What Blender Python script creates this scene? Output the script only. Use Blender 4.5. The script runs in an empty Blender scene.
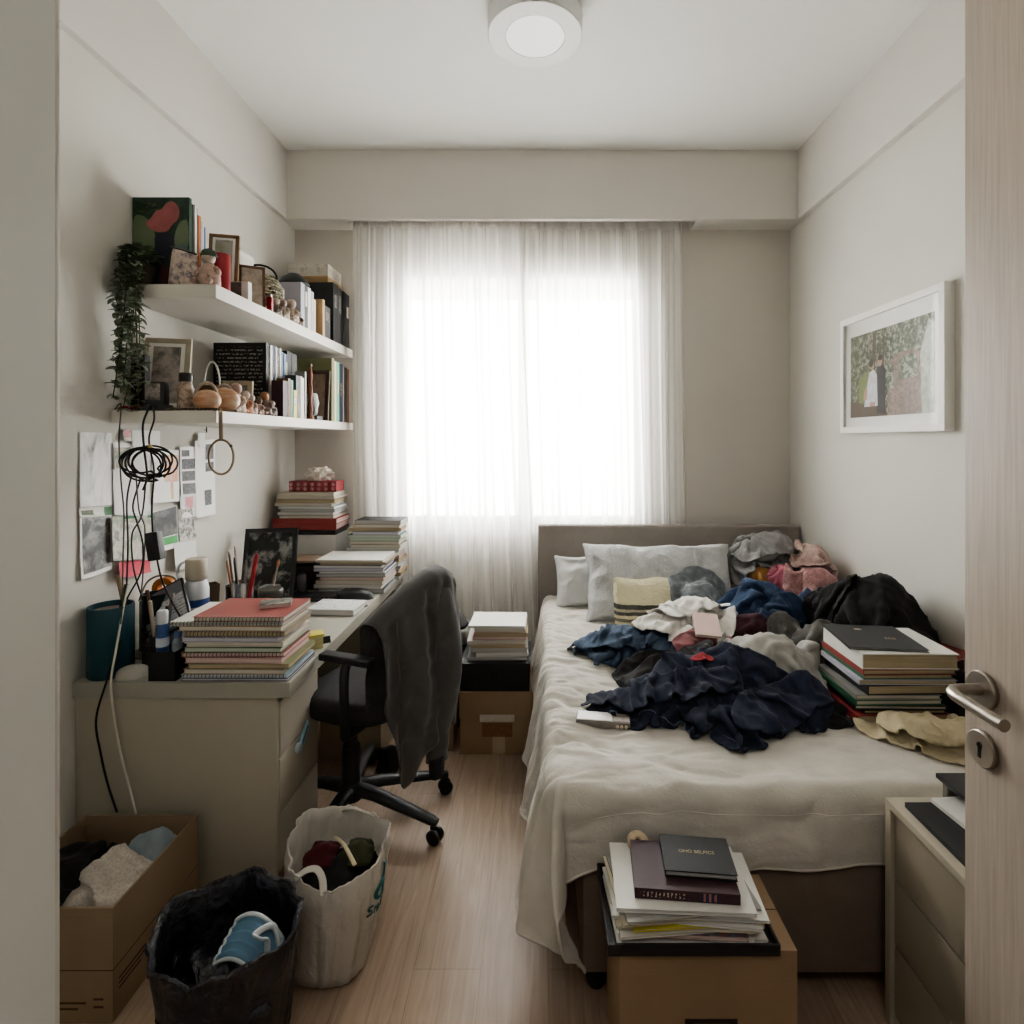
import bpy, bmesh, math, random
import numpy as np
from mathutils import Vector, Matrix, Euler

random.seed(7)
SC = bpy.context.scene
COL = SC.collection
PI = math.pi
F, CX, CY, EYE = 560.0, 538.0, 440.0, 1.5      # focal length (px), vanishing point (px), eye height (m)


def at(px, py, Y):
    """world point at depth Y seen at a photo pixel"""
    s = F / Y
    return Vector(((px - CX) / s, Y, EYE - (py - CY) / s))


def onz(px, py, Z):
    """world point on the level plane Z seen at a photo pixel"""
    s = (py - CY) / (EYE - Z)
    return Vector(((px - CX) / s, F / s, Z))


def onx(px, py, X):
    """world point on the side plane X seen at a photo pixel"""
    s = (px - CX) / X
    return Vector((X, F / s, EYE - (py - CY) / s))


def lin(c):
    c = c / 255.0
    return c / 12.92 if c <= 0.04045 else ((c + 0.055) / 1.055) ** 2.4


def rgb(r, g, b):
    return (lin(r), lin(g), lin(b), 1.0)


# ------------------------------------------------------------------ noise
def _hash(ix, iy, iz, seed):
    h = (ix * 374761393 + iy * 668265263 + iz * 2147483647 + seed * 1274126177) & 0xFFFFFFFF
    h = ((h ^ (h >> 13)) * 1274126177) & 0xFFFFFFFF
    h = ((h ^ (h >> 15)) * 2246822519) & 0xFFFFFFFF
    return (h ^ (h >> 16)) & 0xFFFFFFFF


_G = np.array([[1, 1, 0], [-1, 1, 0], [1, -1, 0], [-1, -1, 0], [1, 0, 1], [-1, 0, 1], [1, 0, -1], [-1, 0, -1],
               [0, 1, 1], [0, -1, 1], [0, 1, -1], [0, -1, -1]], dtype=float)


def perlin(x, y, z=0.0, seed=0):
    x = np.asarray(x, float); y = np.asarray(y, float); z = np.zeros_like(x) + z
    ix = np.floor(x).astype(np.int64); iy = np.floor(y).astype(np.int64); iz = np.floor(z).astype(np.int64)
    fx, fy, fz = x - ix, y - iy, z - iz
    u, v, w = [t * t * t * (t * (t * 6 - 15) + 10) for t in (fx, fy, fz)]
    out = 0
    for dx in (0, 1):
        for dy in (0, 1):
            for dz in (0, 1):
                g = _G[_hash(ix + dx, iy + dy, iz + dz, seed) % 12]
                d = g[..., 0] * (fx - dx) + g[..., 1] * (fy - dy) + g[..., 2] * (fz - dz)
                out = out + d * (u if dx else 1 - u) * (v if dy else 1 - v) * (w if dz else 1 - w)
    return out


def folds(x, y, ang=0.0, fa=5.0, fc=12.0, seed=0, warp=0.9, sharp=0.5):
    """crumpled cloth relief, about -1..1; fa along the folds, fc across them (cycles per metre)"""
    c, s = math.cos(ang), math.sin(ang)
    a = (c * x + s * y); b = (-s * x + c * y)
    w1 = perlin(x * 4.5, y * 4.5, 0.3, seed + 11) * warp
    w2 = perlin(x * 5.0, y * 5.0, 0.7, seed + 12) * warp
    tot = 0
    for k, (m, g) in enumerate(((1.0, .6), (1.9, .32), (3.7, .15))):
        n = perlin(a * fa * m + w1, b * fc * m + w2 * 1.6, 0.5 * k, seed + 20 + k)
        r = 1 - np.abs(n) * 3.2
        tot = tot + g * (sharp * r + (1 - sharp) * n * 2.2)
    return tot


# ------------------------------------------------------------------ scene bookkeeping
WM = {}


def props(o, label=None, cat=None, group=None, kind=None):
    if label: o['label'] = label
    if cat: o['category'] = cat
    if group: o['group'] = group
    if kind: o['kind'] = kind
    return o


def thing(name, label, cat, loc=(0, 0, 0), rotz=0.0, group=None, rot=None):
    o = bpy.data.objects.new(name, None)
    o.empty_display_size = 0.05
    COL.objects.link(o)
    o.location = loc
    e = rot if rot is not None else Euler((0, 0, rotz))
    o.rotation_euler = e
    WM[o.name] = Matrix.Translation(Vector(loc)) @ e.to_matrix().to_4x4()
    return props(o, label, cat, group)


def wtex(size):
    key = 'crease_%03d' % int(size * 1000)
    t = bpy.data.textures.get(key)
    if t is None:
        t = bpy.data.textures.new(key, 'MUSGRAVE'); t.musgrave_type = 'RIDGED_MULTIFRACTAL'; t.noise_scale = size; t.octaves = 2.0; t.lacunarity = 2.1; t.dimension_max = 1.0; t.noise_intensity = .8
    return t


class MB:
    def __init__(s):
        s.v = []; s.f = []; s.m = []

    def add(s, vs, fs, m=0):
        b = len(s.v)
        s.v.extend([tuple(p) for p in vs])
        for f in fs:
            s.f.append([b + i for i in f]); s.m.append(m)
        return s

    def box(s, lo, hi, m=0):
        x0, y0, z0 = lo; x1, y1, z1 = hi
        return s.add([(x0, y0, z0), (x1, y0, z0), (x1, y1, z0), (x0, y1, z0), (x0, y0, z1), (x1, y0, z1), (x1, y1, z1), (x0, y1, z1)],
                     [(0, 3, 2, 1), (4, 5, 6, 7), (0, 1, 5, 4), (1, 2, 6, 5), (2, 3, 7, 6), (3, 0, 4, 7)], m)

    def obox(s, c, size, R=None, m=0):
        b = MB().box([-q / 2 for q in size], [q / 2 for q in size])
        R = R or Matrix.Identity(3)
        c = Vector(c)
        return s.add([R @ Vector(p) + c for p in b.v], b.f, m)

    def quad(s, a, b, c, d, m=0):
        return s.add([a, b, c, d], [(0, 1, 2, 3)], m)

    def sheet(s, pts, n, t, m=0):
        """thin closed slab from a planar outline, pushed along n by t"""
        k = len(pts); n = Vector(n).normalized() * t
        vs = [Vector(p) for p in pts] + [Vector(p) + n for p in pts]
        fs = [tuple(range(k))[::-1], tuple(range(k, 2 * k))] + [(i, (i + 1) % k, k + (i + 1) % k, k + i) for i in range(k)]
        return s.add(vs, fs, m)

    def tube(s, pts, r, n=8, m=0, closed=False, flat=1.0):
        pts = [Vector(p) for p in pts]; k = len(pts)
        rs = r if isinstance(r, (list, tuple, np.ndarray)) else [r] * k
        vs = []; up = Vector((0, 0, 1)); prev = None
        for i, p in enumerate(pts):
            if closed: t = pts[(i + 1) % k] - pts[i - 1]
            else: t = pts[min(i + 1, k - 1)] - pts[max(i - 1, 0)]
            t = t.normalized() if t.length > 1e-9 else Vector((0, 0, 1))
            if prev is None:
                a = t.cross(up)
                if a.length < 1e-3: a = t.cross(Vector((1, 0, 0)))
                a.normalize()
            else:
                a = prev - t * prev.dot(t)
                if a.length < 1e-6: a = t.cross(up)
                a.normalize()
            prev = a; b = t.cross(a)
            for j in range(n):
                q = 2 * PI * j / n
                vs.append(p + a * (rs[i] * math.cos(q)) + b * (rs[i] * flat * math.sin(q)))
        fs = []
        for i in range(k if closed else k - 1):
            i2 = (i + 1) % k
            for j in range(n):
                j2 = (j + 1) % n
                fs.append((i * n + j, i * n + j2, i2 * n + j2, i2 * n + j))
        if not closed:
            fs.append(tuple(range(n))[::-1]); fs.append(tuple((k - 1) * n + j for j in range(n)))
        return s.add(vs, fs, m)

    def lathe(s, prof, c=(0, 0, 0), n=24, m=0, sx=1.0, sy=1.0, R=None):
        """profile of (radius, height); radius 0 closes an end"""
        c = Vector(c); vs = []; rows = []
        for r, z in prof:
            if r <= 1e-6:
                rows.append([len(vs)]); vs.append(Vector((0, 0, z)))
            else:
                rows.append(list(range(len(vs), len(vs) + n)))
                for j in range(n):
                    q = 2 * PI * j / n
                    vs.append(Vector((r * sx * math.cos(q), r * sy * math.sin(q), z)))
        fs = []
        for A, B in zip(rows, rows[1:]):
            if len(A) == 1 and len(B) == 1: continue
            for j in range(n):
                j2 = (j + 1) % n
                if len(A) == 1: fs.append((A[0], B[j2], B[j]))
                elif len(B) == 1: fs.append((A[j], A[j2], B[0]))
                else: fs.append((A[j], A[j2], B[j2], B[j]))
        if R is not None: vs = [R @ p for p in vs]
        return s.add([p + c for p in vs], fs, m)

    def ball(s, c, rx, ry=None, rz=None, n=14, m=0, R=None):
        ry = ry or rx; rz = rz or rx
        pr = [(math.sin(PI * i / (n // 2 + 1)), -math.cos(PI * i / (n // 2 + 1))) for i in range(n // 2 + 2)]
        pr[0] = (0, -1); pr[-1] = (0, 1)
        b = MB().lathe(pr, n=n)
        R = R or Matrix.Identity(3); c = Vector(c)
        return s.add([R @ Vector((p[0] * rx, p[1] * ry, p[2] * rz)) + c for p in b.v], b.f, m)

    def grid(s, P, m=0, wrapu=False, wrapv=False):
        """P: rows x cols x 3"""
        h, w = P.shape[:2]
        fs = []
        for i in range(h if wrapv else h - 1):
            i2 = (i + 1) % h
            for j in range(w if wrapu else w - 1):
                j2 = (j + 1) % w
                fs.append((i * w + j, i * w + j2, i2 * w + j2, i2 * w + j))
        return s.add(P.reshape(-1, 3).tolist(), fs, m)

    def turn(s, R, c=(0, 0, 0)):
        c = Vector(c); s.v = [tuple(R @ (Vector(p) - c) + c) for p in s.v]; return s

    def build(s, name, mats, parent=None, bevel=0.0, smooth=True, angle=38, local=False, solid=0.0, sub=0, recalc=True, seg=2, wrinkle=0.0, wsize=.06):
        if not isinstance(mats, (list, tuple)): mats = [mats]
        me = bpy.data.meshes.new(name)
        vs = s.v
        loc = None
        if parent is not None:
            if not local:
                inv = WM[parent.name].inverted()
                vs = [tuple(inv @ Vector(p)) for p in vs]
        else:
            a = np.array(vs); lo = a.min(0); hi = a.max(0)
            loc = Vector(((lo[0] + hi[0]) / 2, (lo[1] + hi[1]) / 2, lo[2]))
            vs = (a - np.array(loc)).tolist()
        me.from_pydata(vs, [], s.f)
        for q in mats: me.materials.append(q)
        me.polygons.foreach_set('material_index', s.m)
        bm = bmesh.new(); bm.from_mesh(me)
        if recalc: bmesh.ops.recalc_face_normals(bm, faces=bm.faces)
        if bevel > 0:
            es = [e for e in bm.edges if len(e.link_faces) == 2 and e.calc_face_angle(0) > math.radians(30)]
            bmesh.ops.bevel(bm, geom=es, offset=bevel, segments=seg, profile=0.7, affect='EDGES', clamp_overlap=True)
        if smooth:
            for f in bm.faces: f.smooth = True
            for e in bm.edges:
                if len(e.link_faces) == 2 and e.calc_face_angle(0) > math.radians(angle): e.smooth = False
        bm.to_mesh(me); bm.free()
        o = bpy.data.objects.new(name, me)
        COL.objects.link(o)
        if parent is not None:
            o.parent = parent; WM[o.name] = WM[parent.name].copy()
        else:
            o.location = loc; WM[o.name] = Matrix.Translation(loc)
        if sub:
            q = o.modifiers.new('sub', 'SUBSURF'); q.levels = sub; q.render_levels = sub
        if wrinkle:
            q = o.modifiers.new('wrinkle', 'DISPLACE'); q.strength = wrinkle; q.mid_level = .4; q.texture = wtex(wsize)
        if solid:
            q = o.modifiers.new('thick', 'SOLIDIFY'); q.thickness = solid; q.offset = 0
        return o


def struct(o):
    o['kind'] = 'structure'
    return o


def Rz(a): return Matrix.Rotation(a, 3, 'Z')
def Rx(a): return Matrix.Rotation(a, 3, 'X')
def Ry(a): return Matrix.Rotation(a, 3, 'Y')


def bez(pts, n=8):
    """smooth curve through points (Catmull-Rom)"""
    pts = [Vector(p) for p in pts]; out = []
    for i in range(len(pts) - 1):
        p0 = pts[max(i - 1, 0)]; p1 = pts[i]; p2 = pts[i + 1]; p3 = pts[min(i + 2, len(pts) - 1)]
        for k in range(n):
            t = k / n
            out.append(0.5 * ((2 * p1) + (p2 - p0) * t + (2 * p0 - 5 * p1 + 4 * p2 - p3) * t * t + (3 * p1 - p0 - 3 * p2 + p3) * t ** 3))
    out.append(pts[-1])
    return out


def dup(root, loc, rotz=0.0, label=None, name=None):
    r = root.copy(); COL.objects.link(r); r.location = loc; r.rotation_euler = Euler((0, 0, rotz))
    if label: r['label'] = label
    for ch in list(root.children):
        c = ch.copy(); COL.objects.link(c); c.parent = r
        for g in list(ch.children):
            d = g.copy(); COL.objects.link(d); d.parent = c
    return r


# ------------------------------------------------------------------ materials
_MC = {}


class NT:
    def __init__(s, name):
        s.mat = bpy.data.materials.new(name); s.mat.use_nodes = True
        s.n = s.mat.node_tree.nodes; s.l = s.mat.node_tree.links
        s.n.clear()
        s.out = s.n.new('ShaderNodeOutputMaterial')

    def node(s, t, **kw):
        q = s.n.new(t)
        for k, v in kw.items():
            if k in q.inputs.keys() if isinstance(k, str) else False: q.inputs[k].default_value = v
            else: setattr(q, k, v)
        return q

    def link(s, a, b): s.l.new(a, b)

    def coord(s, kind='Object', scale=(1, 1, 1)):
        t = s.n.new('ShaderNodeTexCoord'); mp = s.n.new('ShaderNodeMapping')
        mp.inputs['Scale'].default_value = scale
        s.link(t.outputs[kind], mp.inputs['Vector'])
        return mp.outputs['Vector']

    def noise(s, vec, scale, detail=3, rough=.55, dist=0.0):
        q = s.n.new('ShaderNodeTexNoise'); q.inputs['Scale'].default_value = scale; q.inputs['Detail'].default_value = detail
        q.inputs['Roughness'].default_value = rough; q.inputs['Distortion'].default_value = dist
        s.link(vec, q.inputs['Vector']); return q.outputs['Fac']

    def ramp(s, fac, stops, interp='LINEAR'):
        q = s.n.new('ShaderNodeValToRGB'); q.color_ramp.interpolation = interp
        e = q.color_ramp.elements
        while len(e) < len(stops): e.new(0.5)
        for i, (p, c) in enumerate(stops):
            e[i].position = p; e[i].color = c
        s.link(fac, q.inputs['Fac']); return q.outputs['Color']

    def mix(s, fac, a, b, blend='MIX'):
        q = s.n.new('ShaderNodeMix'); q.data_type = 'RGBA'; q.blend_type = blend
        for sock, v in ((q.inputs[0], fac), (q.inputs[6], a), (q.inputs[7], b)):
            if hasattr(v, 'links') or isinstance(v, bpy.types.NodeSocket): s.link(v, sock)
            else: sock.default_value = v
        return q.outputs[2]

    def math(s, op, a, b=0.0):
        q = s.n.new('ShaderNodeMath'); q.operation = op
        for sock, v in ((q.inputs[0], a), (q.inputs[1], b)):
            if isinstance(v, bpy.types.NodeSocket): s.link(v, sock)
            else: sock.default_value = v
        return q.outputs[0]

    def bump(s, h, strength=.3, dist=.01, prev=None):
        q = s.n.new('ShaderNodeBump'); q.inputs['Strength'].default_value = strength; q.inputs['Distance'].default_value = dist
        s.link(h, q.inputs['Height'])
        if prev is not None: s.link(prev, q.inputs['Normal'])
        return q.outputs['Normal']

    def bsdf(s, color, rough=.6, metal=0.0, normal=None, spec=.4, sheen=0.0, trans=0.0, emit=None, es=0.0, coat=0.0):
        q = s.n.new('ShaderNodeBsdfPrincipled')
        if isinstance(color, bpy.types.NodeSocket): s.link(color, q.inputs['Base Color'])
        else: q.inputs['Base Color'].default_value = color
        if isinstance(rough, bpy.types.NodeSocket): s.link(rough, q.inputs['Roughness'])
        else: q.inputs['Roughness'].default_value = rough
        q.inputs['Metallic'].default_value = metal
        q.inputs['Specular IOR Level'].default_value = spec
        q.inputs['Sheen Weight'].default_value = sheen
        q.inputs['Sheen Roughness'].default_value = .5
        q.inputs['Transmission Weight'].default_value = trans
        q.inputs['Coat Weight'].default_value = coat
        if normal is not None: s.link(normal, q.inputs['Normal'])
        s.link(q.outputs[0], s.out.inputs['Surface'])
        return q


def shade(c, k):
    return (min(1, c[0] * k), min(1, c[1] * k), min(1, c[2] * k), 1.0)


def plain(name, c, rough=.55, var=.12, scale=9.0, bump=0.0, bscale=120.0, metal=0.0, spec=.4, coat=0.0):
    key = ('p', name)
    if key in _MC: return _MC[key]
    t = NT(name); v = t.coord()
    n = t.noise(v, scale, 4)
    col = t.ramp(n, [(.3, shade(c, 1 - var)), (.7, shade(c, 1 + var))])
    nm = None
    if bump: nm = t.bump(t.noise(v, bscale, 3), bump, .004)
    t.bsdf(col, rough, metal, nm, spec, coat=coat)
    _MC[key] = t.mat; return t.mat


def fabric(name, c, c2=None, rough=.9, var=.18, weave=420.0, wr=.5, wscale=26.0, sheen=.05, speck=0.0):
    key = ('f', name)
    if key in _MC: return _MC[key]
    t = NT(name); v = t.coord()
    n = t.noise(v, 11.0, 5, .6, .6)
    col = t.ramp(n, [(.28, shade(c, 1 - var)), (.72, c2 or shade(c, 1 + var))])
    if speck:
        q = t.noise(v, 150.0, 2)
        col = t.mix(t.math('MULTIPLY', t.ramp(q, [(.48, (0, 0, 0, 1)), (.56, (1, 1, 1, 1))]), speck), col, shade(c, .45))
    q = t.n.new('ShaderNodeTexNoise'); q.noise_type = 'RIDGED_MULTIFRACTAL'; q.inputs['Scale'].default_value = wscale * .42; q.inputs['Detail'].default_value = 2.5; q.inputs['Roughness'].default_value = .45; q.inputs['Distortion'].default_value = .9
    t.link(v, q.inputs['Vector'])
    nm = t.bump(q.outputs['Fac'], wr * .55, .012)
    nm = t.bump(t.noise(v, weave, 1), .25, .002, nm)
    t.bsdf(col, rough, 0, nm, .15, sheen)
    _MC[key] = t.mat; return t.mat


def blotch(name, stops, scale=6.0, dist=1.5, rough=.45, kind='Object', detail=4, stretch=(1, 1, 1)):
    """an indistinct printed picture: bands of colour over warped noise"""
    key = ('b', name)
    if key in _MC: return _MC[key]
    t = NT(name); v = t.coord(kind, stretch)
    n = t.noise(v, scale, 8, .62, dist * .22)
    k = len(stops)
    col = t.ramp(n, [(.30 + .42 * i / max(1, k - 1), c) for i, c in enumerate(stops)])
    t.bsdf(col, rough, 0, None, .4)
    _MC[key] = t.mat; return t.mat


def textlines(name, base, ink, axis='Z', pitch=.012, rough=.6, wide=60.0):
    """paper or cover with rows of unreadable small print"""
    key = ('t', name)
    if key in _MC: return _MC[key]
    t = NT(name); v = t.coord()
    sp = t.n.new('ShaderNodeSeparateXYZ'); t.link(v, sp.inputs[0])
    z = sp.outputs[axis]
    fr = t.math('FRACT', t.math('DIVIDE', z, pitch))
    line = t.math('LESS_THAN', fr, .42)
    n = t.noise(v, wide, 2)
    gate = t.math('GREATER_THAN', n, .5)
    col = t.mix(t.math('MULTIPLY', line, gate), base, ink)
    t.bsdf(col, rough, 0, None, .3)
    _MC[key] = t.mat; return t.mat


def pages(name, c, n=260.0, axis='Z'):
    """page block: fine layers"""
    key = ('g', name)
    if key in _MC: return _MC[key]
    t = NT(name)
    sc = {'Z': (3, 3, n), 'X': (n, 3, 3), 'Y': (3, n, 3)}[axis]
    v = t.coord('Object', sc)
    q = t.noise(v, 1.0, 3, .7)
    col = t.ramp(q, [(.3, shade(c, .62)), (.62, shade(c, 1.05))])
    t.bsdf(col, .85, 0, t.bump(q, .3, .002), .2)
    _MC[key] = t.mat; return t.mat


def text(name, body, size, mat, parent, M, align='CENTER', extrude=.0004):
    cu = bpy.data.curves.new(name, 'FONT'); cu.body = body; cu.size = size; cu.align_x = align; cu.align_y = 'CENTER'; cu.extrude = extrude
    cu.materials.append(mat)
    tmp = bpy.data.objects.new('tmp_text', cu); COL.objects.link(tmp); bpy.context.view_layer.update()
    me = bpy.data.meshes.new_from_object(tmp.evaluated_get(bpy.context.evaluated_depsgraph_get())); me.name = name
    bpy.data.objects.remove(tmp); bpy.data.curves.remove(cu)
    if not me.materials: me.materials.append(mat)
    o = bpy.data.objects.new(name, me); COL.objects.link(o)
    o.parent = parent; o.matrix_local = WM[parent.name].inverted() @ M
    return o
# ------------------------------------------------------------------ a small position-based cloth solver (numpy)
def _inside(P, x, y):
    c = np.zeros(x.shape, bool); k = len(P)
    for i in range(k):
        x1, y1 = P[i]; x2, y2 = P[(i + 1) % k]
        c ^= ((y1 > y) != (y2 > y)) & (x < (x2 - x1) * (y - y1) / (y2 - y1 + 1e-12) + x1)
    return c


def _snap(P, q):
    """nearest points on the closed polyline P"""
    A = P; B = np.roll(P, -1, 0); d = B - A; L = (d * d).sum(1) + 1e-12
    best = np.full(len(q), 1e9); out_ = q.copy()
    for i in range(len(A)):
        t_ = np.clip(((q - A[i]) @ d[i]) / L[i], 0, 1)
        pt = A[i] + t_[:, None] * d[i]; e = ((pt - q) ** 2).sum(1); m = e < best
        best[m] = e[m]; out_[m] = pt[m]
    return out_, np.sqrt(best)


def sheetmesh(P, sp, ang=0.0):
    """grid cells inside outline P, border snapped onto it -> XY verts, faces, constraint colours"""
    c, s = math.cos(ang), math.sin(ang); R = np.array([[c, s], [-s, c]])
    Q = P @ R.T
    lo = Q.min(0) - sp * .37; hi = Q.max(0)
    nx = int((hi[0] - lo[0]) / sp) + 2; ny = int((hi[1] - lo[1]) / sp) + 2
    gx = lo[0] + np.arange(nx + 1) * sp; gy = lo[1] + np.arange(ny + 1) * sp
    I = _inside(Q, *np.meshgrid((gx[:-1] + gx[1:]) / 2, (gy[:-1] + gy[1:]) / 2))
    # drop cells hanging on by a corner
    for _ in range(3):
        pd = np.pad(I, 1); nb = pd[:-2, 1:-1].astype(int) + pd[2:, 1:-1] + pd[1:-1, :-2] + pd[1:-1, 2:]
        I &= nb >= 2
    idx = -np.ones((ny + 1, nx + 1), int); V = []; Fc = []
    for j, i in zip(*np.nonzero(I)):
        f = []
        for a, b in ((0, 0), (1, 0), (1, 1), (0, 1)):
            if idx[j + b, i + a] < 0: idx[j + b, i + a] = len(V); V.append((gx[i + a], gy[j + b]))
            f.append(idx[j + b, i + a])
        Fc.append(f)
    V = np.array(V)
    cnt = np.zeros(len(V), int)
    for f in Fc: cnt[f] += 1
    bd = np.nonzero(cnt < 4)[0]
    sn, ds = _snap(Q, V[bd]); ok = ds < sp * .9
    V[bd[ok]] = sn[ok]
    # even out the ring next to the border
    E = set()
    for f in Fc:
        for k in range(4): E.add((min(f[k], f[(k + 1) % 4]), max(f[k], f[(k + 1) % 4])))
    E = np.array(sorted(E))
    isb = np.zeros(len(V), bool); isb[bd] = True
    for _ in range(6):
        a = np.zeros_like(V); n = np.zeros(len(V))
        np.add.at(a, E[:, 0], V[E[:, 1]]); np.add.at(a, E[:, 1], V[E[:, 0]]); np.add.at(n, E[:, 0], 1); np.add.at(n, E[:, 1], 1)
        V[~isb] = .5 * V[~isb] + .5 * (a / n[:, None])[~isb]
    cons = []
    jj_, ii_ = np.mgrid[0:ny + 1, 0:nx + 1]

    def link_(di, dj, stiff, col, need=None):
        j0 = slice(0, ny + 1 - dj); 
        if di >= 0: a = idx[0:ny + 1 - dj, 0:nx + 1 - di]; b = idx[dj:, di:]; key = col(ii_[0:ny + 1 - dj, 0:nx + 1 - di], jj_[0:ny + 1 - dj, 0:nx + 1 - di])
        else: a = idx[0:ny + 1 - dj, -di:]; b = idx[dj:, 0:nx + 1 + di]; key = col(ii_[0:ny + 1 - dj, -di:], jj_[0:ny + 1 - dj, -di:])
        m = (a >= 0) & (b >= 0)
        if need is not None:
            mid = idx[0:ny + 1 - dj, 0:nx + 1 - di] * 0
            mi = idx[dj // 2:ny + 1 - dj + dj // 2, di // 2:nx + 1 - di + di // 2]
            m &= mi >= 0
        for c_ in np.unique(key):
            q = m & (key == c_)
            if q.any(): cons.append((a[q], b[q], stiff))
    link_(1, 0, 1.0, lambda i, j: i % 2); link_(0, 1, 1.0, lambda i, j: j % 2)
    link_(1, 1, .5, lambda i, j: i % 2); link_(-1, 1, .5, lambda i, j: i % 2)
    link_(2, 0, .12, lambda i, j: (i // 2) % 2, 1); link_(0, 2, .12, lambda i, j: (j // 2) % 2, 1)
    V = V @ R
    return V, Fc, cons, E, isb


def _pairs(X, r):
    c = np.floor(X / r).astype(np.int64)
    key = (c[:, 0] * 73856093) ^ (c[:, 1] * 19349663) ^ (c[:, 2] * 83492791)
    o = np.argsort(key, kind='stable'); ks = key[o]
    A = []; B = []
    n = len(X); ar = np.arange(n)
    for dx in (-1, 0, 1):
        for dy in (-1, 0, 1):
            for dz in (-1, 0, 1):
                if (dx, dy, dz) < (0, 0, 0): continue
                q = c + np.array([dx, dy, dz])
                k2 = (q[:, 0] * 73856093) ^ (q[:, 1] * 19349663) ^ (q[:, 2] * 83492791)
                lo = np.searchsorted(ks, k2, 'left'); hi = np.searchsorted(ks, k2, 'right')
                m = hi > lo
                while m.any():
                    a = ar[m]; b = o[lo[m]]
                    good = (a < b) if (dx, dy, dz) == (0, 0, 0) else (a != b)
                    A.append(a[good]); B.append(b[good])
                    lo = lo + 1; m = hi > lo
    if not A: return np.zeros(0, int), np.zeros(0, int)
    return np.concatenate(A), np.concatenate(B)


def drape(V, cons, E, comp, z0, floor, steps=90, iters=10, sp=.008, damp=.94, bend=.12, grav=5.0, push=None, fric=.5, anis=None, wallx=None):
    """V: plan positions; z0: start heights; floor(x, y): what it lies on; comp: plan size over cloth size"""
    X = np.column_stack([V, z0]); Pv = X.copy()
    flat = np.column_stack([V, np.zeros(len(V))])
    cs = []
    for a, b, st in cons:
        d = flat[a] - flat[b]
        if anis is not None:
            ca, sa, kx, ky = anis
            u = d[:, 0] * ca + d[:, 1] * sa; v = -d[:, 0] * sa + d[:, 1] * ca
            L = np.sqrt((u / kx) ** 2 + (v / ky) ** 2)
        else: L = np.linalg.norm(d, axis=1) / comp
        cs.append((a, b, L, bend if st == .12 else st))
    r = sp * 1.25
    dt = 1 / 60.
    for st_ in range(steps):
        vel = (X - Pv) * damp
        sl = np.linalg.norm(vel, axis=1, keepdims=True); vel *= np.minimum(1, .012 / (sl + 1e-9))
        Pv = X.copy(); X = X + vel; X[:, 2] -= grav * dt * dt
        if st_ % 2 == 0 or st_ < 12:
            pa, pb = _pairs(X, r * 1.3)
            if len(pa):
                far = np.linalg.norm(V[pa] - V[pb], axis=1) > sp * 2.2
                pa, pb = pa[far], pb[far]
        for it in range(iters):
            for a, b, L, k in cs:
                d = X[b] - X[a]; l = np.sqrt((d * d).sum(1)) + 1e-9
                q = (k * .5 * (l - L) / l)[:, None] * d
                X[a] += q; X[b] -= q
            if it % 3 == 2 and len(pa):
                d = X[pb] - X[pa]; l = np.sqrt((d * d).sum(1)) + 1e-9; m = l < r
                if m.any():
                    q = (.45 * .5 * (l[m] - r) / l[m])[:, None] * d[m]
                    dx = np.zeros_like(X); cnt = np.zeros(len(X))
                    np.add.at(dx, pa[m], q); np.add.at(dx, pb[m], -q); np.add.at(cnt, pa[m], 1); np.add.at(cnt, pb[m], 1)
                    X += dx / np.maximum(1, cnt * .5)[:, None]
            h = floor(X[:, 0], X[:, 1]) + .003; m = X[:, 2] < h
            if m.any():
                X[m, 2] = h[m]; X[m, :2] += (Pv[m, :2] - X[m, :2]) * fric
            if wallx is not None: X[:, 0] = np.minimum(X[:, 0], wallx)
    return X
# ------------------------------------------------------------------ camera, light
cam = bpy.data.cameras.new('camera'); co = bpy.data.objects.new('camera', cam); COL.objects.link(co)
cam.sensor_width = 36; cam.lens = 36 * F / 1024
cam.shift_x = -(CX - 512) / 1024; cam.shift_y = -(512 - CY) / 1024
cam.clip_start = .02
co.location = (0, 0, EYE); co.rotation_euler = (PI / 2, 0, 0)
SC.camera = co
SC.view_settings.view_transform = 'AgX'
SC.view_settings.look = 'AgX - Medium High Contrast'
SC.view_settings.exposure = .88
SC.view_settings.gamma = 1.12
SC.cycles.use_denoising = True
SC.cycles.max_bounces = 12; SC.cycles.diffuse_bounces = 7; SC.cycles.transparent_max_bounces = 16
SC.cycles.caustics_reflective = False; SC.cycles.caustics_refractive = False
SC.cycles.sample_clamp_indirect = 6.0

w = bpy.data.worlds.new('overcast_sky'); SC.world = w; w.use_nodes = True
bg = w.node_tree.nodes['Background']; bg.inputs['Color'].default_value = (.985, 1.0, 0.99, 1); bg.inputs['Strength'].default_value = 12.5

# ------------------------------------------------------------------ room
XL, XR, YB, H = -1.541, 1.598, 3.55, 3.245
BXL, BXR, BY, BZ = -1.512, 1.564, 3.37, 2.83
YF0, YF1 = .30, .45
WX0, WX1, WZ0, WZ1 = -.865, .645, .985, 2.56


def wallmat(name, c):
    t = NT(name); v = t.coord()
    n = t.noise(v, 1.3, 3)
    col = t.ramp(n, [(.3, shade(c, .965)), (.7, shade(c, 1.03))])
    nm = t.bump(t.noise(v, 160, 3), .10, .004)
    t.bsdf(col, .85, 0, nm, .2); return t.mat


m_wall = wallmat('wall_paint', rgb(206, 203, 196))
m_wallb = wallmat('wall_paint_back', rgb(204, 198, 191))
m_ceil = wallmat('ceiling_paint', rgb(232, 231, 228))
m_beam = wallmat('beam_paint', rgb(212, 208, 202))
m_frame = plain('jamb_paint', rgb(206, 206, 199), .5, .03, 3)


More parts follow.
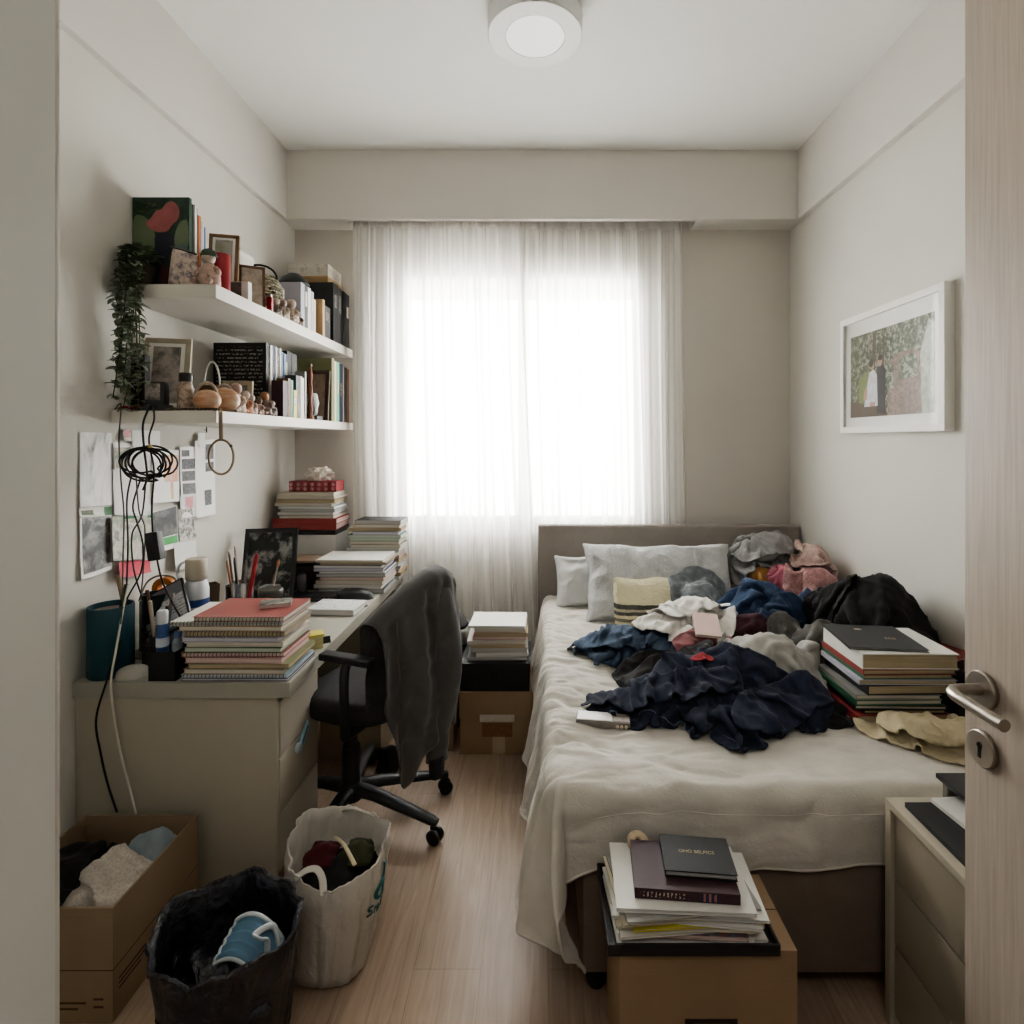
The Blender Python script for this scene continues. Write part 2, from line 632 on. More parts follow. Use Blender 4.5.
def floormat():
    t = NT('laminate_floor'); tc = t.n.new('ShaderNodeTexCoord')
    mp = t.n.new('ShaderNodeMapping'); mp.inputs['Rotation'].default_value = (0, 0, PI / 2)
    t.link(tc.outputs['Object'], mp.inputs['Vector'])
    b = t.n.new('ShaderNodeTexBrick'); t.link(mp.outputs[0], b.inputs['Vector'])
    b.inputs['Scale'].default_value = 1.0; b.inputs['Brick Width'].default_value = 1.25; b.inputs['Row Height'].default_value = .19
    b.inputs['Mortar Size'].default_value = .0011; b.inputs['Mortar Smooth'].default_value = .2
    b.offset = .37
    b.inputs['Color1'].default_value = (.85, .85, .85, 1); b.inputs['Color2'].default_value = (1.06, 1.06, 1.06, 1); b.inputs['Mortar'].default_value = (.62, .6, .58, 1)
    mp2 = t.n.new('ShaderNodeMapping'); mp2.inputs['Scale'].default_value = (26, 1.6, 1); t.link(tc.outputs['Object'], mp2.inputs['Vector'])
    g = t.noise(mp2.outputs[0], 2.2, 6, .62, 1.1)
    col = t.ramp(g, [(.25, rgb(132, 111, 93)), (.5, rgb(154, 132, 113)), (.75, rgb(169, 148, 129))])
    col = t.mix(1.0, col, b.outputs['Color'], 'MULTIPLY')
    t.bsdf(col, t.math('ADD', t.math('MULTIPLY', g, .15), .33), 0, t.bump(g, .05, .003), .42)
    return t.mat


m_floor = floormat()
EX = .15
struct(MB().box((XL - EX, -1.6, -.1), (XR + EX, YB + .3, 0)).build('floor', m_floor, smooth=False))
struct(MB().box((XL - EX, -1.6, H), (XR + EX, YB + .3, H + .1)).build('ceiling', m_ceil, smooth=False))
struct(MB().box((XL - EX, YF0, 0), (XL, YB, H)).build('wall_left', m_wall, smooth=False))
struct(MB().box((XR, YF0, 0), (XR + EX, YB, H)).build('wall_right', m_wall, smooth=False))
# back wall with the window opening
b = MB(); y0, y1 = YB, YB + .25
b.box((XL - EX, y0, 0), (WX0, y1, H)); b.box((WX1, y0, 0), (XR + EX, y1, H)); b.box((WX0, y0, 0), (WX1, y1, WZ0)); b.box((WX0, y0, WZ1), (WX1, y1, H))
struct(b.build('wall_back', m_wallb, smooth=False))
# front wall with the doorway the camera looks through
DX0, DX1, DZ = -.388, .915, 2.62
b = MB(); b.box((XL - EX, YF0, 0), (DX0, YF1, H)); b.box((DX1, YF0, 0), (XR + EX, YF1, H)); b.box((DX0, YF0, DZ), (DX1, YF1, H))
struct(b.build('wall_front', m_frame, smooth=False))
struct(MB().box((DX0 - .05, YF1, 0), (DX0 - .001, YF1 + .006, DZ)).build('trim_1', plain('jamb_edge', rgb(190, 187, 178), .4), bevel=.002))
# hall behind the camera
struct(MB().box((XL - EX, -1.6, 0), (XL, YF0, H)).build('wall_hall_left', m_wall, smooth=False))
struct(MB().box((XR, -1.6, 0), (XR + EX, YF0, H)).build('wall_hall_right', m_wall, smooth=False))
struct(MB().box((XL - EX, -1.75, 0), (XR + EX, -1.6, H)).build('wall_hall_back', m_wall, smooth=False))
# beams: a boxed band under the ceiling, with a recess for the curtain track in the rear one
struct(MB().box((XL, YF1, BZ), (BXL, BY, H)).build('beam_left', m_beam, smooth=False))
struct(MB().box((BXR, YF1, BZ), (XR, BY, H)).build('beam_right', m_beam, smooth=False))
b = MB(); PX0, PX1 = -1.16, .96
b.box((XL, BY, BZ), (XR, BY + .035, H)); b.box((XL, BY + .035, BZ), (PX0, YB, H)); b.box((PX1, BY + .035, BZ), (XR, YB, H)); b.box((PX0, BY + .035, BZ + .16), (PX1, YB, H))
struct(b.build('beam_back', m_beam, smooth=False))
# skirting
m_base = plain('skirting', rgb(205, 200, 190), .5, .03)
struct(MB().box((XL, YB - .012, 0), (XR, YB, .07)).build('baseboard_back', m_base, bevel=.003))
struct(MB().box((XR - .012, 1.5, 0), (XR, YB - .012, .07)).build('baseboard_right', m_base, bevel=.003))
struct(MB().box((XL, YF1, 0), (XL + .012, YB - .012, .07)).build('baseboard_left', m_base, bevel=.003))

# ------------------------------------------------------------------ window
m_pvc = plain('white_pvc', rgb(225, 226, 226), .35, .02)
wr = struct(thing('window_1', None, None, ((WX0 + WX1) / 2, YB + .1, WZ0)))
b = MB(); fy0, fy1 = YB + .03, YB + .09; t_ = .03; xm = -.093
for x0, x1, z0, z1 in ((WX0, WX1, WZ0, WZ0 + t_), (WX0, WX1, WZ1 - t_, WZ1), (WX0, WX0 + t_, WZ0 + t_, WZ1 - t_), (WX1 - t_, WX1, WZ0 + t_, WZ1 - t_), (xm - .035, xm + .035, WZ0 + t_, WZ1 - t_)):
    b.box((x0, fy0, z0), (x1, fy1, z1))
b.build('window_frame', m_pvc, wr, bevel=.004)
t = NT('window_glass'); g = t.n.new('ShaderNodeBsdfTransparent'); g2 = t.n.new('ShaderNodeBsdfGlossy'); g2.inputs['Roughness'].default_value = .02
mx = t.n.new('ShaderNodeMixShader'); mx.inputs[0].default_value = .05; t.link(g.outputs[0], mx.inputs[1]); t.link(g2.outputs[0], mx.inputs[2]); t.link(mx.outputs[0], t.out.inputs[0])
m_glass = t.mat
for x0, x1 in ((WX0 + t_, xm - .035), (xm + .035, WX1 - t_)):
    MB().box((x0, YB + .058, WZ0 + t_), (x1, YB + .062, WZ1 - t_)).build('pane', m_glass, wr, smooth=False)
b = MB().box((WX0 - .03, YB - .02, WZ0 - .025), (WX1 + .03, YB + .03, WZ0)); b.build('window_sill', plain('sill_stone', rgb(120, 118, 114), .4), wr, bevel=.004)
# half-drawn translucent roller blind in the head of the window
t = NT('blind_cloth'); d = t.n.new('ShaderNodeBsdfTranslucent'); d.inputs['Color'].default_value = (.96, .95, .92, 1)
e = t.n.new('ShaderNodeBsdfDiffuse'); e.inputs['Color'].default_value = (.8, .79, .76, 1)
mx = t.n.new('ShaderNodeMixShader'); mx.inputs[0].default_value = .12; t.link(d.outputs[0], mx.inputs[1]); t.link(e.outputs[0], mx.inputs[2]); t.link(mx.outputs[0], t.out.inputs[0])
bl = MB().box((WX0 + .002, YB + .02, WZ1 - .17), (WX1 - .002, YB + .0215, WZ1 - .004)); bl.build('roller_blind', t.mat, wr, smooth=False)
portal = bpy.data.lights.new('window_portal', 'AREA'); portal.shape = 'RECTANGLE'; portal.size = WX1 - WX0; portal.size_y = WZ1 - WZ0; portal.cycles.is_portal = True
po = bpy.data.objects.new('window_portal', portal); COL.objects.link(po); po.location = ((WX0 + WX1) / 2, YB + .2, (WZ0 + WZ1) / 2); po.rotation_euler = (-PI / 2, 0, 0)

# added fill light behind the camera, no real lamp: soft fill through the doorway
la = bpy.data.lights.new('hall_fill', 'AREA'); la.size = .9; la.energy = 7; la.color = (1, .97, .94)
lo = bpy.data.objects.new('hall_fill', la); COL.objects.link(lo); lo.location = (.1, -.75, 3.1); lo.rotation_euler = (0, 0, 0)

# ------------------------------------------------------------------ curtains
t = NT('sheer_curtain'); v = t.coord()
tr = t.n.new('ShaderNodeBsdfTransparent'); tl = t.n.new('ShaderNodeBsdfTranslucent'); df = t.n.new('ShaderNodeBsdfDiffuse')
tl.inputs['Color'].default_value = (.93, .92, .9, 1); df.inputs['Color'].default_value = (.9, .89, .87, 1); tr.inputs['Color'].default_value = (1, .995, .985, 1)
m1 = t.n.new('ShaderNodeMixShader'); m1.inputs[0].default_value = .55; t.link(tl.outputs[0], m1.inputs[1]); t.link(df.outputs[0], m1.inputs[2])
m2 = t.n.new('ShaderNodeMixShader'); t.link(m1.outputs[0], m2.inputs[1]); t.link(tr.outputs[0], m2.inputs[2])
wv = t.n.new('ShaderNodeTexNoise'); t.link(t.coord('Object', (300, 300, 20)), wv.inputs['Vector']); wv.inputs['Scale'].default_value = 1
ge = t.n.new('ShaderNodeNewGeometry'); dp = t.n.new('ShaderNodeVectorMath'); dp.operation = 'DOT_PRODUCT'; t.link(ge.outputs['Incoming'], dp.inputs[0]); t.link(ge.outputs['Normal'], dp.inputs[1])
fac = t.math('MULTIPLY', t.math('POWER', t.math('ABSOLUTE', dp.outputs['Value']), 3.5), .34)
fac = t.math('ADD', fac, t.math('MULTIPLY', t.math('SUBTRACT', wv.outputs[0], .5), .12))
t.link(fac, m2.inputs[0]); t.link(m2.outputs[0], t.out.inputs[0])
m_curt = t.mat
t = NT('curtain_hem'); tl = t.n.new('ShaderNodeBsdfTranslucent'); tl.inputs['Color'].default_value = (.8, .79, .77, 1); df = t.n.new('ShaderNodeBsdfDiffuse'); df.inputs['Color'].default_value = (.85, .84, .82, 1)
mx = t.n.new('ShaderNodeMixShader'); mx.inputs[0].default_value = .6; t.link(tl.outputs[0], mx.inputs[1]); t.link(df.outputs[0], mx.inputs[2]); t.link(mx.outputs[0], t.out.inputs[0]); m_hem = t.mat


def curtain(label, xa, xb, xa_low, xb_low, nf, seed, y0):
    nu, nv = nf * 30, 40
    u = np.linspace(0, 1, nu)[None, :]; v = np.linspace(0, 1, nv)[:, None]
    zz = .012 + (BZ + .13 - .012) * (1 - v) + 0 * u
    uw = u + .012 * perlin(u * nf * .7, v * 1.3, 0, seed)
    x = (xa + (xb - xa) * uw) * (1 - v ** 1.5) + (xa_low + (xb_low - xa_low) * uw) * v ** 1.5
    ph = 2 * PI * nf * (u + .018 * perlin(u * 6, v * .9, 2, seed + 1)) + seed
    amp = .019 + .014 * v + .012 * perlin(u * 5, v * 2, 1, seed + 2)
    sharpw = np.sin(ph + .55 * np.sin(ph)) + .35 * np.sin(2.7 * ph + 1.3 + 2 * perlin(u * 4, v, 5, seed))
    y = y0 + amp * sharpw + .006 * perlin(u * nf * 2.2, v * 3, 3, seed + 3)
    x = x + .010 * np.cos(ph) * (0.4 + v)
    P = np.stack([x + 0 * v, y, zz], -1)
    r = thing('sheer_curtain', label, 'curtain', ((xa + xb) / 2, y0, 0), group='sheer curtains at the window')
    MB().grid(P).build('cloth', m_curt, r, recalc=False, angle=180)
    for sl, nm_ in ((P[:, :7], 'side_hem'), (P[:, -7:], 'side_hem'), (P[:3], 'heading_tape')):
        MB().grid(sl + np.array([0, -.0015, 0])).build(nm_, m_hem, r, recalc=False, angle=180)


curtain('wider sheer white curtain hanging full length beside the bookshelves and desk', -1.135, -.085, -1.12, .02, 9, 3, 3.45)
curtain('sheer white curtain drawn across the bed-side half of the window above the headboard', -.098, .90, -.055, .955, 8, 8, 3.49)
b = MB().box((PX0 + .01, 3.455, BZ + .135), (PX1 - .01, 3.485, BZ + .158))
props(b.build('curtain_track', plain('track_white', rgb(205, 203, 198), .4)), 'white curtain track hidden in the ceiling recess', 'curtain track')

# ------------------------------------------------------------------ door standing open at the doorway
def woodmat(name, c, c2, axis='Z', sc=28):
    t = NT(name); s3 = {'Z': (sc, sc, 1.2), 'X': (1.2, sc, sc), 'Y': (sc, 1.2, sc)}[axis]
    v = t.coord('Object', s3); n = t.noise(v, 3.0, 5, .65, .5)
    col = t.ramp(n, [(.3, c), (.7, c2)])
    t.bsdf(col, .5, 0, t.bump(n, .06, .002), .35); return t.mat


m_door = woodmat('door_laminate', rgb(160, 148, 136), rgb(180, 168, 156), 'Z', 40)
m_steel = plain('brushed_steel', rgb(168, 160, 150), .32, .08, 40, metal=1.0)
dr = struct(thing('door_1', None, None, (.885, YF1, 0)))
DXF, DY1 = .860, 1.128
MB().box((DXF, YF1 + .005, .01), (DXF + .034, DY1, 2.6)).build('door_leaf', m_door, dr, bevel=.0015)
hy, hz = 1.077, 1.02
hd = MB().lathe([(0, 0), (.034, 0), (.0355, .003), (.0355, .008), (.033, .011), (0, .011)], (DXF, hy, hz), 32, R=Ry(-PI / 2)).build('rosette', m_steel, dr)
pts = bez([(DXF - .008, hy, hz), (DXF - .045, hy, hz), (DXF - .066, hy - .006, hz), (DXF - .076, hy - .026, hz), (DXF - .077, hy - .07, hz), (DXF - .077, hy - .137, hz)], 7)
MB().tube(pts, .0108, 16).build('door_handle', m_steel, dr, angle=60)
kr = MB().lathe([(0, 0), (.033, 0), (.0345, .003), (.0345, .008), (.032, .011), (0, .011)], (DXF, hy, .906), 32, R=Ry(-PI / 2)).build('lock_plate', m_steel, dr)
b = MB().lathe([(0, 0), (.006, 0), (.006, .0012), (0, .0012)], (DXF - .0111, hy, .913), 16, R=Ry(-PI / 2)); b.box((DXF - .0123, hy - .0032, .890), (DXF - .0111, hy + .0032, .912))
b.build('keyhole', plain('black_hole', rgb(14, 13, 12), .7), kr)

# ------------------------------------------------------------------ ceiling lamp
m_lampw = plain('lamp_white', rgb(222, 222, 219), .4, .01)
lr = thing('ceiling_lamp', 'round white flush ceiling lamp with a paler central disc', 'ceiling lamp', (-.012, 2.29, 3.145))
lx, ly = -.012, 2.29
MB().lathe([(0, H), (.15, H), (.15, 3.225), (.19, 3.224), (.193, 3.22), (.193, 3.15), (.189, 3.146), (.122, 3.145), (.122, 3.149)], (lx, ly, 0), 72).build('lamp_body', m_lampw, lr, recalc=True)
t = NT('lamp_diffuser'); t.bsdf(rgb(235, 235, 232), .3, emit=None); t.n['Principled BSDF'].inputs['Emission Color'].default_value = (1, .99, .97, 1); t.n['Principled BSDF'].inputs['Emission Strength'].default_value = .12
MB().lathe([(.1195, 3.15), (.1195, 3.1455), (0, 3.1445)], (lx, ly, 0), 60).build('diffuser', t.mat, lr)

# ------------------------------------------------------------------ framed photograph on the right wall
m_wf = plain('white_frame', rgb(226, 224, 219), .4, .02)
m_mat = plain('mat_board', rgb(232, 231, 227), .8, .01)
fx = XR - .042; fy0, fy1, fz0, fz1 = 2.145, 2.885, 1.535, 2.11
pr = thing('picture_frame', 'white framed garden photograph of a couple hanging on the wall above the bed', 'picture', (XR, (fy0 + fy1) / 2, fz0))
b = MB(); w_ = .03
for a0, a1, c0, c1 in ((fy0, fy1, fz0, fz0 + w_), (fy0, fy1, fz1 - w_, fz1), (fy0, fy0 + w_, fz0 + w_, fz1 - w_), (fy1 - w_, fy1, fz0 + w_, fz1 - w_)):
    b.box((fx, a0, c0), (XR - .001, a1, c1))
b.build('frame', m_wf, pr, bevel=.0015)
MB().box((fx + .014, fy0 + w_, fz0 + w_), (fx + .018, fy1 - w_, fz1 - w_)).build('mat_board', m_mat, pr, smooth=False)
# the print: (a,c) run from the far end towards the doorway, and upwards
ia0, ia1, ic0, ic1 = fy1 - .075, fy0 + .07, fz0 + .075, fz1 - .1


def pq(a, c, d): return (fx + .0135 - .0006 * d, ia0 + (ia1 - ia0) * a, ic0 + (ic1 - ic0) * c)


m_leaf = blotch('print_leaves', [rgb(22, 26, 20), rgb(58, 66, 48), rgb(92, 100, 78), rgb(170, 172, 158), rgb(62, 70, 54)], 45, 2.2)
m_pale = blotch('print_pale_leaves', [rgb(120, 132, 112), rgb(176, 184, 170), rgb(206, 210, 202)], 20, 2)
m_arch = blotch('print_stone', [rgb(84, 70, 64), rgb(126, 108, 98), rgb(160, 140, 130)], 50, 2)
m_pd = plain('print_dark', rgb(38, 38, 42), .5, .2, 30); m_pw = plain('print_white', rgb(196, 196, 202), .5, .15, 50); m_ps = plain('print_skin', rgb(178, 138, 120), .5, .1); m_pg = plain('print_grass', rgb(112, 126, 78), .5, .2, 30)
m_ptrunk = plain('print_trunk', rgb(80, 66, 54), .5, .2, 30); m_phair = plain('print_hair', rgb(48, 34, 28), .5, .2, 30)
pm = [m_leaf, m_pale, m_arch, m_pd, m_pw, m_ps, m_pg, m_ptrunk, m_phair]
b = MB()


def poly(pts, d, m): b.add([pq(a, c, d) for a, c in pts], [tuple(range(len(pts)))], m)


def ell(a, c, ra, rc, d, m): poly([(a + ra * math.cos(q * PI / 8), c + rc * math.sin(q * PI / 8)) for q in range(16)], d, m)


poly([(0, 0), (1, 0), (1, 1), (0, 1)], 0, 0)
poly([(.12, .1), (.3, .12), (.32, .5), (.2, .54), (.12, .45)], 1, 6)
poly([(.5, 0), (.88, 0), (.87, .62), (.8, .68), (.62, .68), (.5, .6)], 1, 2)
poly([(.63, .38), (.83, .38), (.83, .58), (.8, .63), (.66, .63), (.63, .58)], 2, 0)
poly([(.5, .30), (.575, .3), (.575, .55), (.5, .58)], 2, 0)
poly([(.88, 0), (1, 0), (1, .9), (.94, .95), (.86, .6)], 2, 1)
poly([(0, 0), (.5, 0), (.48, .1), (.2, .16), (0, .2)], 2, 7)
poly([(.30, .5), (.34, .5), (.36, .98), (.31, .98)], 1, 7); poly([(.43, .55), (.45, .55), (.47, .9), (.44, .9)], 1, 7)
poly([(.37, .03), (.47, .03), (.48, .52), (.44, .6), (.37, .56)], 3, 3)
poly([(.20, .12), (.38, .12), (.37, .48), (.33, .55), (.27, .52), (.24, .36)], 4, 4)
poly([(.19, .2), (.24, .2), (.25, .32), (.21, .34)], 5, 5); poly([(.28, .12), (.35, .12), (.35, .17), (.28, .17)], 5, 5)
ell(.41, .63, .028, .06, 4, 5); ell(.31, .6, .026, .055, 5, 5); ell(.30, .63, .03, .05, 6, 8); ell(.415, .67, .03, .035, 6, 8)
poly([(.55, .02), (.7, .02), (.69, .2), (.62, .3), (.58, .2)], 3, 1 + 1)
b.build('photo_print', pm, pr, smooth=False, recalc=False)
t = NT('picture_glass'); g = t.n.new('ShaderNodeBsdfTransparent'); g2 = t.n.new('ShaderNodeBsdfGlossy'); g2.inputs['Roughness'].default_value = .03
lwt = t.n.new('ShaderNodeLayerWeight'); lwt.inputs['Blend'].default_value = .12
mx = t.n.new('ShaderNodeMixShader'); t.link(lwt.outputs[0], mx.inputs[0]); t.link(g.outputs[0], mx.inputs[1]); t.link(g2.outputs[0], mx.inputs[2]); t.link(mx.outputs[0], t.out.inputs[0])
m_pglass = t.mat
MB().quad((fx + .007, fy0 + w_, fz0 + w_), (fx + .007, fy1 - w_, fz0 + w_), (fx + .007, fy1 - w_, fz1 - w_), (fx + .007, fy0 + w_, fz1 - w_)).build('glass', m_pglass, pr, smooth=False)
# ------------------------------------------------------------------ desk
m_desk = plain('desk_laminate', rgb(158, 155, 144), .42, .03, 5, bump=.03, bscale=300, spec=.45)
m_ped = plain('pedestal_laminate', rgb(172, 164, 149), .5, .02, 5, bump=.03, bscale=300)
m_deskd = plain('desk_shadow_gap', rgb(60, 54, 48), .8)
DT, DX, DY0, DYE = .697, -.82, 1.85, 3.40
dk = thing('desk', 'long greige desk with a drawer pedestal standing against the wall under the shelves', 'desk', (-1.18, 2.6, 0))
MB().box((XL + .003, DY0, DT - .05), (DX, DYE, DT)).build('desktop', m_desk, dk, bevel=.0025)
b = MB().box((XL + .003, DY0 + .012, .0), (-.868, DY0 + .027, DT - .05)); b.box((XL + .003, DY0 + .03, 0), (-.905, 2.205, .03)); b.box((XL + .003, 2.187, 0), (-.890, 2.205, DT - .05)); b.box((XL + .003, DY0 + .03, .03), (XL + .02, 2.187, DT - .05))
b.build('pedestal', m_ped, dk, bevel=.0015)
MB().box((-.908, DY0 + .0275, .03), (-.892, 2.186, DT - .051)).build('drawer_recess', m_deskd, dk, smooth=False)
for z0, z1 in ((.432, .618), (.240, .423), (.047, .231)):
    d = MB().box((-.888, DY0 + .033, z0), (-.867, 2.203, z1)).build('drawer', m_ped, dk, bevel=.0015)
MB().box((XL + .003, 3.36, 0), (-.86, 3.39, DT - .05)).build('side_panel', m_desk, dk, bevel=.0015)
MB().box((XL + .03, 2.205, .30), (XL + .048, 3.36, DT - .05)).build('back_panel', m_desk, dk, bevel=.0015)

# a blue tag hooked on the desk drawer
hk = thing('drawer_tag', 'pale blue plastic tag hooked on the pedestal drawer gap', 'tag', (-.868, 2.0, .43))
p = onx(298, 748, -.862)
b = MB().lathe([(0, 0), (.016, 0), (.019, .004), (.017, .012), (.008, .016), (0, .016)], (-.8685, p.y, p.z), 20, R=Ry(PI / 2)); b.build('knob', plain('tag_chrome', rgb(190, 202, 206), .25, metal=.2), hk)
R = Rx(math.radians(38))
b = MB(); b.obox((-.858, p.y + .04, p.z + .022), (.008, .10, .030), R); b.build('strip', plain('tag_blue', rgb(150, 188, 204), .35), hk, bevel=.002)
b = MB(); b.obox((-.8545, p.y + .042, p.z + .026), (.003, .07, .006), R); b.build('stripe', plain('tag_dark', rgb(40, 70, 84), .4), hk)

# ------------------------------------------------------------------ wall shelves
m_shelf = plain('shelf_laminate', rgb(208, 204, 196), .45, .02, 4)
UT, LT = 2.068, 1.606
UX, UY0 = -1.173, 2.04
LX, LY0 = -1.160, 2.02
YS1 = YB - .002
su = MB().box((XL + .001, UY0, UT - .05), (UX, YS1, UT)).build('wall_shelf', m_shelf, bevel=.002)
props(su, 'upper thick floating shelf on the wall beside the window', 'shelf', 'floating shelves')
sl = MB().box((XL + .001, LY0, LT - .044), (LX, YS1, LT)).build('wall_shelf', m_shelf, bevel=.002)
props(sl, 'lower deeper floating shelf on the wall above the desk', 'shelf', 'floating shelves')

# ------------------------------------------------------------------ bed
m_bedf = fabric('bed_fabric', rgb(118, 106, 96), var=.08, weave=500, wr=.08)
m_head = fabric('headboard_fabric', rgb(147, 139, 133), var=.06, weave=500, wr=.06)
BX0, BX1, BFY, BHY = .03, 1.575, 1.545, 3.385
BT = .547
bd = thing('bed', 'double bed with taupe upholstered base and padded headboard under the window', 'bed', (.8, 2.45, 0))
b = MB().box((BX0 + .09, 1.505, .065), (BX1, BHY, .36)); b.build('base', m_bedf, bd, bevel=.015)
b = MB().box((BX0 + .03, BFY + .03, .36), (BX1 - .005, BHY, BT - .02)); b.build('mattress', fabric('mattress', rgb(190, 185, 176)), bd, bevel=.04, seg=4)
b = MB().box((0.0, BHY, .06), (1.588, 3.45, .985)); b.build('headboard', m_head, bd, bevel=.022, seg=5)
mdk = plain('bed_foot_black', rgb(22, 21, 20), .5)
for fx_, fy_ in ((.16, 1.55), (1.45, 1.55), (.2, 3.3), (1.45, 3.3)):
    MB().lathe([(0, 0), (.022, 0), (.028, .012), (.028, .04), (.02, .066), (0, .066)], (fx_, fy_, 0), 16).build('leg', mdk, bd)

# quilt: flat top, rolled edges, side and foot falling, cone fold at the free corner
m_quilt = None
t = NT('quilt_cotton'); v = t.coord()
n = t.noise(v, 5.0, 4, .6)
col = t.ramp(n, [(.3, rgb(182, 177, 168)), (.7, rgb(204, 199, 190))])
q_ = t.n.new('ShaderNodeTexNoise'); q_.noise_type = 'RIDGED_MULTIFRACTAL'; q_.inputs['Scale'].default_value = 1.0; q_.inputs['Detail'].default_value = 2.5; q_.inputs['Distortion'].default_value = 1.2; t.link(t.coord('Object', (3.2, 9, 6)), q_.inputs['Vector']); wv1 = q_.outputs['Fac']
nm = t.bump(wv1, .34, .02)
nm = t.bump(t.noise(v, 60, 3, .6, .8), .25, .006, nm)
t.bsdf(col, .88, 0, nm, .15, .1); m_quilt = t.mat
nu, nv = 300, 380
LO, FO, R0 = .44, .22, .045
su_ = np.linspace(-LO, BX1 - BX0 - .004, nu)[None, :] + np.zeros((nv, 1))   # <0: over the side edge
sv_ = np.linspace(-FO, 1.80, nv)[:, None] + np.zeros((1, nu))               # <0: over the foot
sv_ = np.where(sv_ < 0, sv_ * (1 + .6 * np.clip(-su_ / .25, 0, 1) + .25 * np.clip(1 - np.abs(su_ + .0) / .12, 0, 1)), sv_)
hemw = .018 * perlin(su_ * 3, sv_ * 3, 0, 5)
a = np.maximum(0, -su_); bq = np.maximum(0, -sv_)
d = np.sqrt(a * a + bq * bq) + 1e-9
d = np.where(d > .40, .40 + (d - .40) * .45, d)
fold_side = np.sin(sv_ * 17 + 2.2 * perlin(sv_ * 3, a * 2, 0, 3)) * (a > bq)
phi = np.arctan2(bq, a)
fold_ft = np.sin(su_ * 13 + 2.0 * perlin(su_ * 3, bq * 2, 0, 4))
isc = (a > 0) & (bq > 0)
wob = np.where(isc, np.sin(phi * 6.2 + .6) * 1.5, np.where(a > 0, fold_side * .8, np.where(bq > 0, fold_ft * .5, 0)))
drop = np.where(d < R0 * PI / 2, R0 * (1 - np.cos(np.minimum(d / R0, PI / 2))), R0 + (d - R0 * PI / 2))
outw = np.where(d < R0 * PI / 2, R0 * np.sin(np.minimum(d / R0, PI / 2)), R0) + np.maximum(0, d - .06) * (np.where(a > 0, .15, .03) + .13 * np.where(isc, 1, 0) * np.sin(2 * phi) ** 2) + np.where(a > 0, .028, .02) * wob * np.clip(d / .3, 0, 1)
ux = np.where(d > 1e-6, a / d, 0); uy = np.where(d > 1e-6, bq / d, 0)
Xq = BX0 + .04 + np.maximum(0, su_) * (BX1 - BX0 - .045) / (BX1 - BX0 - .004) - ux * outw
Xq = Xq + .17 * np.where(isc, (a / .38) * (bq / .42), 0)
Yq = BFY + np.maximum(0, sv_) - uy * outw
wr_ = folds(su_, sv_, .12, 3.0, 9.0, 41, .9, .35)
wl = np.clip(1 - su_ / .9, .25, 1)
topz = BT + .014 + .019 * wr_ * wl + .012 * perlin(su_ * 2.4, sv_ * 2.4, 0, 6)
wl2 = np.clip(1.15 - su_ / .62, .12, 1)
wr2 = folds(su_, sv_ + .10 * np.sin(su_ * 4 + 1), -.18, 3.0, 15, 52, .8, .75)
topz = topz + .0115 * wl2 * wr2 * np.clip((sv_ - .02) / .2, .2, 1)
topz = np.maximum(topz, BT - .002)
Zq = topz - drop + hemw * np.clip(d * 4, 0, 1)
Zq = np.maximum(Zq, .012)
# horizontal wrinkles on the falling parts
k = folds(su_ * 1.0, sv_, .3, 3, 7, 77, .8, .3) * .012 * np.clip(d / .1, 0, 1)
Xq = Xq - ux * k; Yq = Yq - uy * k
P = np.stack([Xq, Yq, Zq], -1)
qo = MB().grid(P).build('quilt', m_quilt, solid=-.006, angle=180)
js = [int(np.argmin(np.abs(sv_[:, 0] - q))) for q in (-.135,)]
for j in js: MB().tube([Vector(P[j, i]) + Vector((0, -.002, .001)) for i in range(60, nu - 4, 2)], .0022, 6).build('seam', m_quilt, qo, angle=180)
hm_ = [Vector(P[0, i]) for i in range(0, nu, 2)]
MB().tube(hm_, .005, 6).build('hem', m_quilt, qo, angle=180)
MB().tube([Vector(P[i, 0]) for i in range(0, nv, 2)], .005, 6).build('hem', m_quilt, qo, angle=180)
props(qo, 'rumpled pale greige quilt spread over the bed and hanging off its corner', 'quilt')

# height map of the bed, later raised by every garment put on it
GX0, GY0, GS = -.1, 1.45, .01
GN, GMm = 175, 205
HM = np.full((GMm, GN), 0.0)
ii, jj = np.mgrid[0:GMm, 0:GN]


def hm_put(P, grow=1):
    global HM
    x = ((P[..., 0].ravel() - GX0) / GS).round().astype(int); y = ((P[..., 1].ravel() - GY0) / GS).round().astype(int); z = P[..., 2].ravel()
    ok = (x >= 0) & (x < GN) & (y >= 0) & (y < GMm)
    L = np.zeros_like(HM); np.maximum.at(L, (y[ok], x[ok]), z[ok])
    for _ in range(grow):
        Q = np.pad(L, 1, mode='edge')
        M_ = np.max([Q[1 + dy:1 + dy + GMm, 1 + dx:1 + dx + GN] for dy in (-1, 0, 1) for dx in (-1, 0, 1)], axis=0)
        L = np.maximum(L, np.where(L > 0, L, M_))
        L = np.where(L > 0, np.maximum(L, M_ - .004), L)
    HM = np.maximum(HM, L)


def blur(A, n):
    for _ in range(n):
        Q = np.pad(A, 1, mode='edge')
        A = sum(Q[1 + dy:1 + dy + A.shape[0], 1 + dx:1 + dx + A.shape[1]] for dy in (-1, 0, 1) for dx in (-1, 0, 1)) / 9
    return A


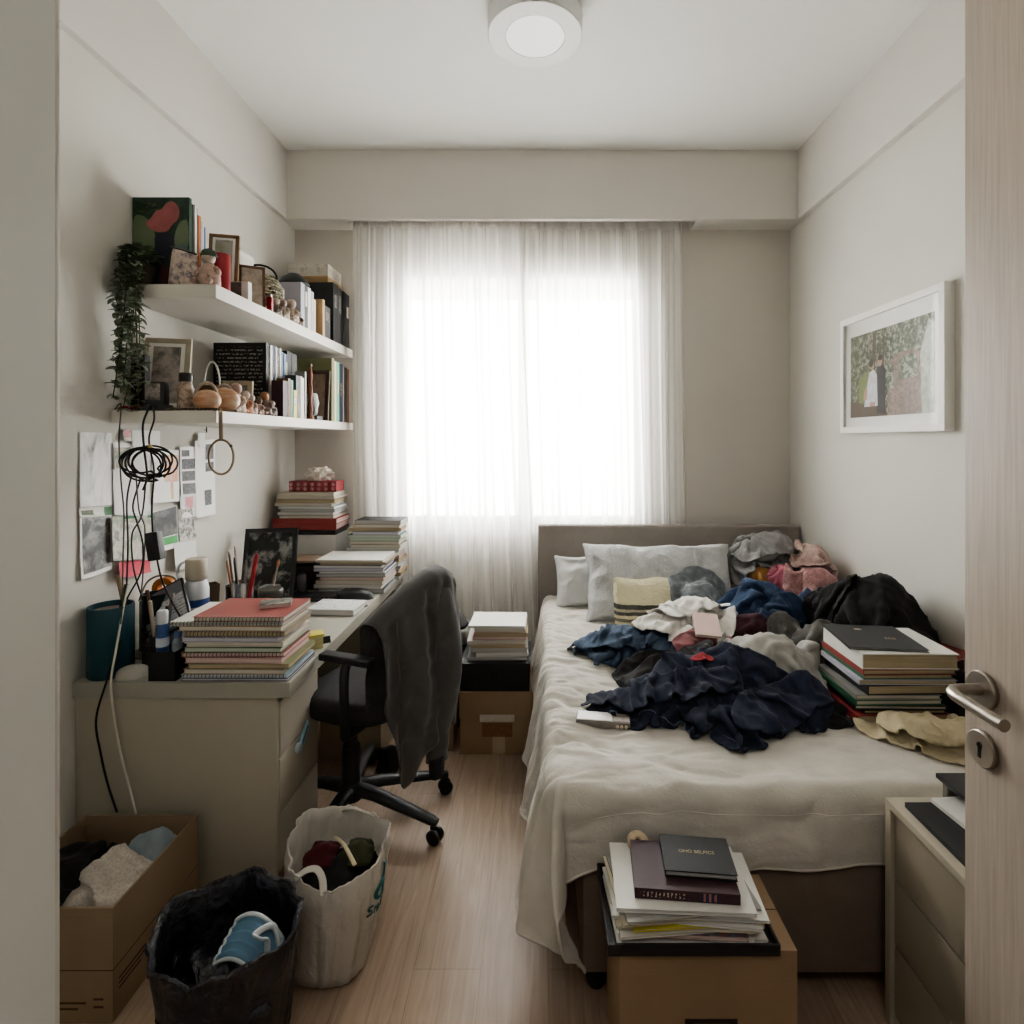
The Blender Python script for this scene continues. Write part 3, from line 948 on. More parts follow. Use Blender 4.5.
def hm_get(x, y, A=None):
    A = HM if A is None else A
    fx = np.clip((np.asarray(x) - GX0) / GS, 0, GN - 1.001); fy = np.clip((np.asarray(y) - GY0) / GS, 0, GMm - 1.001)
    x0 = fx.astype(int); y0 = fy.astype(int); u = fx - x0; v = fy - y0
    return (A[y0, x0] * (1 - u) * (1 - v) + A[y0, x0 + 1] * u * (1 - v) + A[y0 + 1, x0] * (1 - u) * v + A[y0 + 1, x0 + 1] * u * v)


hm_put(P + np.array([0, 0, .0]), 1)
HM = np.maximum(HM, 0)
xs = GX0 + jj * GS; ys = GY0 + ii * GS
HM = np.where((xs > BX0 + .02) & (ys > BFY + .02), np.maximum(HM, BT + .004), HM)
HM_BED = HM.copy()

# ------------------------------------------------------------------ drawer cabinet by the door
m_cab = plain('cabinet_laminate', rgb(166, 158, 141), .45, .03, 5)
m_cabd = plain('cabinet_drawer', rgb(140, 131, 116), .5, .03, 5)
CX0, CX1, CY0, CY1, CT = .9016, XR - .014, .50, 1.455, .572
cb = thing('drawer_cabinet', 'low greige three-drawer cabinet between the bed foot and the open door', 'cabinet', ((CX0 + CX1) / 2, 1.0, 0))
b = MB().box((CX0, CY0, CT - .018), (CX1, CY1, CT)); b.box((CX0, CY1 - .022, 0), (CX1, CY1, CT - .018)); b.box((CX0, CY0, 0), (CX1, CY0 + .022, CT - .018)); b.box((CX1 - .015, CY0 + .022, 0), (CX1, CY1 - .022, CT - .018)); b.box((CX0 + .01, CY0 + .022, 0), (CX1 - .015, CY1 - .022, .03))
b.build('carcass', m_cab, cb, bevel=.0015)
for z0, z1 in ((.385, .548), (.215, .378), (.04, .208)):
    MB().box((CX0 + .008, CY0 + .026, z0), (CX0 + .028, CY1 - .026, z1)).build('drawer', m_cabd, cb, bevel=.002)
MB().box((CX0 + .03, CY0 + .026, .03), (CX0 + .034, CY1 - .026, CT - .018)).build('drawer_recess', m_deskd, cb, smooth=False)

# ------------------------------------------------------------------ swivel chair
m_blk = plain('chair_plastic', rgb(40, 40, 42), .45, .1, 12)
m_cf = fabric('chair_fabric', rgb(58, 56, 56), var=.2, weave=380, wr=.15, speck=.3)
hx, hyc = -.74, 2.22
ch = thing('office_chair', 'black swivel office chair with armrests pulled up to the desk', 'chair', (hx, hyc, 0))
for deg in (-21, 25, 95, 163, 262):
    q = math.radians(deg); c_, s_ = math.cos(q), math.sin(q); Lr = .37
    e = Vector((hx + Lr * c_, hyc + Lr * s_, 0))
    b = MB(); b.tube([(hx + .02 * c_, hyc + .02 * s_, .125), (hx + .12 * c_, hyc + .12 * s_, .122), (e.x, e.y, .083), (e.x + .02 * c_, e.y + .02 * s_, .078)], [.034, .03, .022, .018], 10, flat=.7)
    lg = b.build('leg', m_blk, ch, angle=60)
    b = MB(); b.tube([(e.x, e.y, .085), (e.x, e.y, .05)], .008, 8)
    ax = Vector((-s_, c_, 0)); R = Matrix.Rotation(q + PI / 2, 3, 'Z') @ Ry(PI / 2)
    for sgn in (-1, 1):
        cc = e + ax * (.014 * sgn) + Vector((.012 * c_, .012 * s_, .029))
        b.lathe([(0, -.009), (.022, -.009), (.028, -.005), (.028, .005), (.022, .009), (0, .009)], cc, 20, R=R)
    b.build('caster', plain('caster_black', rgb(20, 20, 20), .35), lg)
b = MB().lathe([(0, .085), (.045, .085), (.048, .10), (.045, .14), (.034, .15), (.034, .29), (.03, .295), (.024, .295), (.024, .42), (0, .42)], (hx, hyc, 0), 24)
b.build('gas_column', m_blk, ch)
# seat (faces the desk: -X, turned a little)
ca = math.radians(-35); out = Vector((math.cos(ca), math.sin(ca), 0)); wd = Vector((-math.sin(ca), math.cos(ca), 0))
sc_ = Vector((-.70, 2.29, .475)); cs_ = math.radians(-20)
outs = Vector((math.cos(cs_), math.sin(cs_), 0)); wds = Vector((-math.sin(cs_), math.cos(cs_), 0))
n1 = 40; pr_ = []
R = Rz(cs_)
b = MB()
rows = []
for i, (k, z) in enumerate(((.0, -.045), (.80, -.045), (.95, -.038), (1.0, -.015), (1.0, .02), (.96, .038), (.85, .047), (.4, .050), (.0, .050))):
    row = []
    for j in range(48):
        q = 2 * PI * j / 48; c_, s_ = math.cos(q), math.sin(q)
        rr = 1 / ((abs(c_) ** 2.9 + abs(s_) ** 2.9) ** (1 / 2.9))
        row.append(R @ Vector((.215 * k * rr * c_, .22 * k * rr * s_, z)) + sc_)
    rows.append(row)
b.grid(np.array(rows), wrapu=True); b.build('seat', m_cf, ch, angle=60)
MB().obox((sc_.x, sc_.y, .425), (.26, .2, .03), R).build('seat_plate', m_blk, ch, bevel=.008)
# back rest: a gently curved pad
bc = Vector((-.475, 2.20, 0))


def backpt(t_, z, off=0.0):
    c = bc + wd * ((t_ - .5) * .44) + out * (off + .045 * ((t_ - .5) * 2) ** 2 * -1)
    return Vector((c.x, c.y, z))


rows = []
for off, sh in ((-.03, 1), (.03, 1)):
    rows.append([])
nz, nt = 14, 16
A = np.zeros((nz, nt, 3)); Bk = np.zeros((nz, nt, 3))
for i in range(nz):
    for j in range(nt):
        tt = j / (nt - 1); zz = i / (nz - 1)
        e = min(1, (1 - (abs(zz - .5) * 2) ** 6)) ** .5 * min(1, 1 - (abs(tt - .5) * 2) ** 6) ** .5
        z = .50 + zz * (.24 + .18 * max(0, 1 - (abs(tt - .5) * 2) ** 2.5) ** .5); tp = .03 + .94 * tt
        tp = .5 + (tp - .5) * (1 - .10 * max(0, zz - .5) * 2)
        A[i, j] = backpt(tp, z, -.012 - .025 * e); Bk[i, j] = backpt(tp, z, -.012 + .02 * e)
b = MB().grid(A); b.grid(Bk)
b.build('backrest', m_cf, ch, angle=60)
b = MB().tube(bez([sc_ + outs * .12 + Vector((0, 0, -.05)), sc_ + outs * .2 + Vector((0, 0, -.04)), bc + out * .015 + Vector((0, 0, .56)), bc + out * .02 + Vector((0, 0, .7))], 6), .022, 10, flat=.5)
b.build('back_bracket', m_blk, ch, angle=60)
for sgn in (-1, 1):
    o_ = sc_ + wds * (.235 * sgn) + outs * .09
    pts = [o_ - wds * (.09 * sgn) + Vector((0, 0, -.055)), o_ + Vector((0, 0, -.055)), o_ + wds * .01 * sgn + Vector((0, 0, -.03)), o_ + wds * .015 * sgn + Vector((0, 0, .16)), o_ + Vector((0, 0, .215))]
    ar = MB().tube(bez(pts, 5), .019, 10, flat=.8).build('armrest', m_blk, ch, angle=60)
    MB().obox(o_ + Vector((0, 0, .228)), (.22, .05, .026), R).build('arm_pad', m_blk, ar, bevel=.010, seg=3)

# ------------------------------------------------------------------ dark jacket over the chair back
m_jack = fabric('jacket_wool', rgb(72, 70, 69), var=.2, weave=300, wr=.3, wscale=18, sheen=.25)
jk = thing('jacket', 'charcoal zip jacket draped over the back of the black office chair', 'jacket', (-.46, 2.2, .2))
nu, nv = 90, 70
hem_t = np.array([-.04, .0, .05, .12, .2, .26, .33, .42, .55, .7, .85, .95, 1.0])
hem_z = np.array([.66, .60, .50, .40, .25, .19, .21, .30, .36, .37, .34, .36, .46])
top_t = np.array([-.04, .05, .17, .42, .62, .78, .90, 1.0])
top_z = np.array([.79, .825, .875, .945, .98, .985, .955, .885])
tt = np.linspace(.04, .95, nu)
ht = np.interp(tt, hem_t, hem_z); tz = np.interp(tt, top_t, top_z)
def sm(a):
    for _ in range(4): a[1:-1] = (a[:-2] + 2 * a[1:-1] + a[2:]) / 4
    return a
ht = sm(ht); tz = sm(tz)
P = np.zeros((nv, nu, 3))
for j in range(nu):
    inner = .66
    for i in range(nv):
        s = i / (nv - 1)
        if s < .22:       # inside face of the chair back
            k = s / .22; z = inner + (tz[j] - .03 - inner) * k; off = -.055
        elif s < .32:     # over the ridge
            k = (s - .22) / .10 * PI; z = tz[j] - .03 + .03 * math.sin(k); off = -.0 - .055 * math.cos(k)
        else:
            k = (s - .32) / .68; z = tz[j] - .03 + (ht[j] - tz[j] + .03) * k
            fold = math.sin(tt[j] * 19 + 1.6 * math.sin(k * 2.6 + tt[j] * 4)) * (.004 + .022 * k) + .006 * math.sin(tt[j] * 33 + k * 3)
            off = .055 + fold + .02 * math.sin(k * PI) + .018 * k
        e = max(0, abs(tt[j] - .5) - .5) * 2
        p = backpt(tt[j], z, off * (1 - .3 * e) - .12 * e * e)
        P[i, j] = p
nn = folds(P[..., 0] * 1 + P[..., 1], P[..., 2], 0, 6, 9, 9, .7, .4) * .011
P[..., 0] += out.x * nn; P[..., 1] += out.y * nn
MB().grid(P).build('jacket_body', m_jack, jk, solid=.004, angle=180)
# sleeve hanging in front of the body
pts = []; rad = []
for k in np.linspace(0, 1, 26):
    t_ = .70 - .10 * k; z = .90 - .655 * k
    pts.append(backpt(t_, z, .045 + .055 * math.sin(PI * min(1, k * 1.2)) + .02 * k)); rad.append(.022 + .042 * math.sin(PI * min(.5, .15 + k * .8)) - .016 * k)
b = MB().tube(bez(pts, 2), np.interp(np.linspace(0, 1, 51), np.linspace(0, 1, 26), rad).tolist(), 20, flat=.62)
V = np.array(b.v); dn = folds(V[:, 0] + V[:, 1], V[:, 2], 0, 7, 7, 19, .9, .5) * .009
V[:, 0] += out.x * dn; V[:, 1] += out.y * dn; b.v = V.tolist()
sv = b.build('sleeve', m_jack, jk, angle=80)
e = pts[-1]
b = MB().tube([e + Vector((0, 0, .02)), e + Vector((0, 0, -.005)), e + Vector((0, 0, -.055))], [.052, .05, .046], 20, flat=.62); b.build('cuff', fabric('jacket_rib', rgb(44, 43, 44), weave=200), sv, angle=60)
# zip edge along the near hem
zp = [Vector(P[i, 14]) + out * .004 for i in range(24, nv)]
MB().tube(zp, .0035, 6).build('zip', plain('zip_metal', rgb(92, 84, 72), .4, metal=.5), jk)
# ------------------------------------------------------------------ clothes heaped on the bed
def outline(pts, n=140, wob=.012, seed=0):
    pts = [np.array((p[0], p[1])) for p in pts]; k = len(pts); out_ = []
    for i in range(k):
        p0, p1, p2, p3 = pts[i - 1], pts[i], pts[(i + 1) % k], pts[(i + 2) % k]
        for q in range(12):
            t_ = q / 12
            out_.append(.5 * (2 * p1 + (p2 - p0) * t_ + (2 * p0 - 5 * p1 + 4 * p2 - p3) * t_ ** 2 + (3 * p1 - p0 - 3 * p2 + p3) * t_ ** 3))
    out_ = np.array(out_ + out_[:1])
    L = np.concatenate([[0], np.cumsum(np.linalg.norm(np.diff(out_, axis=0), axis=1))])
    s = np.linspace(0, L[-1], n + 1)[:-1]
    x = np.interp(s, L, out_[:, 0]); y = np.interp(s, L, out_[:, 1])
    x = x + wob * perlin(x * 14, y * 14, 1, seed) * 2; y = y + wob * perlin(x * 14, y * 14, 2, seed) * 2
    return np.stack([x, y], -1)


def grow(O, k):
    c = O.mean(0); return c + (O - c) * k


def restpath(V, X, pts, up=.004, n=40):
    """a line drawn on the flat cloth, carried onto the draped one"""
    out_ = []
    for (x0, y0), (x1, y1) in zip(pts, pts[1:]):
        for k in range(n):
            q = np.array((x0 + (x1 - x0) * k / n, y0 + (y1 - y0) * k / n))
            d = ((V - q) ** 2).sum(1); i = np.argsort(d)[:4]; w_ = 1 / (d[i] + 1e-6)
            p = (X[i] * w_[:, None]).sum(0) / w_.sum()
            out_.append(Vector((p[0], p[1], p[2] + up)))
    return out_


def drapecloth(pts, top, seed, comp=.64, sp=.010, ang=0.3, fdir=0.0, peak=None, amp=.04, shr=.9, steps=95, hmap=None, floorf=None, power=2.0, tough=.12, fric=.6, wallx=XR - .012, sqz=None, lam=(2.5, 6)):
    O = outline(pts, 90, .008, seed); O = grow(O, shr)
    V, Fc, cons, E, isb = sheetmesh(O, sp, ang)
    if floorf is None:
        base = blur(HM, 2)
        c = O.mean(0) if peak is None else np.array(peak)
        th = np.arctan2(ys - c[1], xs - c[0]); tb = np.arctan2(O[:, 1] - c[1], O[:, 0] - c[0]); rb = np.linalg.norm(O - c, axis=1)
        o = np.argsort(tb); R_ = np.interp(th, tb[o], rb[o], period=2 * PI)
        r = np.sqrt((xs - c[0]) ** 2 + (ys - c[1]) ** 2) / (R_ * .95)
        mound = np.where(r < 1, BT + .012 + top * (1 - np.minimum(r, 1) ** power), 0)
        A = blur(np.maximum(base, mound), 2); A = np.maximum(A, base)
        floorf = lambda x, y: hm_get(x, y, A)
    fz = folds(V[:, 0], V[:, 1], fdir, lam[0], lam[1], seed, .8, .3)
    z0 = floorf(V[:, 0], V[:, 1]) + .02 + amp * (fz - fz.min()) * .6
    an = None if sqz is None else (math.cos(sqz[0]), math.sin(sqz[0]), sqz[1], sqz[2])
    X = drape(V, cons, E, comp, z0, floorf, steps=steps, iters=8, sp=sp, bend=tough, fric=fric, anis=an, wallx=wallx, grav=7.0)
    X[:, 2] += .0045
    return V, X, Fc


def garment(name, label, cat, pts, top, mat, seed, group='clothes heaped on the bed', parts=(), seams=None, wrk=.011, wsz=.055, **kw):
    V, X, Fc = drapecloth(pts, top, seed, **kw)
    hm_put(X[None] + np.array([0, 0, .009]), 1)
    single = not parts and not seams
    if single:
        o = MB().add(X.tolist(), Fc).build(name, mat, angle=180, solid=.003, sub=1, recalc=False, wrinkle=wrk, wsize=wsz)
        return props(o, label, cat, group), V, X
    c = X.mean(0)
    root = thing(name, label, cat, (c[0], c[1], X[:, 2].min()), group=group)
    MB().add(X.tolist(), Fc).build('cloth', mat, root, angle=180, solid=.003, sub=1, recalc=False, wrinkle=wrk, wsize=wsz)
    for pn, ppts, ptop, psd, m2 in parts:
        kw2 = dict(kw); kw2.update(comp=.66, amp=.03, shr=1.0, peak=None)
        V2, X2, F2 = drapecloth(ppts, ptop, psd, **kw2)
        hm_put(X2[None] + np.array([0, 0, .009]), 1)
        MB().add(X2.tolist(), F2).build(pn, m2 or mat, root, angle=180, solid=.003, sub=1, recalc=False, wrinkle=wrk, wsize=wsz)
    if seams:
        ms, lst = seams
        for ln in lst:
            MB().tube(restpath(V, X, ln), .0022, 6).build('seam', ms, root, angle=180)
    return root, V, X


def zp(*pts):
    """photo pixels with an estimated height -> floor plan outline"""
    return [tuple(onz(x, y, z))[:2] for x, y, z in pts]


m_navy = fabric('navy_cotton', rgb(34, 39, 52), rgb(52, 58, 76), var=.3, wr=.7, wscale=34)
m_denim = fabric('blue_denim', rgb(48, 62, 84), rgb(86, 102, 124), var=.3, wr=.7, wscale=40, weave=520, speck=.25)
m_blue = fabric('blue_shirt', rgb(40, 56, 84), rgb(60, 78, 108), var=.3, wr=.6)
m_black = fabric('black_cotton', rgb(28, 27, 28), rgb(46, 45, 46), var=.3, wr=.6)
m_dgrey = fabric('dark_grey_knit', rgb(62, 61, 62), rgb(86, 85, 86), var=.2, wr=.6)
m_lgrey = fabric('stone_grey_jersey', rgb(150, 148, 142), rgb(176, 174, 168), var=.15, wr=.6)
m_white = fabric('white_shirt', rgb(206, 202, 196), rgb(224, 221, 216), var=.1, wr=.5)
m_grey = fabric('mid_grey_jersey', rgb(122, 120, 120), rgb(146, 144, 144), var=.15, wr=.6)
m_pink = fabric('pink_print', rgb(170, 112, 114), rgb(206, 166, 164), var=.3, wr=.8, speck=.5)
m_blush = fabric('blush_print', rgb(182, 152, 144), rgb(212, 188, 180), var=.2, wr=.8, speck=.4)
m_tan = fabric('tan_corduroy', rgb(156, 110, 64), rgb(178, 132, 84), var=.2)
m_plum = fabric('plum_jersey', rgb(56, 34, 40), rgb(78, 48, 54), var=.3)
m_dgreen = fabric('dark_green_jersey', rgb(34, 46, 40), rgb(46, 60, 52), var=.2)
m_rose = fabric('rose_cloth', rgb(132, 84, 86), rgb(150, 100, 102), var=.2)
m_red = fabric('red_cloth', rgb(140, 48, 54), var=.15)
m_cream = fabric('cream_towel', rgb(186, 172, 142), rgb(204, 192, 164), var=.1, wr=.8, wscale=60, weave=260)
m_stitch = fabric('pale_stitching', rgb(128, 142, 160), var=.1)
m_slate = fabric('slate_knit', rgb(110, 116, 120), rgb(136, 142, 146), var=.2)


# pillows -------------------------------------------------------------------
def pillow(name, label, c, w_, h_, t_, tilt, mat, turn=0.0, seed=0, group='pillows'):
    n = 44
    u = np.linspace(-1, 1, n)[None, :] + np.zeros((n, 1)); v = np.linspace(-1, 1, n)[:, None] + np.zeros((1, n))
    ex = 1 - np.abs(u) ** 3.2; ey = 1 - np.abs(v) ** 3.2
    th = t_ / 2 * (np.maximum(ex, 0) * np.maximum(ey, 0)) ** .42
    pin = 1 - .07 * (1 - np.abs(v) ** 2) * np.abs(u) ** 4; pinv = 1 - .09 * (1 - np.abs(u) ** 2) * np.abs(v) ** 4
    cr = (.016 * folds(u * w_ / 2, v * h_ / 2, 1.3, 4, 9, seed, .9, .5)) * np.minimum(1, th / .02)
    x = u * w_ / 2 * pin; y = v * h_ / 2 * pinv
    A = np.stack([x, y, th + cr], -1); B_ = np.stack([x, y, -th], -1)
    b = MB().grid(A); b.grid(B_[:, ::-1])
    R = Rz(turn) @ Rx(tilt)
    b.v = [tuple(R @ Vector(p)) for p in b.v]
    zmin = min(p[2] for p in b.v)
    b.v = [(p[0] + c[0], p[1] + c[1], p[2] - zmin + c[2]) for p in b.v]
    root = thing(name, label, 'pillow', c, group=group)
    b.build('pillow_case', mat, root, angle=180, sub=1, wrinkle=.012, wsize=.16)
    edge = [R @ Vector((x[j, i], y[j, i], 0)) for j, i in [(0, i) for i in range(n)] + [(j, n - 1) for j in range(n)] + [(n - 1, n - 1 - i) for i in range(n)] + [(n - 1 - j, 0) for j in range(n)]]
    MB().tube([Vector((p.x + c[0], p.y + c[1], p.z - zmin + c[2])) for p in edge], .004, 6, closed=True).build('piping', mat, root, angle=180)
    hm_put(np.array(b.v).reshape(1, -1, 3))
    return root


t = NT('pillow_print'); v = t.coord()
n = t.noise(v, 85, 4, .7, 1.4)
col = t.ramp(n, [(.40, rgb(190, 190, 190)), (.52, rgb(172, 174, 176)), (.6, rgb(202, 202, 200))])
nm = t.bump(t.noise(v, 14, 4, .6, 1), .5, .02)
t.bsdf(col, .9, 0, nm, .15, .1); m_pprint = t.mat
m_pplain = fabric('pillow_plain', rgb(196, 196, 195), var=.05, wr=.5, wscale=14)
pillow('pillow', 'plain pale grey pillow behind the bigger patterned pillow', (.30, 3.215, BT + .006), .40, .30, .13, math.radians(62), m_pplain, .02, 4)
pillow('pillow', 'large grey flecked pillow leaning against the headboard', (.65, 3.0, BT + .006), .80, .43, .17, math.radians(58), m_pprint, -.02, 7)

# striped cream bag standing in front of the big pillow -----------------------
t = NT('striped_towel'); v = t.coord(); sp = t.n.new('ShaderNodeSeparateXYZ'); t.link(v, sp.inputs[0])
zz = t.math('ADD', sp.outputs['Z'], t.math('MULTIPLY', t.math('SUBTRACT', t.noise(v, 14, 3), .5), .012))
col = t.ramp(t.math('MULTIPLY', zz, 5.0), [(0, rgb(198, 190, 158)), (.06, rgb(120, 114, 98)), (.14, rgb(178, 168, 138)), (.2, rgb(106, 102, 90)), (.27, rgb(190, 182, 150)), (.34, rgb(84, 82, 76)), (.42, rgb(168, 160, 136)), (.48, rgb(74, 72, 68)), (.58, rgb(204, 197, 166))], 'CONSTANT')
t.bsdf(col, .9, 0, t.bump(t.noise(v, 30, 4, .6, 1), .6, .02), .15, .1); m_strip = t.mat
n1, n2 = 40, 34
u = np.linspace(-1, 1, n1)[None, :] + np.zeros((n2, 1)); vv = np.linspace(0, 1, n2)[:, None] + np.zeros((1, n1))
wx = .185 * (1 - .05 * vv) ; zz_ = BT + .012 + .225 * vv + .006 * np.sin(u * 5) * vv
thk = .05 * (np.maximum(0, 1 - np.abs(u) ** 4) * np.maximum(0, 1 - vv ** 6) * (1 - (1 - vv) ** 12 * .5)) ** .5
cr = folds(u * .16, vv * .2, 1.2, 6, 12, 3, .9, .5) * .008
cx_, cy_ = .565, 2.78
lean_ = .12 * vv
A = np.stack([cx_ + u * wx, cy_ - thk + lean_ + cr, zz_], -1); B_ = np.stack([cx_ + u * wx, cy_ + thk * .6 + lean_, zz_], -1)
b = MB().grid(A); b.grid(B_[:, ::-1])
o = b.build('striped_towel', m_strip, angle=180)
props(o, 'cream folded towel with dark stripes propped on the big flecked pillow', 'towel')
hm_put(np.array([p for p in b.v]).reshape(1, -1, 3) * 1.0 + np.array(o.location) * 0, 0)

Z0 = BT + .01
garment('knit_hat', 'slate blue knitted hat resting on the flecked pillow beside the striped towel', 'hat',
        [(.68, 2.76), (.76, 2.70), (.88, 2.70), (.95, 2.76), (.95, 2.90), (.82, 2.95), (.70, 2.90)], .22, m_slate, 61, comp=.8, amp=.02, power=3, shr=1.0,
        seams=(fabric('pale_cord', rgb(190, 190, 186)), [((.72, 2.84), (.80, 2.80), (.92, 2.84)), ((.80, 2.80), (.88, 2.72))]))
# back corner of the heap ----------------------------------------------------
garment('tan_trousers', 'tan brown cloth peeping out beneath the grey bundle by the headboard', 'clothing', [(1.02, 2.90), (1.14, 2.84), (1.30, 2.84), (1.34, 3.0), (1.2, 3.1), (1.04, 3.05)], .27, m_tan, 21, amp=.02, comp=.75)
garment('grey_sweatshirt', 'rolled grey sweatshirt bundle against the headboard corner', 'sweatshirt',
        [(1.02, 3.0), (1.12, 2.95), (1.32, 2.95), (1.48, 3.02), (1.53, 3.16), (1.46, 3.33), (1.2, 3.36), (1.06, 3.30), (1.0, 3.15)], .385, m_grey, 22, comp=.47, amp=.07, peak=(1.27, 3.12), power=3.5, fric=.93, lam=(3.5, 9), fdir=.9,
        parts=[('sleeve', [(1.10, 3.0), (1.20, 2.96), (1.36, 3.0), (1.44, 3.10), (1.40, 3.16), (1.30, 3.1), (1.18, 3.06), (1.1, 3.06)], .33, 3, None)])
garment('dusky_sweater', 'dusky pink knitted top squeezed beside the pink floral scarf', 'clothing', [(1.18, 2.82), (1.24, 2.77), (1.32, 2.80), (1.34, 2.90), (1.26, 2.95), (1.18, 2.92)], .29, fabric('magenta', rgb(160, 84, 100), rgb(180, 108, 122)), 24, amp=.03, power=3)
garment('pink_scarf', 'pink floral scarf bundled by the wall below the blush scarf', 'scarf', [(1.25, 2.76), (1.34, 2.68), (1.50, 2.70), (1.58, 2.80), (1.57, 2.92), (1.42, 2.95), (1.28, 2.90)], .29, m_pink, 23, amp=.045, comp=.55, power=3, lam=(4, 9))
garment('blush_scarf', 'rolled blush speckled scarf on top of the pink scarf by the wall', 'scarf', [(1.34, 2.92), (1.44, 2.85), (1.56, 2.88), (1.585, 3.02), (1.5, 3.1), (1.38, 3.06)], .38, m_blush, 25, amp=.045, comp=.55, power=3.5, lam=(4, 9))
garment('grey_blue_cardigan', 'dark grey blue cardigan stretched below the pink scarf along the wall', 'cardigan', [(1.12, 2.56), (1.26, 2.46), (1.45, 2.44), (1.58, 2.50), (1.585, 2.66), (1.42, 2.70), (1.24, 2.74), (1.12, 2.70)], .25, fabric('grey_blue', rgb(58, 64, 78), rgb(84, 90, 104)), 26, amp=.04, fdir=-.3)
garment('green_blouse', 'very dark green top tucked under the blue shirt', 'clothing', [(.88, 2.34), (1.0, 2.26), (1.12, 2.28), (1.16, 2.40), (1.04, 2.48), (.92, 2.44)], .15, m_dgreen, 28, amp=.03)
garment('blue_shirt', 'bright navy blue shirt spread across the middle of the heap', 'shirt', [(.74, 2.44), (.82, 2.38), (.95, 2.36), (1.10, 2.40), (1.26, 2.48), (1.28, 2.66), (1.1, 2.80), (.92, 2.76), (.78, 2.62)], .275, m_blue, 27, amp=.07, fdir=.35, comp=.5, fric=.9, lam=(2.5, 8), peak=(1.04, 2.62),
        parts=[('sleeve', [(.78, 2.40), (.92, 2.36), (1.08, 2.40), (1.18, 2.46), (1.12, 2.52), (.98, 2.47), (.84, 2.47)], .16, 8, None)],
        seams=(fabric('blue_seam', rgb(70, 92, 128)), [((.85, 2.42), (.95, 2.6), (.9, 2.74)), ((1.1, 2.44), (1.14, 2.7))]))
garment('plum_blouse', 'plum jersey top with a thin drawstring beside the pink notebook', 'clothing', [(.66, 2.26), (.76, 2.18), (.90, 2.18), (.98, 2.28), (.92, 2.40), (.78, 2.42)], .10, m_plum, 29, amp=.03,
        seams=(fabric('plum_cord', rgb(132, 70, 84)), [((.72, 2.30), (.82, 2.22), (.9, 2.26), (.86, 2.34)), ((.76, 2.24), (.80, 2.34))]))
garment('black_coat', 'big black coat heaped against the wall behind the books', 'coat', [(1.16, 2.34), (1.22, 2.14), (1.36, 2.08), (1.53, 2.10), (1.592, 2.22), (1.592, 2.46), (1.50, 2.54), (1.32, 2.52), (1.2, 2.46)], .385, m_black, 30, amp=.08, comp=.48, fric=.92, fdir=1.1, peak=(1.42, 2.30), power=1.9, shr=.95, lam=(2.5, 7),
        parts=[('hood', [(1.17, 2.40), (1.24, 2.33), (1.34, 2.36), (1.38, 2.46), (1.30, 2.54), (1.2, 2.52)], .30, 12, None)])
garment('striped_blouse', 'dark grey striped blouse lying between the coat and the stone grey bundle', 'blouse', [(.98, 2.34), (1.02, 2.20), (1.08, 2.06), (1.20, 2.04), (1.27, 2.12), (1.24, 2.26), (1.14, 2.36)], .20, fabric('charcoal_stripe', rgb(70, 68, 66), rgb(120, 118, 114), var=.3, wscale=40), 31, amp=.06, fdir=1.9, comp=.48, lam=(2, 10), fric=.9, shr=.85)
# front and middle -----------------------------------------------------------
garment('blue_jeans', 'faded blue jeans crumpled nearest the pillows', 'jeans', [(.17, 2.48), (.23, 2.36), (.36, 2.24), (.52, 2.17), (.70, 2.18), (.71, 2.32), (.58, 2.44), (.40, 2.54), (.25, 2.56)], .11, m_denim, 32, amp=.06, fdir=-.45, comp=.52, shr=.88, fric=.8, lam=(3, 8),
        parts=[('trouser_leg', [(.16, 2.46), (.26, 2.36), (.40, 2.28), (.56, 2.20), (.62, 2.26), (.48, 2.36), (.32, 2.46), (.2, 2.51)], .13, 33, None)],
        seams=(m_stitch, [((.2, 2.44), (.4, 2.34), (.62, 2.2)), ((.28, 2.48), (.36, 2.36), (.46, 2.40), (.42, 2.46))]))
garment('white_shirt', 'crumpled white shirt in front of the flecked pillow', 'shirt', [(.42, 2.34), (.52, 2.24), (.66, 2.18), (.74, 2.26), (.84, 2.42), (.82, 2.60), (.70, 2.68), (.56, 2.60), (.46, 2.48)], .22, m_white, 34, amp=.07, fdir=.5, comp=.5, fric=.9, lam=(3, 8), peak=(.68, 2.52), power=1.6,
        parts=[('sleeve', [(.50, 2.42), (.60, 2.38), (.74, 2.44), (.84, 2.52), (.80, 2.57), (.68, 2.52), (.56, 2.49)], .17, 35, None)],
        seams=(fabric('white_seam', rgb(190, 186, 180)), [((.5, 2.3), (.62, 2.45), (.7, 2.62))]))
garment('black_tank', 'small flat black top edging out under the jeans', 'clothing', [(.30, 2.22), (.32, 2.10), (.40, 2.06), (.54, 2.12), (.52, 2.22)], .03, m_black, 36, amp=.012, comp=.85)
garment('black_vest', 'black vest curled between the jeans and the dark grey jacket', 'vest', [(.36, 2.10), (.40, 2.0), (.52, 1.99), (.66, 2.04), (.70, 2.14), (.58, 2.18), (.44, 2.16)], .075, fabric('black_vest', rgb(36, 35, 35), rgb(60, 58, 57)), 37, amp=.035, fdir=.6, seams=(fabric('grey_piping', rgb(110, 108, 104)), [((.42, 2.02), (.5, 2.12), (.62, 2.12)), ((.46, 2.01), (.64, 2.06))]))
garment('rose_wrap', 'dusty rose cloth lying under the pink notebook', 'clothing', [(.54, 2.20), (.60, 2.10), (.74, 2.08), (.86, 2.14), (.84, 2.24), (.68, 2.28)], .075, m_rose, 38, amp=.02, comp=.75)
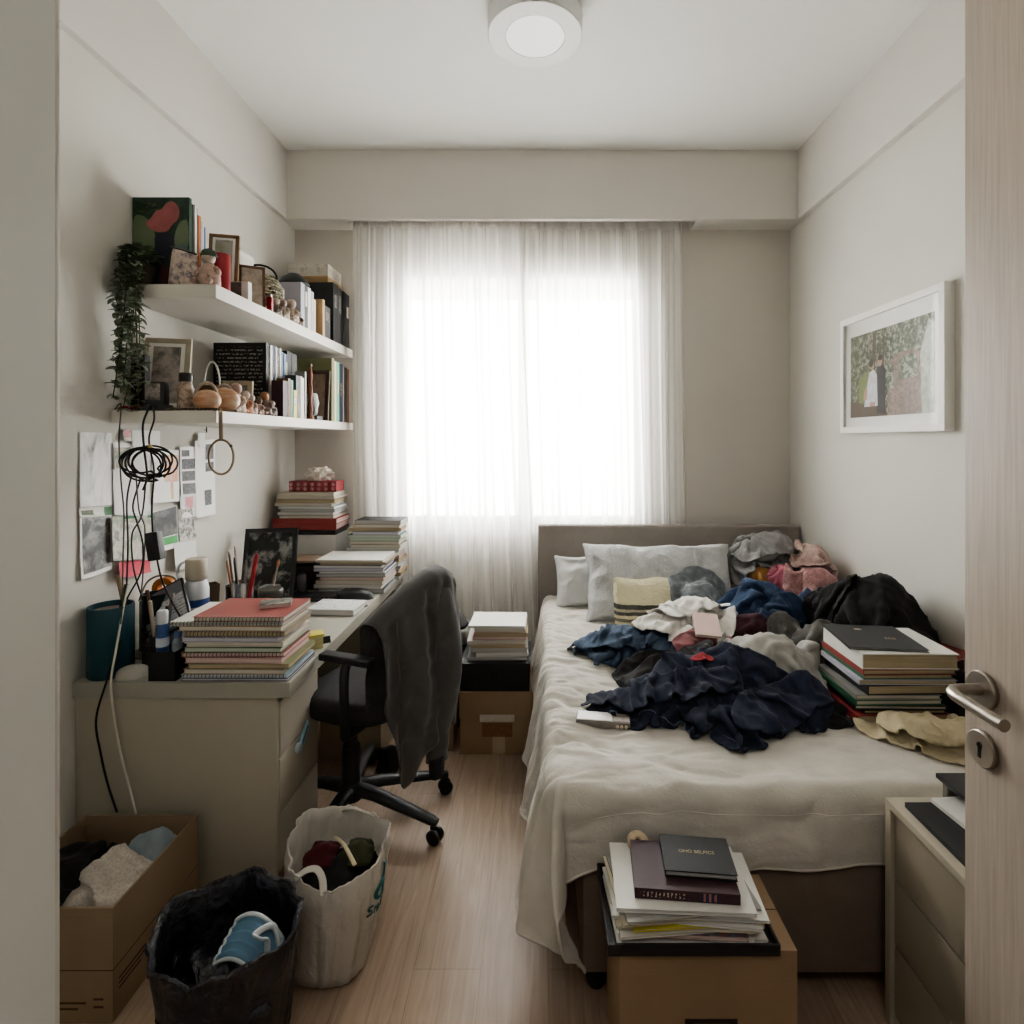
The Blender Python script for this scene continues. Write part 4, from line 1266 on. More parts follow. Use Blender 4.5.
garment('dark_grey_jacket', 'dark grey zip jacket crumpled in the middle of the heap', 'jacket', [(.46, 2.0), (.52, 1.94), (.70, 1.95), (.84, 2.0), (.84, 2.12), (.70, 2.16), (.54, 2.12)], .10, m_dgrey, 39, amp=.06, fdir=.8, comp=.5, fric=.8, lam=(3, 8), seams=(fabric('jacket_zip', rgb(130, 128, 124)), [((.6, 1.96), (.66, 2.05), (.62, 2.13)), ((.5, 2.05), (.7, 2.1))]))
garment('black_tshirt', 'black shirt lying flat between the navy sweater and the stacked books', 'shirt', [(.82, 1.92), (.90, 1.83), (1.0, 1.84), (1.03, 1.98), (1.0, 2.1), (.88, 2.08)], .05, m_black, 40, amp=.03)
garment('stone_grey_bundle', 'stone grey bundled shirt puffed up beside the stacked books', 'shirt', [(.66, 2.06), (.76, 1.97), (.92, 1.95), (1.03, 2.02), (1.05, 2.14), (.96, 2.22), (.80, 2.22), (.68, 2.16)],   .205, m_lgrey, 41, amp=.05, fdir=.5, comp=.58, power=3.4, fric=.9, lam=(3, 7), seams=(fabric('grey_edge', rgb(120, 118, 114)), [((.98, 1.98), (1.0, 2.08), (.96, 2.2)), ((.72, 2.02), (.74, 2.18))]))
garment('navy_sweater', 'navy sweater sprawled nearest the foot of the bed', 'sweater',
        [(.13, 1.93), (.24, 1.85), (.42, 1.80), (.52, 1.72), (.62, 1.68), (.74, 1.72), (.84, 1.80), (.95, 1.80), (.99, 1.88), (.92, 1.98), (.74, 2.05), (.52, 2.06), (.32, 2.02), (.2, 1.99)], .065, m_navy, 42, amp=.06, fdir=-.15, comp=.52, fric=.75, lam=(2.5, 7), sp=.0095, peak=(.6, 1.92), shr=.82,
        parts=[('sleeve', [(.17, 1.95), (.30, 1.88), (.46, 1.86), (.62, 1.88), (.62, 1.95), (.46, 1.95), (.30, 1.98)], .075, 43, None),
               ('sleeve', [(.64, 1.74), (.74, 1.74), (.88, 1.82), (.96, 1.86), (.92, 1.92), (.80, 1.89), (.68, 1.83)], .075, 44, None)],
        seams=(fabric('navy_seam', rgb(84, 94, 116)), [((.24, 1.90), (.40, 1.86), (.5, 1.78), (.60, 1.74)), ((.3, 2.0), (.5, 1.98), (.7, 2.0))]))
garment('red_sock', 'small red sock poking out above the navy sweater', 'sock', [(.55, 2.00), (.57, 1.985), (.605, 1.985), (.62, 2.0), (.605, 2.02), (.57, 2.02)],   .14, m_red, 45, amp=.01, comp=.85, shr=1.0, sp=.007)
garment('cream_towel', 'cream towel folded loosely in front of the stacked books', 'towel', [(1.04, 1.80), (1.10, 1.70), (1.20, 1.63), (1.36, 1.60), (1.52, 1.62), (1.55, 1.72), (1.48, 1.79), (1.28, 1.815), (1.14, 1.815)], .05, m_cream, 46, amp=.03, comp=.72, power=4, tough=.35, shr=.97, wrk=.006,
        parts=[('folded_corner', [(1.09, 1.75), (1.15, 1.68), (1.26, 1.62), (1.33, 1.61), (1.31, 1.67), (1.22, 1.73), (1.14, 1.78)], .085, 47, None)])
garment('dark_blanket', 'dark blanket bunched against the wall behind the cream towel', 'blanket', [(1.40, 1.90), (1.46, 1.84), (1.57, 1.84), (1.59, 1.98), (1.58, 2.08), (1.46, 2.08), (1.40, 2.02)], .12, m_black, 49, amp=.03)
# pale pink notebook on the clothes
z = float(hm_get(.66, 2.16)) + .012
nb = thing('small_notebook', 'pale pink notebook lying tilted on the rose cloth amid the clothes', 'notebook', (.66, 2.19, z + .02), rot=Euler((math.radians(20), .05, -.15)))
MB().box((-.045, -.065, .001), (.045, .065, .009)).build('pages', pages('cream_pages', rgb(205, 195, 180)), nb, local=True)
b = MB().box((-.047, -.067, .009), (.047, .067, .0105)); b.box((-.047, -.067, -.0005), (.047, .067, .001)); b.box((-.049, -.067, -.0005), (-.047, .067, .0105)); b.build('cover', plain('blush_cover', rgb(214, 188, 182), .5, .04), nb, local=True)
# white handheld gadget near the foot of the bed
p = onz(603, 722, BT + .02); z = float(hm_get(p.x, p.y, HM_BED)) + .004
ph = thing('game_console', 'white boxy handheld gadget lying on the quilt near the foot of the bed', 'gadget', (p.x, p.y, z), rotz=-.14)
MB().box((-.088, -.032, 0), (.088, .032, .022)).build('case', plain('gadget_grey', rgb(120, 114, 108), .4, .2, 30), ph, bevel=.005, seg=3, local=True)
MB().box((-.084, -.028, .022), (.03, .028, .0255)).build('lid', plain('gadget_white', rgb(216, 215, 214), .35, .03), ph, bevel=.002, local=True)
MB().box((.036, -.026, .0215), (.084, .026, .024)).build('panel', blotch('gadget_panel', [rgb(60, 52, 50), rgb(150, 140, 132), rgb(90, 80, 74)], 40), ph, bevel=.002, local=True)
for k in range(3):
    MB().lathe([(0, 0), (.005, 0), (.005, .004), (0, .005)], (.047 + .014 * k, -.034, .011), 12, R=Rx(PI / 2)).build('button', plain('gadget_button', rgb(196, 180, 160), .4), ph, local=True)
# ------------------------------------------------------------------ books, notebooks, paper
ORD = ['first', 'second', 'third', 'fourth', 'fifth', 'sixth', 'seventh', 'eighth', 'ninth', 'tenth', 'eleventh', 'twelfth', 'thirteenth', 'fourteenth', 'fifteenth', 'sixteenth', 'seventeenth', 'eighteenth']
C = dict(white=rgb(214, 212, 206), cream=rgb(206, 196, 174), grey=rgb(140, 138, 134), dgrey=rgb(70, 70, 72), black=rgb(26, 26, 28), red=rgb(136, 54, 52), brick=rgb(150, 78, 74),
         orange=rgb(196, 112, 70), yellow=rgb(204, 190, 70), green=rgb(52, 100, 72), teal=rgb(70, 128, 126), navy=rgb(36, 48, 78), blue=rgb(70, 96, 136), sky=rgb(150, 178, 192), pink=rgb(196, 160, 158),
         brown=rgb(104, 72, 52), tan=rgb(172, 142, 108), plum=rgb(62, 40, 46), mint=rgb(128, 190, 160), lilac=rgb(172, 170, 182), kraft=rgb(164, 138, 106), charcoal=rgb(48, 48, 50), olive=rgb(120, 122, 86))
m_wire = plain('wire_binding', rgb(84, 78, 70), .35, .1, metal=.7)


def cmat(k): return plain('cover_' + k, C[k], .5, .05, 14)


def pmat(k='ivory', ax='Z'):
    q = {'ivory': rgb(206, 200, 188), 'white': rgb(216, 215, 212), 'aged': rgb(178, 162, 134), 'pinkish': rgb(206, 182, 176), 'greyish': rgb(184, 184, 182), 'lilac': rgb(196, 194, 206), 'greenish': rgb(190, 200, 186)}[k]
    return pages('pages_%s_%s' % (k, ax), q, 330, ax)


def notebook(label, loc, w_, d_, t_, rot, cover, page='ivory', spiral=True, group=None, side='front'):
    """spiral notebook lying flat; wire along the near edge"""
    r = thing('notebook', label, 'notebook', loc, rot, group)
    b = MB(); x, y = w_ / 2, d_ / 2
    b.box((-x, -y, 0), (x, y, .0012)); b.box((-x, -y, t_ - .0012), (x, y, t_)); b.build('cover', cmat(cover), r, local=True, smooth=False)
    MB().box((-x + .003, -y + .003, .0014), (x - .002, y - .003, t_ - .0014)).build('pages', pmat(page), r, local=True, smooth=False)
    if spiral:
        b = MB(); n = int(w_ / .0125)
        for k in range(n):
            xx = -x + .012 + (w_ - .024) * k / (n - 1)
            b.tube([(xx, -y + .0055 + (t_ / 2 + .0012) * math.cos(q * PI / 3) * 1.0 - .004, t_ / 2 + (t_ / 2 + .0012) * math.sin(q * PI / 3)) for q in range(6)], .0011, 4, closed=True)
        b.build('spiral_binding', m_wire, r, local=True, smooth=False)
    return r


def flatbook(label, loc, w_, d_, t_, rot, cover, page='ivory', spine='left', group=None, name='book', tilt=None):
    """book lying flat; spine on the left (-x), front (-y), right or back"""
    r = thing(name, label, 'book' if name == 'book' else name.replace('_', ' '), loc, group=group, rot=tilt or Euler((0, 0, rot)))
    if spine in ('front', 'back'): w_, d_ = d_, w_
    x, y = w_ / 2, d_ / 2; c_ = min(.0028, t_ * .16)
    b = MB(); b.box((-x, -y, 0), (x, y, c_)); b.box((-x, -y, t_ - c_), (x, y, t_)); b.box((-x, -y, c_), (-x + c_, y, t_ - c_))
    g = MB().box((-x + c_, -y + .004, c_), (x - .004, y - .004, t_ - c_))
    a = {'left': 0, 'front': PI / 2, 'right': PI, 'back': -PI / 2}[spine]
    b.turn(Rz(a)); g.turn(Rz(a))
    b.build('cover', cmat(cover) if isinstance(cover, str) else cover, r, local=True, smooth=False); g.build('pages', pmat(page), r, local=True, smooth=False)
    return r


def magazine(label, loc, w_, d_, t_, rot, cover, page='white', group=None, name='magazine', sag=0.0):
    """soft booklet: bent covers, slightly uneven page edge"""
    r = thing(name, label, name.replace('_', ' '), loc, rot, group)
    x, y = w_ / 2, d_ / 2
    n = 9; A = np.zeros((n, n, 3))
    u = np.linspace(-x, x, n); v = np.linspace(-y, y, n)
    sd = random.randint(0, 999)
    for i in range(n):
        for j in range(n): A[i, j] = (u[j], v[i], t_)
    b = MB().grid(A); b.box((-x, -y, 0), (x, y, .0008)); b.box((-x, -y, .0008), (-x + .0012, y, t_ - .0001))
    b.build('cover', cmat(cover) if isinstance(cover, str) else cover, r, local=True, smooth=False)
    b = MB(); k = max(2, int(t_ / .004)); h = (t_ - .0018) / k
    for i in range(k):
        e = random.uniform(-.003, .003); e2 = random.uniform(-.003, .002)
        b.box((-x + .0013, -y + .002 + e2 * .5, .0008 + h * i), (x + e, y + e2, .0008 + h * (i + 1)))
    b.build('pages', pmat(page), r, local=True, smooth=False)
    return r


def upright(label, xs_, y0, t_, dep, h, z, cover, page='ivory', group=None, name='book', mark=None, lean=0.0):
    """book standing on a shelf, spine towards the room (+x), thickness along y"""
    r = thing(name, label, 'book' if name == 'book' else name.replace('_', ' '), (xs_ - dep / 2, y0 + t_ / 2, z), rot=Euler((lean, 0, 0)), group=group)
    x, y = dep / 2, t_ / 2; c_ = min(.0025, t_ * .18)
    b = MB(); b.box((-x, -y, 0), (x, -y + c_, h)); b.box((-x, y - c_, 0), (x, y, h)); b.box((x - c_, -y + c_, 0), (x, y - c_, h))
    b.build('cover', cmat(cover) if isinstance(cover, str) else cover, r, local=True, smooth=False)
    MB().box((-x + .003, -y + c_, .003), (x - c_, y - c_, h - .004)).build('pages', pmat(page, 'Y'), r, local=True, smooth=False)
    if mark:
        b = MB(); hh = h * random.uniform(.2, .32); zz = h * random.uniform(.45, .6)
        b.box((x, -y * .55, zz), (x + .0006, y * .55, zz + hh))
        b.build('spine_label', textlines('spine_print_' + mark, C['black'] if mark != 'black' else C['white'], C[mark] if mark != 'black' else C['black'], 'Z', .006, .5, 240) if mark != 'plain' else cmat('cream'), r, local=True, smooth=False)
    return r


# --- front stack of spiral notebooks at the desk corner
spec = [  # width, depth, thick, dx (right edge), dy, rot, cover, page, words
    (.355, .225, .0095, 0, 0, .0, 'plum', 'lilac', 'maroon backed spiral notebook'),
    (.355, .225, .0115, -.002, .0, .005, 'sky', 'lilac', 'pale blue spiral notebook'),
    (.335, .222, .017, -.012, -.002, -.01, 'kraft', 'ivory', 'beige covered spiral notebook'),
    (.335, .225, .017, .004, -.004, .012, 'olive', 'aged', 'olive covered thick notebook'),
    (.325, .220, .018, -.018, -.002, -.012, 'pink', 'pinkish', 'dusty pink spiral notebook'),
    (.345, .222, .015, -.014, .002, .01, 'brick', 'pinkish', 'brick pink spiral notebook'),
    (.325, .220, .016, -.022, .0, -.006, 'green', 'greenish', 'dark green covered notebook'),
    (.325, .222, .017, -.018, .003, .012, 'cream', 'ivory', 'cream covered notebook'),
    (.325, .215, .015, -.028, -.004, -.012, 'lilac', 'lilac', 'pale lilac notebook'),
    (.335, .220, .018, -.012, .002, .006, 'grey', 'aged', 'grey covered notebook'),
    (.345, .222, .016, -.02, .0, -.01, 'tan', 'ivory', 'tan covered notebook'),
    (.375, .235, .012, -.022, .006, .01, 'white', 'greyish', 'wide clear covered spiral notebook'),
    (.305, .222, .016, -.014, .004, -.006, 'brick', 'ivory', 'red covered spiral notebook topping the stack'),
]
z = DT + .0008; n = len(spec)
for k, (w_, d_, t_, dx, dy, ro, cv, pg, wd_) in enumerate(spec):
    f = n - 1 - k
    where = 'at the desk corner' if f == 0 else ('lying on the desktop, lowest of the corner stack' if k == 0 else ORD[f] + ' from the top of the desk corner stack')
    notebook('%s %s' % (wd_, where), (DX - .012 + dx - w_ / 2, DY0 + .012 + dy + d_ / 2, z), w_, d_, t_, ro, cv, pg, k in (1, 5, 9, 11, 12), 'notebooks stacked at the desk corner')
    z += t_ + .0012
ZTOP = z
pd = thing('notepad', 'small marbled notepad lying on the red spiral notebook', 'notepad', (-.935, 2.0, ZTOP), .35)
MB().box((-.05, -.036, .0), (.05, .036, .011)).build('pages', pmat('pinkish'), pd, local=True, smooth=False)
MB().box((-.051, -.037, .011), (.051, .037, .0125)).build('cover', blotch('marble_cover', [rgb(40, 44, 42), rgb(96, 98, 92), rgb(140, 140, 136), rgb(52, 56, 52)], 28), pd, local=True, smooth=False)
p = onz(318, 622, DT); nt_ = thing('sticky_pad', 'pad of yellow and white notes sticking out beyond the notebook stack', 'sticky notes', (-.868, 2.17, DT), .5)
b = MB(); b.box((-.03, -.03, 0), (.03, .03, .05)); b.build('pad', pages('note_paper', rgb(206, 200, 150), 300), nt_, local=True, bevel=.001)
MB().box((-.026, -.032, .05), (.034, .028, .056)).build('top_note', plain('note_yellow', rgb(206, 196, 96), .7), nt_, local=True)
bc_ = thing('binder_clip', 'black binder clip lying at the desk edge beyond the notebooks', 'clip', (-.845, 2.22, DT), .6)
MB().add([(-.02, -.012, 0), (.02, -.012, 0), (.02, .012, 0), (-.02, .012, 0), (-.02, 0, .024), (.02, 0, .024)], [(0, 1, 5, 4), (2, 3, 4, 5), (0, 4, 3), (1, 2, 5), (0, 3, 2, 1)]).build('clip_body', m_blk, bc_, local=True, smooth=False)
MB().tube([(-.008, .01, .002), (-.01, .035, .004), (.01, .035, .004), (.008, .01, .002)], .0012, 6).build('wire_handle', m_steel, bc_, local=True)

# --- rear stacks
def pile(where, x1, y0, z, rows, base_w, base_d, grp, jit=.014, kind=magazine, name='magazine'):
    n = len(rows)
    for k, (t_, cv, pg, wd_) in enumerate(rows):
        f = n - 1 - k
        w_ = base_w + random.uniform(-.03, .012); d_ = base_d + random.uniform(-.03, .01)
        pos = ORD[f] + ' from the top of ' + where if f else 'topmost of ' + where
        kind('%s %s' % (wd_, pos), (x1 - w_ / 2 + random.uniform(-jit, jit * .5), y0 + d_ / 2 + random.uniform(-.004, jit), z), w_, d_, t_, random.uniform(-.035, .035), cv, pg, group=grp, name=name)
        z += t_ + .001
    return z


rows = [(.022, 'dgrey', 'greyish', 'dark grey folder'), (.018, 'white', 'white', 'white booklet'), (.022, 'tan', 'ivory', 'tan backed booklet'), (.018, 'kraft', 'pinkish', 'kraft paper booklet'), (.016, 'black', 'greyish', 'black covered booklet'),
        (.012, 'navy', 'white', 'navy covered booklet'), (.016, 'lilac', 'lilac', 'pale lilac booklet'), (.014, 'navy', 'white', 'dark blue booklet'), (.014, 'grey', 'aged', 'grey paper booklet'), (.012, 'white', 'ivory', 'white scribbled pad')]
zl = pile('the lower pile by the desk edge', -.805, 2.93, DT + .001, rows, .36, .26, 'booklets in the lower pile by the desk edge')
rows = [(.02, 'white', 'white', 'white magazine'), (.022, 'tan', 'aged', 'tan magazine'), (.018, 'cream', 'ivory', 'cream magazine'), (.016, 'white', 'white', 'glossy white magazine'), (.02, 'grey', 'greyish', 'grey magazine'),
        (.018, 'brown', 'aged', 'brown backed magazine'), (.02, 'pink', 'pinkish', 'pinkish magazine'), (.022, 'white', 'greyish', 'plain white magazine'), (.02, 'sky', 'white', 'pale blue magazine'), (.018, 'grey', 'ivory', 'dull grey magazine'),
        (.018, 'kraft', 'ivory', 'kraft coloured magazine'), (.016, 'green', 'greenish', 'dark green magazine'), (.018, 'teal', 'greenish', 'teal magazine'), (.018, 'navy', 'lilac', 'navy magazine'), (.02, 'cream', 'aged', 'cream backed magazine'), (.018, 'tan', 'ivory', 'light tan magazine'), (.022, 'black', 'greyish', 'black folder')]
z = pile('the tall pile beside the curtain', -.79, 3.20, DT + .001, rows, .295, .175, 'magazines in the tall pile beside the curtain')
# back left corner: white box file, red folders, paper
bf = thing('box_file', 'white box file with a black band under the red folders', 'box file', (-1.33, 3.30, DT))
MB().box((-1.51, 3.19, DT + .001), (-1.155, 3.42, DT + .262)).build('case', plain('file_white', rgb(196, 194, 190), .5, .04), bf, bevel=.002)
b = MB(); b.box((-1.512, 3.188, DT + .262), (-1.153, 3.422, DT + .288)); b.build('lid_band', plain('file_band', rgb(44, 42, 42), .5), bf, bevel=.002)
b = MB()
for k in range(4):
    for q in range(2): b.box((-1.47 + .03 * q, 3.1885, DT + .13 + .03 * k), (-1.452 + .03 * q, 3.19, DT + .148 + .03 * k))
b.build('label_marks', plain('file_marks', rgb(110, 84, 70), .6, .2, 60), bf, smooth=False)
b = MB().box((-1.46, 3.1885, DT + .03), (-1.23, 3.19, DT + .045)); b.build('red_strip', cmat('red'), bf, smooth=False)
z = DT + .29
for k, (t_, wd_) in enumerate(((.033, 'lower thick red folder above the white box file'), (.03, 'upper thick red folder beneath the tall paper pile'))):
    flatbook(wd_, (-1.335 + .006 * k, 3.305, z), .365, .23, t_, .02 - .03 * k, 'red', 'pinkish', 'front', 'red folders above the box file', 'folder'); z += t_ + .001
rows = [(.016, 'pink', 'ivory', 'pink edged paper pad'), (.016, 'white', 'white', 'white paper pad'), (.018, 'grey', 'greyish', 'grey backed pad'), (.016, 'sky', 'white', 'light blue backed pad'), (.016, 'white', 'ivory', 'plain white pad'), (.02, 'cream', 'aged', 'cream paper pad'), (.018, 'kraft', 'ivory', 'kraft backed pad'), (.02, 'cream', 'ivory', 'loose cream pad')]
z = pile('the corner pile on red folders', -1.165, 3.2, z, rows, .34, .22, 'paper pads piled on the red folders', name='paper_pad')
tb = thing('tissue_box', 'red patterned box with a crumpled white paper ball on the corner pile', 'box', (-1.3, 3.3, z))
b = MB().box((-1.44, 3.235, z), (-1.165, 3.365, z + .062)); b.build('box', plain('red_box', rgb(130, 40, 48), .5, .2, 12), tb, bevel=.004)
b = MB()
for k in range(14): b.ball((-1.425 + .02 * (k % 7) * 2.0, 3.234, z + .018 + .026 * (k // 7)), .011, .002, .011, 10)
b.build('pattern', plain('box_pattern', rgb(178, 120, 124), .6, .3, 50), tb)
cp = thing('paper_ball', 'crumpled white lace paper on top of the red box', 'paper', (-1.3, 3.3, z + .062))
bm_ = MB().ball((-1.29, 3.3, z + .095), .075, .055, .042, 40); V = np.array(bm_.v); cc = np.array((-1.29, 3.3, z + .095)); dv = V - cc
bm_.v = (cc + dv * (1 + .55 * perlin(dv[:, 0] * 48, dv[:, 1] * 48, dv[:, 2] * 48, 4))[:, None]).tolist()
bm_.v = [(p[0], p[1], max(p[2], z + .063)) for p in bm_.v]
bm_.build('crumple', plain('lace_white', rgb(214, 206, 196), .8, .1, 60), cp, angle=50)

# --- books on the bed
bx, by = 1.04, 1.835; z = BT + .022
rows = [(.31, .25, .028, -.0, .005, .04, 'red', 'aged', 'red hardback lying lowest under the bed book stack', 'left'), (.27, .24, .012, .035, .01, .0, 'black', 'aged', 'thin black book, tenth from the top of the bed stack', 'left'),
        (.30, .255, .012, .01, .01, -.02, 'charcoal', 'ivory', 'thin charcoal book, ninth from the top of the bed stack', 'left'), (.29, .26, .018, .005, .012, .02, 'green', 'ivory', 'green paperback, eighth from the top of the bed stack', 'left'),
        (.28, .255, .016, .01, .01, -.01, 'grey', 'ivory', 'pale grey paperback, seventh from the top of the bed stack', 'left'), (.27, .26, .032, .04, .008, .03, 'black', 'aged', 'thick black paperback, sixth from the top of the bed stack', 'left'),
        (.32, .26, .016, .02, .006, -.02, 'lilac', 'aged', 'pale lilac book, fifth from the top of the bed stack', 'left'), (.30, .255, .014, .03, .012, .02, 'green', 'aged', 'slim green book right under the red one on the bed', 'left'),
        (.31, .26, .018, .028, .008, .01, 'red', 'aged', 'red paperback directly under the thick white book on the bed', 'left'), (.315, .26, .05, .03, .006, -.015, 'white', 'aged', 'thick white paperback with broad page edge in the bed stack', 'left')]
for (w_, d_, t_, dx, dy, ro, cv, pg, lb, sp_) in rows:
    flatbook(lb, (bx + dx + w_ / 2, by + dy + d_ / 2, z), w_, d_, t_, ro, cv, pg, sp_, 'books stacked on the bed'); z += t_ + .0012
fb = flatbook('slim black booklet with pale print crowning the bed stack', (bx + .145, by + .15, z), .25, .24, .008, -.12, 'charcoal', 'greyish', 'left', None)
m_gold = plain('pale_print', rgb(190, 170, 150), .5)
b = MB(); b.lathe([(0, .0082), (.014, .0082), (.014, .0086), (0, .0086)], (-.02, .07, 0), 14, sy=.6); b.build('emblem', m_gold, fb, local=True)
text('lettering', 'ECS', .022, m_gold, fb, WM[fb.name] @ Matrix.Translation((.05, -.02, .0086)))
rl = flatbook('red booklet lying loose behind the bed book stack', (1.485, 2.09, BT + .155), .22, .16, .010, .35, 'red', 'white', 'left', None)
bb = MB().box((1.34, 2.06, z - .012), (1.46, 2.14, z - .009))

# --- paper stack on the cardboard box at the foot of the bed: built with that box below

# --- shelf rows
def row(where, xs_, y0, z, items, grp, dep=.17):
    y = y0
    for k, (t_, h, cv, mk, wd_) in enumerate(items):
        upright('%s, %s from the doorway end of %s' % (wd_, ORD[k], where), xs_ - random.uniform(0, .006), y, t_, dep + random.uniform(-.01, .0), h, z, cv, random.choice(['ivory', 'white', 'aged']), grp, mark=mk)
        y += t_ + .001
    return y


# painted cover art: soft blobs, built as flat shapes inside the cover mesh
ab = thing('art_book', 'big picture book with green and coral cover art standing on the upper shelf', 'book', (-1.428, 2.13, UT))
MB().box((-1.537, 2.122, UT + .001), (-1.322, 2.139, UT + .352)).build('cover', plain('art_green', rgb(34, 58, 44), .45, .35, 40), ab, bevel=.001)
def apoly(pts, d): return [(-1.537 + .215 * a, 2.1215 - .0004 * d, UT + .001 + .351 * c) for a, c in pts]
am = [plain('art_sage', rgb(98, 112, 84), .5, .06), plain('art_coral', rgb(150, 82, 82), .5, .15, 30), plain('art_navy', rgb(34, 36, 54), .5, .2), plain('art_teal', rgb(84, 108, 102), .5, .15), plain('art_wine', rgb(70, 34, 36), .5, .2), blotch('art_title', [rgb(34, 58, 44), rgb(34, 58, 44), rgb(120, 116, 76)], 60)]
b = MB()
for m_, d, pts in ((5, 1, [(.08, .84), (.55, .84), (.55, .94), (.08, .94)]), (0, 1, [(0, .40), (.36, .38), (.42, .55), (.36, .70), (.22, .80), (0, .82)]), (1, 2, [(.2, .72), (.32, .76), (.42, .86), (.52, .86), (.6, .94), (.72, .96), (.84, .88), (.82, .76), (.7, .70), (.62, .62), (.4, .62)]),
                   (2, 3, [(.38, .62), (.70, .62), (.76, .52), (.70, .42), (.62, .34), (.66, .2), (.5, .18), (.42, .4)]), (0, 2, [(.72, .52), (.80, .70), (.9, .76), (1, .75), (1, .42), (.8, .42)]), (3, 4, [(.68, .42), (.80, .5), (1, .5), (1, .12), (.8, .1), (.70, .24)]), (4, 4, [(.52, .30), (.62, .24), (.74, .12), (.66, .04), (.46, .06)])):
    for _ in range(2 if m_ != 5 else 0): pts = [q for k in range(len(pts)) for q in ((.75 * pts[k][0] + .25 * pts[(k + 1) % len(pts)][0], .75 * pts[k][1] + .25 * pts[(k + 1) % len(pts)][1]), (.25 * pts[k][0] + .75 * pts[(k + 1) % len(pts)][0], .25 * pts[k][1] + .75 * pts[(k + 1) % len(pts)][1]))]
    b.add(apoly(pts, d), [tuple(range(len(pts)))], m_)
b.build('cover_art', am, ab, smooth=False, recalc=False)
y = row('the row by the art book', -1.318, 2.142, UT + .001, [(.010, .335, 'charcoal', None, 'thin charcoal book'), (.011, .335, 'white', None, 'thin white book'), (.011, .33, 'grey', None, 'thin grey book'), (.016, .305, 'orange', None, 'orange spined book'),
        (.010, .29, 'sky', None, 'pale blue thin book'), (.010, .285, 'white', 'plain', 'white thin book'), (.011, .275, 'blue', None, 'dusty blue thin book')], 'books beside the art book')
y = row('the grey upper row', -1.208, 2.86, UT + .001, [(.045, .238, 'lilac', None, 'pale grey hardback'), (.04, .24, 'dgrey', 'plain', 'dark grey hardback'), (.035, .236, 'white', None, 'white hardback'), (.035, .225, 'lilac', 'plain', 'lilac grey paperback'), (.03, .19, 'cream', None, 'short cream paperback')], 'grey row of books on the upper shelf', .11)
y = row('the dark upper pair', -1.182, 3.075, UT + .001, [(.03, .205, 'tan', None, 'tan topped paperback'), (.09, .18, 'charcoal', 'cream', 'charcoal paperback')], 'dark pair of books on the upper shelf', .13)
y = row('the upper binder row', -1.184, 3.245, UT + .001, [(.075, .345, 'black', 'white', 'black binder with pale print'), (.07, .34, 'charcoal', 'white', 'charcoal binder'), (.065, .338, 'black', None, 'plain black binder'), (.06, .335, 'charcoal', 'plain', 'black binder with a small tag')], 'black binders on the upper shelf', .20)
tbx = thing('tan_box', 'flat tan cardboard box lying across the black binders', 'box', (-1.30, 3.38, UT + .352)); MB().box((-1.40, 3.25, UT + .3475), (-1.22, 3.5, UT + .382)).build('box', plain('tan_card', rgb(150, 122, 86), .7), tbx, bevel=.002)
MB().box((-1.402, 3.248, UT + .372), (-1.218, 3.502, UT + .384)).build('lid', plain('tan_card_lid', rgb(160, 132, 94), .7), tbx, bevel=.002)
wbx = thing('white_box', 'long mottled white box resting on the tan box atop the shelf', 'box', (-1.33, 3.38, UT + .385)); MB().box((-1.46, 3.27, UT + .385), (-1.225, 3.49, UT + .455)).build('box', blotch('mottled_white', [rgb(150, 144, 134), rgb(196, 190, 178), rgb(176, 170, 158)], 30), wbx, bevel=.008)
MB().box((-1.461, 3.269, UT + .435), (-1.224, 3.491, UT + .462)).build('lid', blotch('mottled_white2', [rgb(160, 154, 144), rgb(206, 200, 188), rgb(186, 180, 168)], 30), wbx, bevel=.008)
# lower shelf
bk = upright('black hardback with rows of small print standing face-on on the lower shelf', -1.262, 2.60, .024, .245, .345, LT + .001, 'black', 'ivory', None)
b = MB().box((-.11, -.0126, .05), (.105, -.0121, .325)); b.build('printed_lines', textlines('cover_lines', C['black'], rgb(150, 148, 140), 'Z', .018, .5, 110), bk, local=True, smooth=False)
y = row('the blue lower row', -1.252, 2.632, LT + .001, [(.02, .34, 'white', None, 'white thin book'), (.022, .342, 'navy', None, 'navy thin book'), (.014, .34, 'white', None, 'second white thin book'), (.034, .338, 'navy', 'cream', 'dark blue book'), (.018, .342, 'cream', None, 'cream thin book'), (.022, .325, 'blue', None, 'mid blue book'), (.014, .32, 'sky', None, 'pale blue book'), (.02, .32, 'navy', 'plain', 'last dark blue book'), (.05, .34, 'black', None, 'thick black book'), (.06, .335, 'charcoal', None, 'thick charcoal book')], 'blue row of books on the lower shelf', .2)
y = row('the short lower front row', -1.178, 2.60, LT + .001, [(.05, .17, 'plum', None, 'plum hardback'), (.028, .185, 'brown', None, 'brown paperback'), (.022, .18, 'teal', None, 'teal paperback'), (.034, .135, 'yellow', 'black', 'small yellow paperback'), (.05, .21, 'dgrey', None, 'dark grey hardback'), (.02, .21, 'cream', None, 'slim cream book'), (.022, .205, 'white', None, 'slim white book'), (.018, .24, 'grey', None, 'tall grey book')], 'short front row of books on the lower shelf', .06)
y = row('the lower album row', -1.172, 3.19, LT + .001, [(.045, .36, 'olive', None, 'olive album'), (.04, .352, 'cream', None, 'cream album'), (.035, .352, 'mint', 'plain', 'pale green album'), (.055, .345, 'navy', 'cream', 'dark navy album'), (.03, .34, 'cream', None, 'thin cream album'), (.05, .335, 'charcoal', None, 'charcoal album'), (.04, .33, 'brown', None, 'brown album')], 'album row by the curtain', .20)
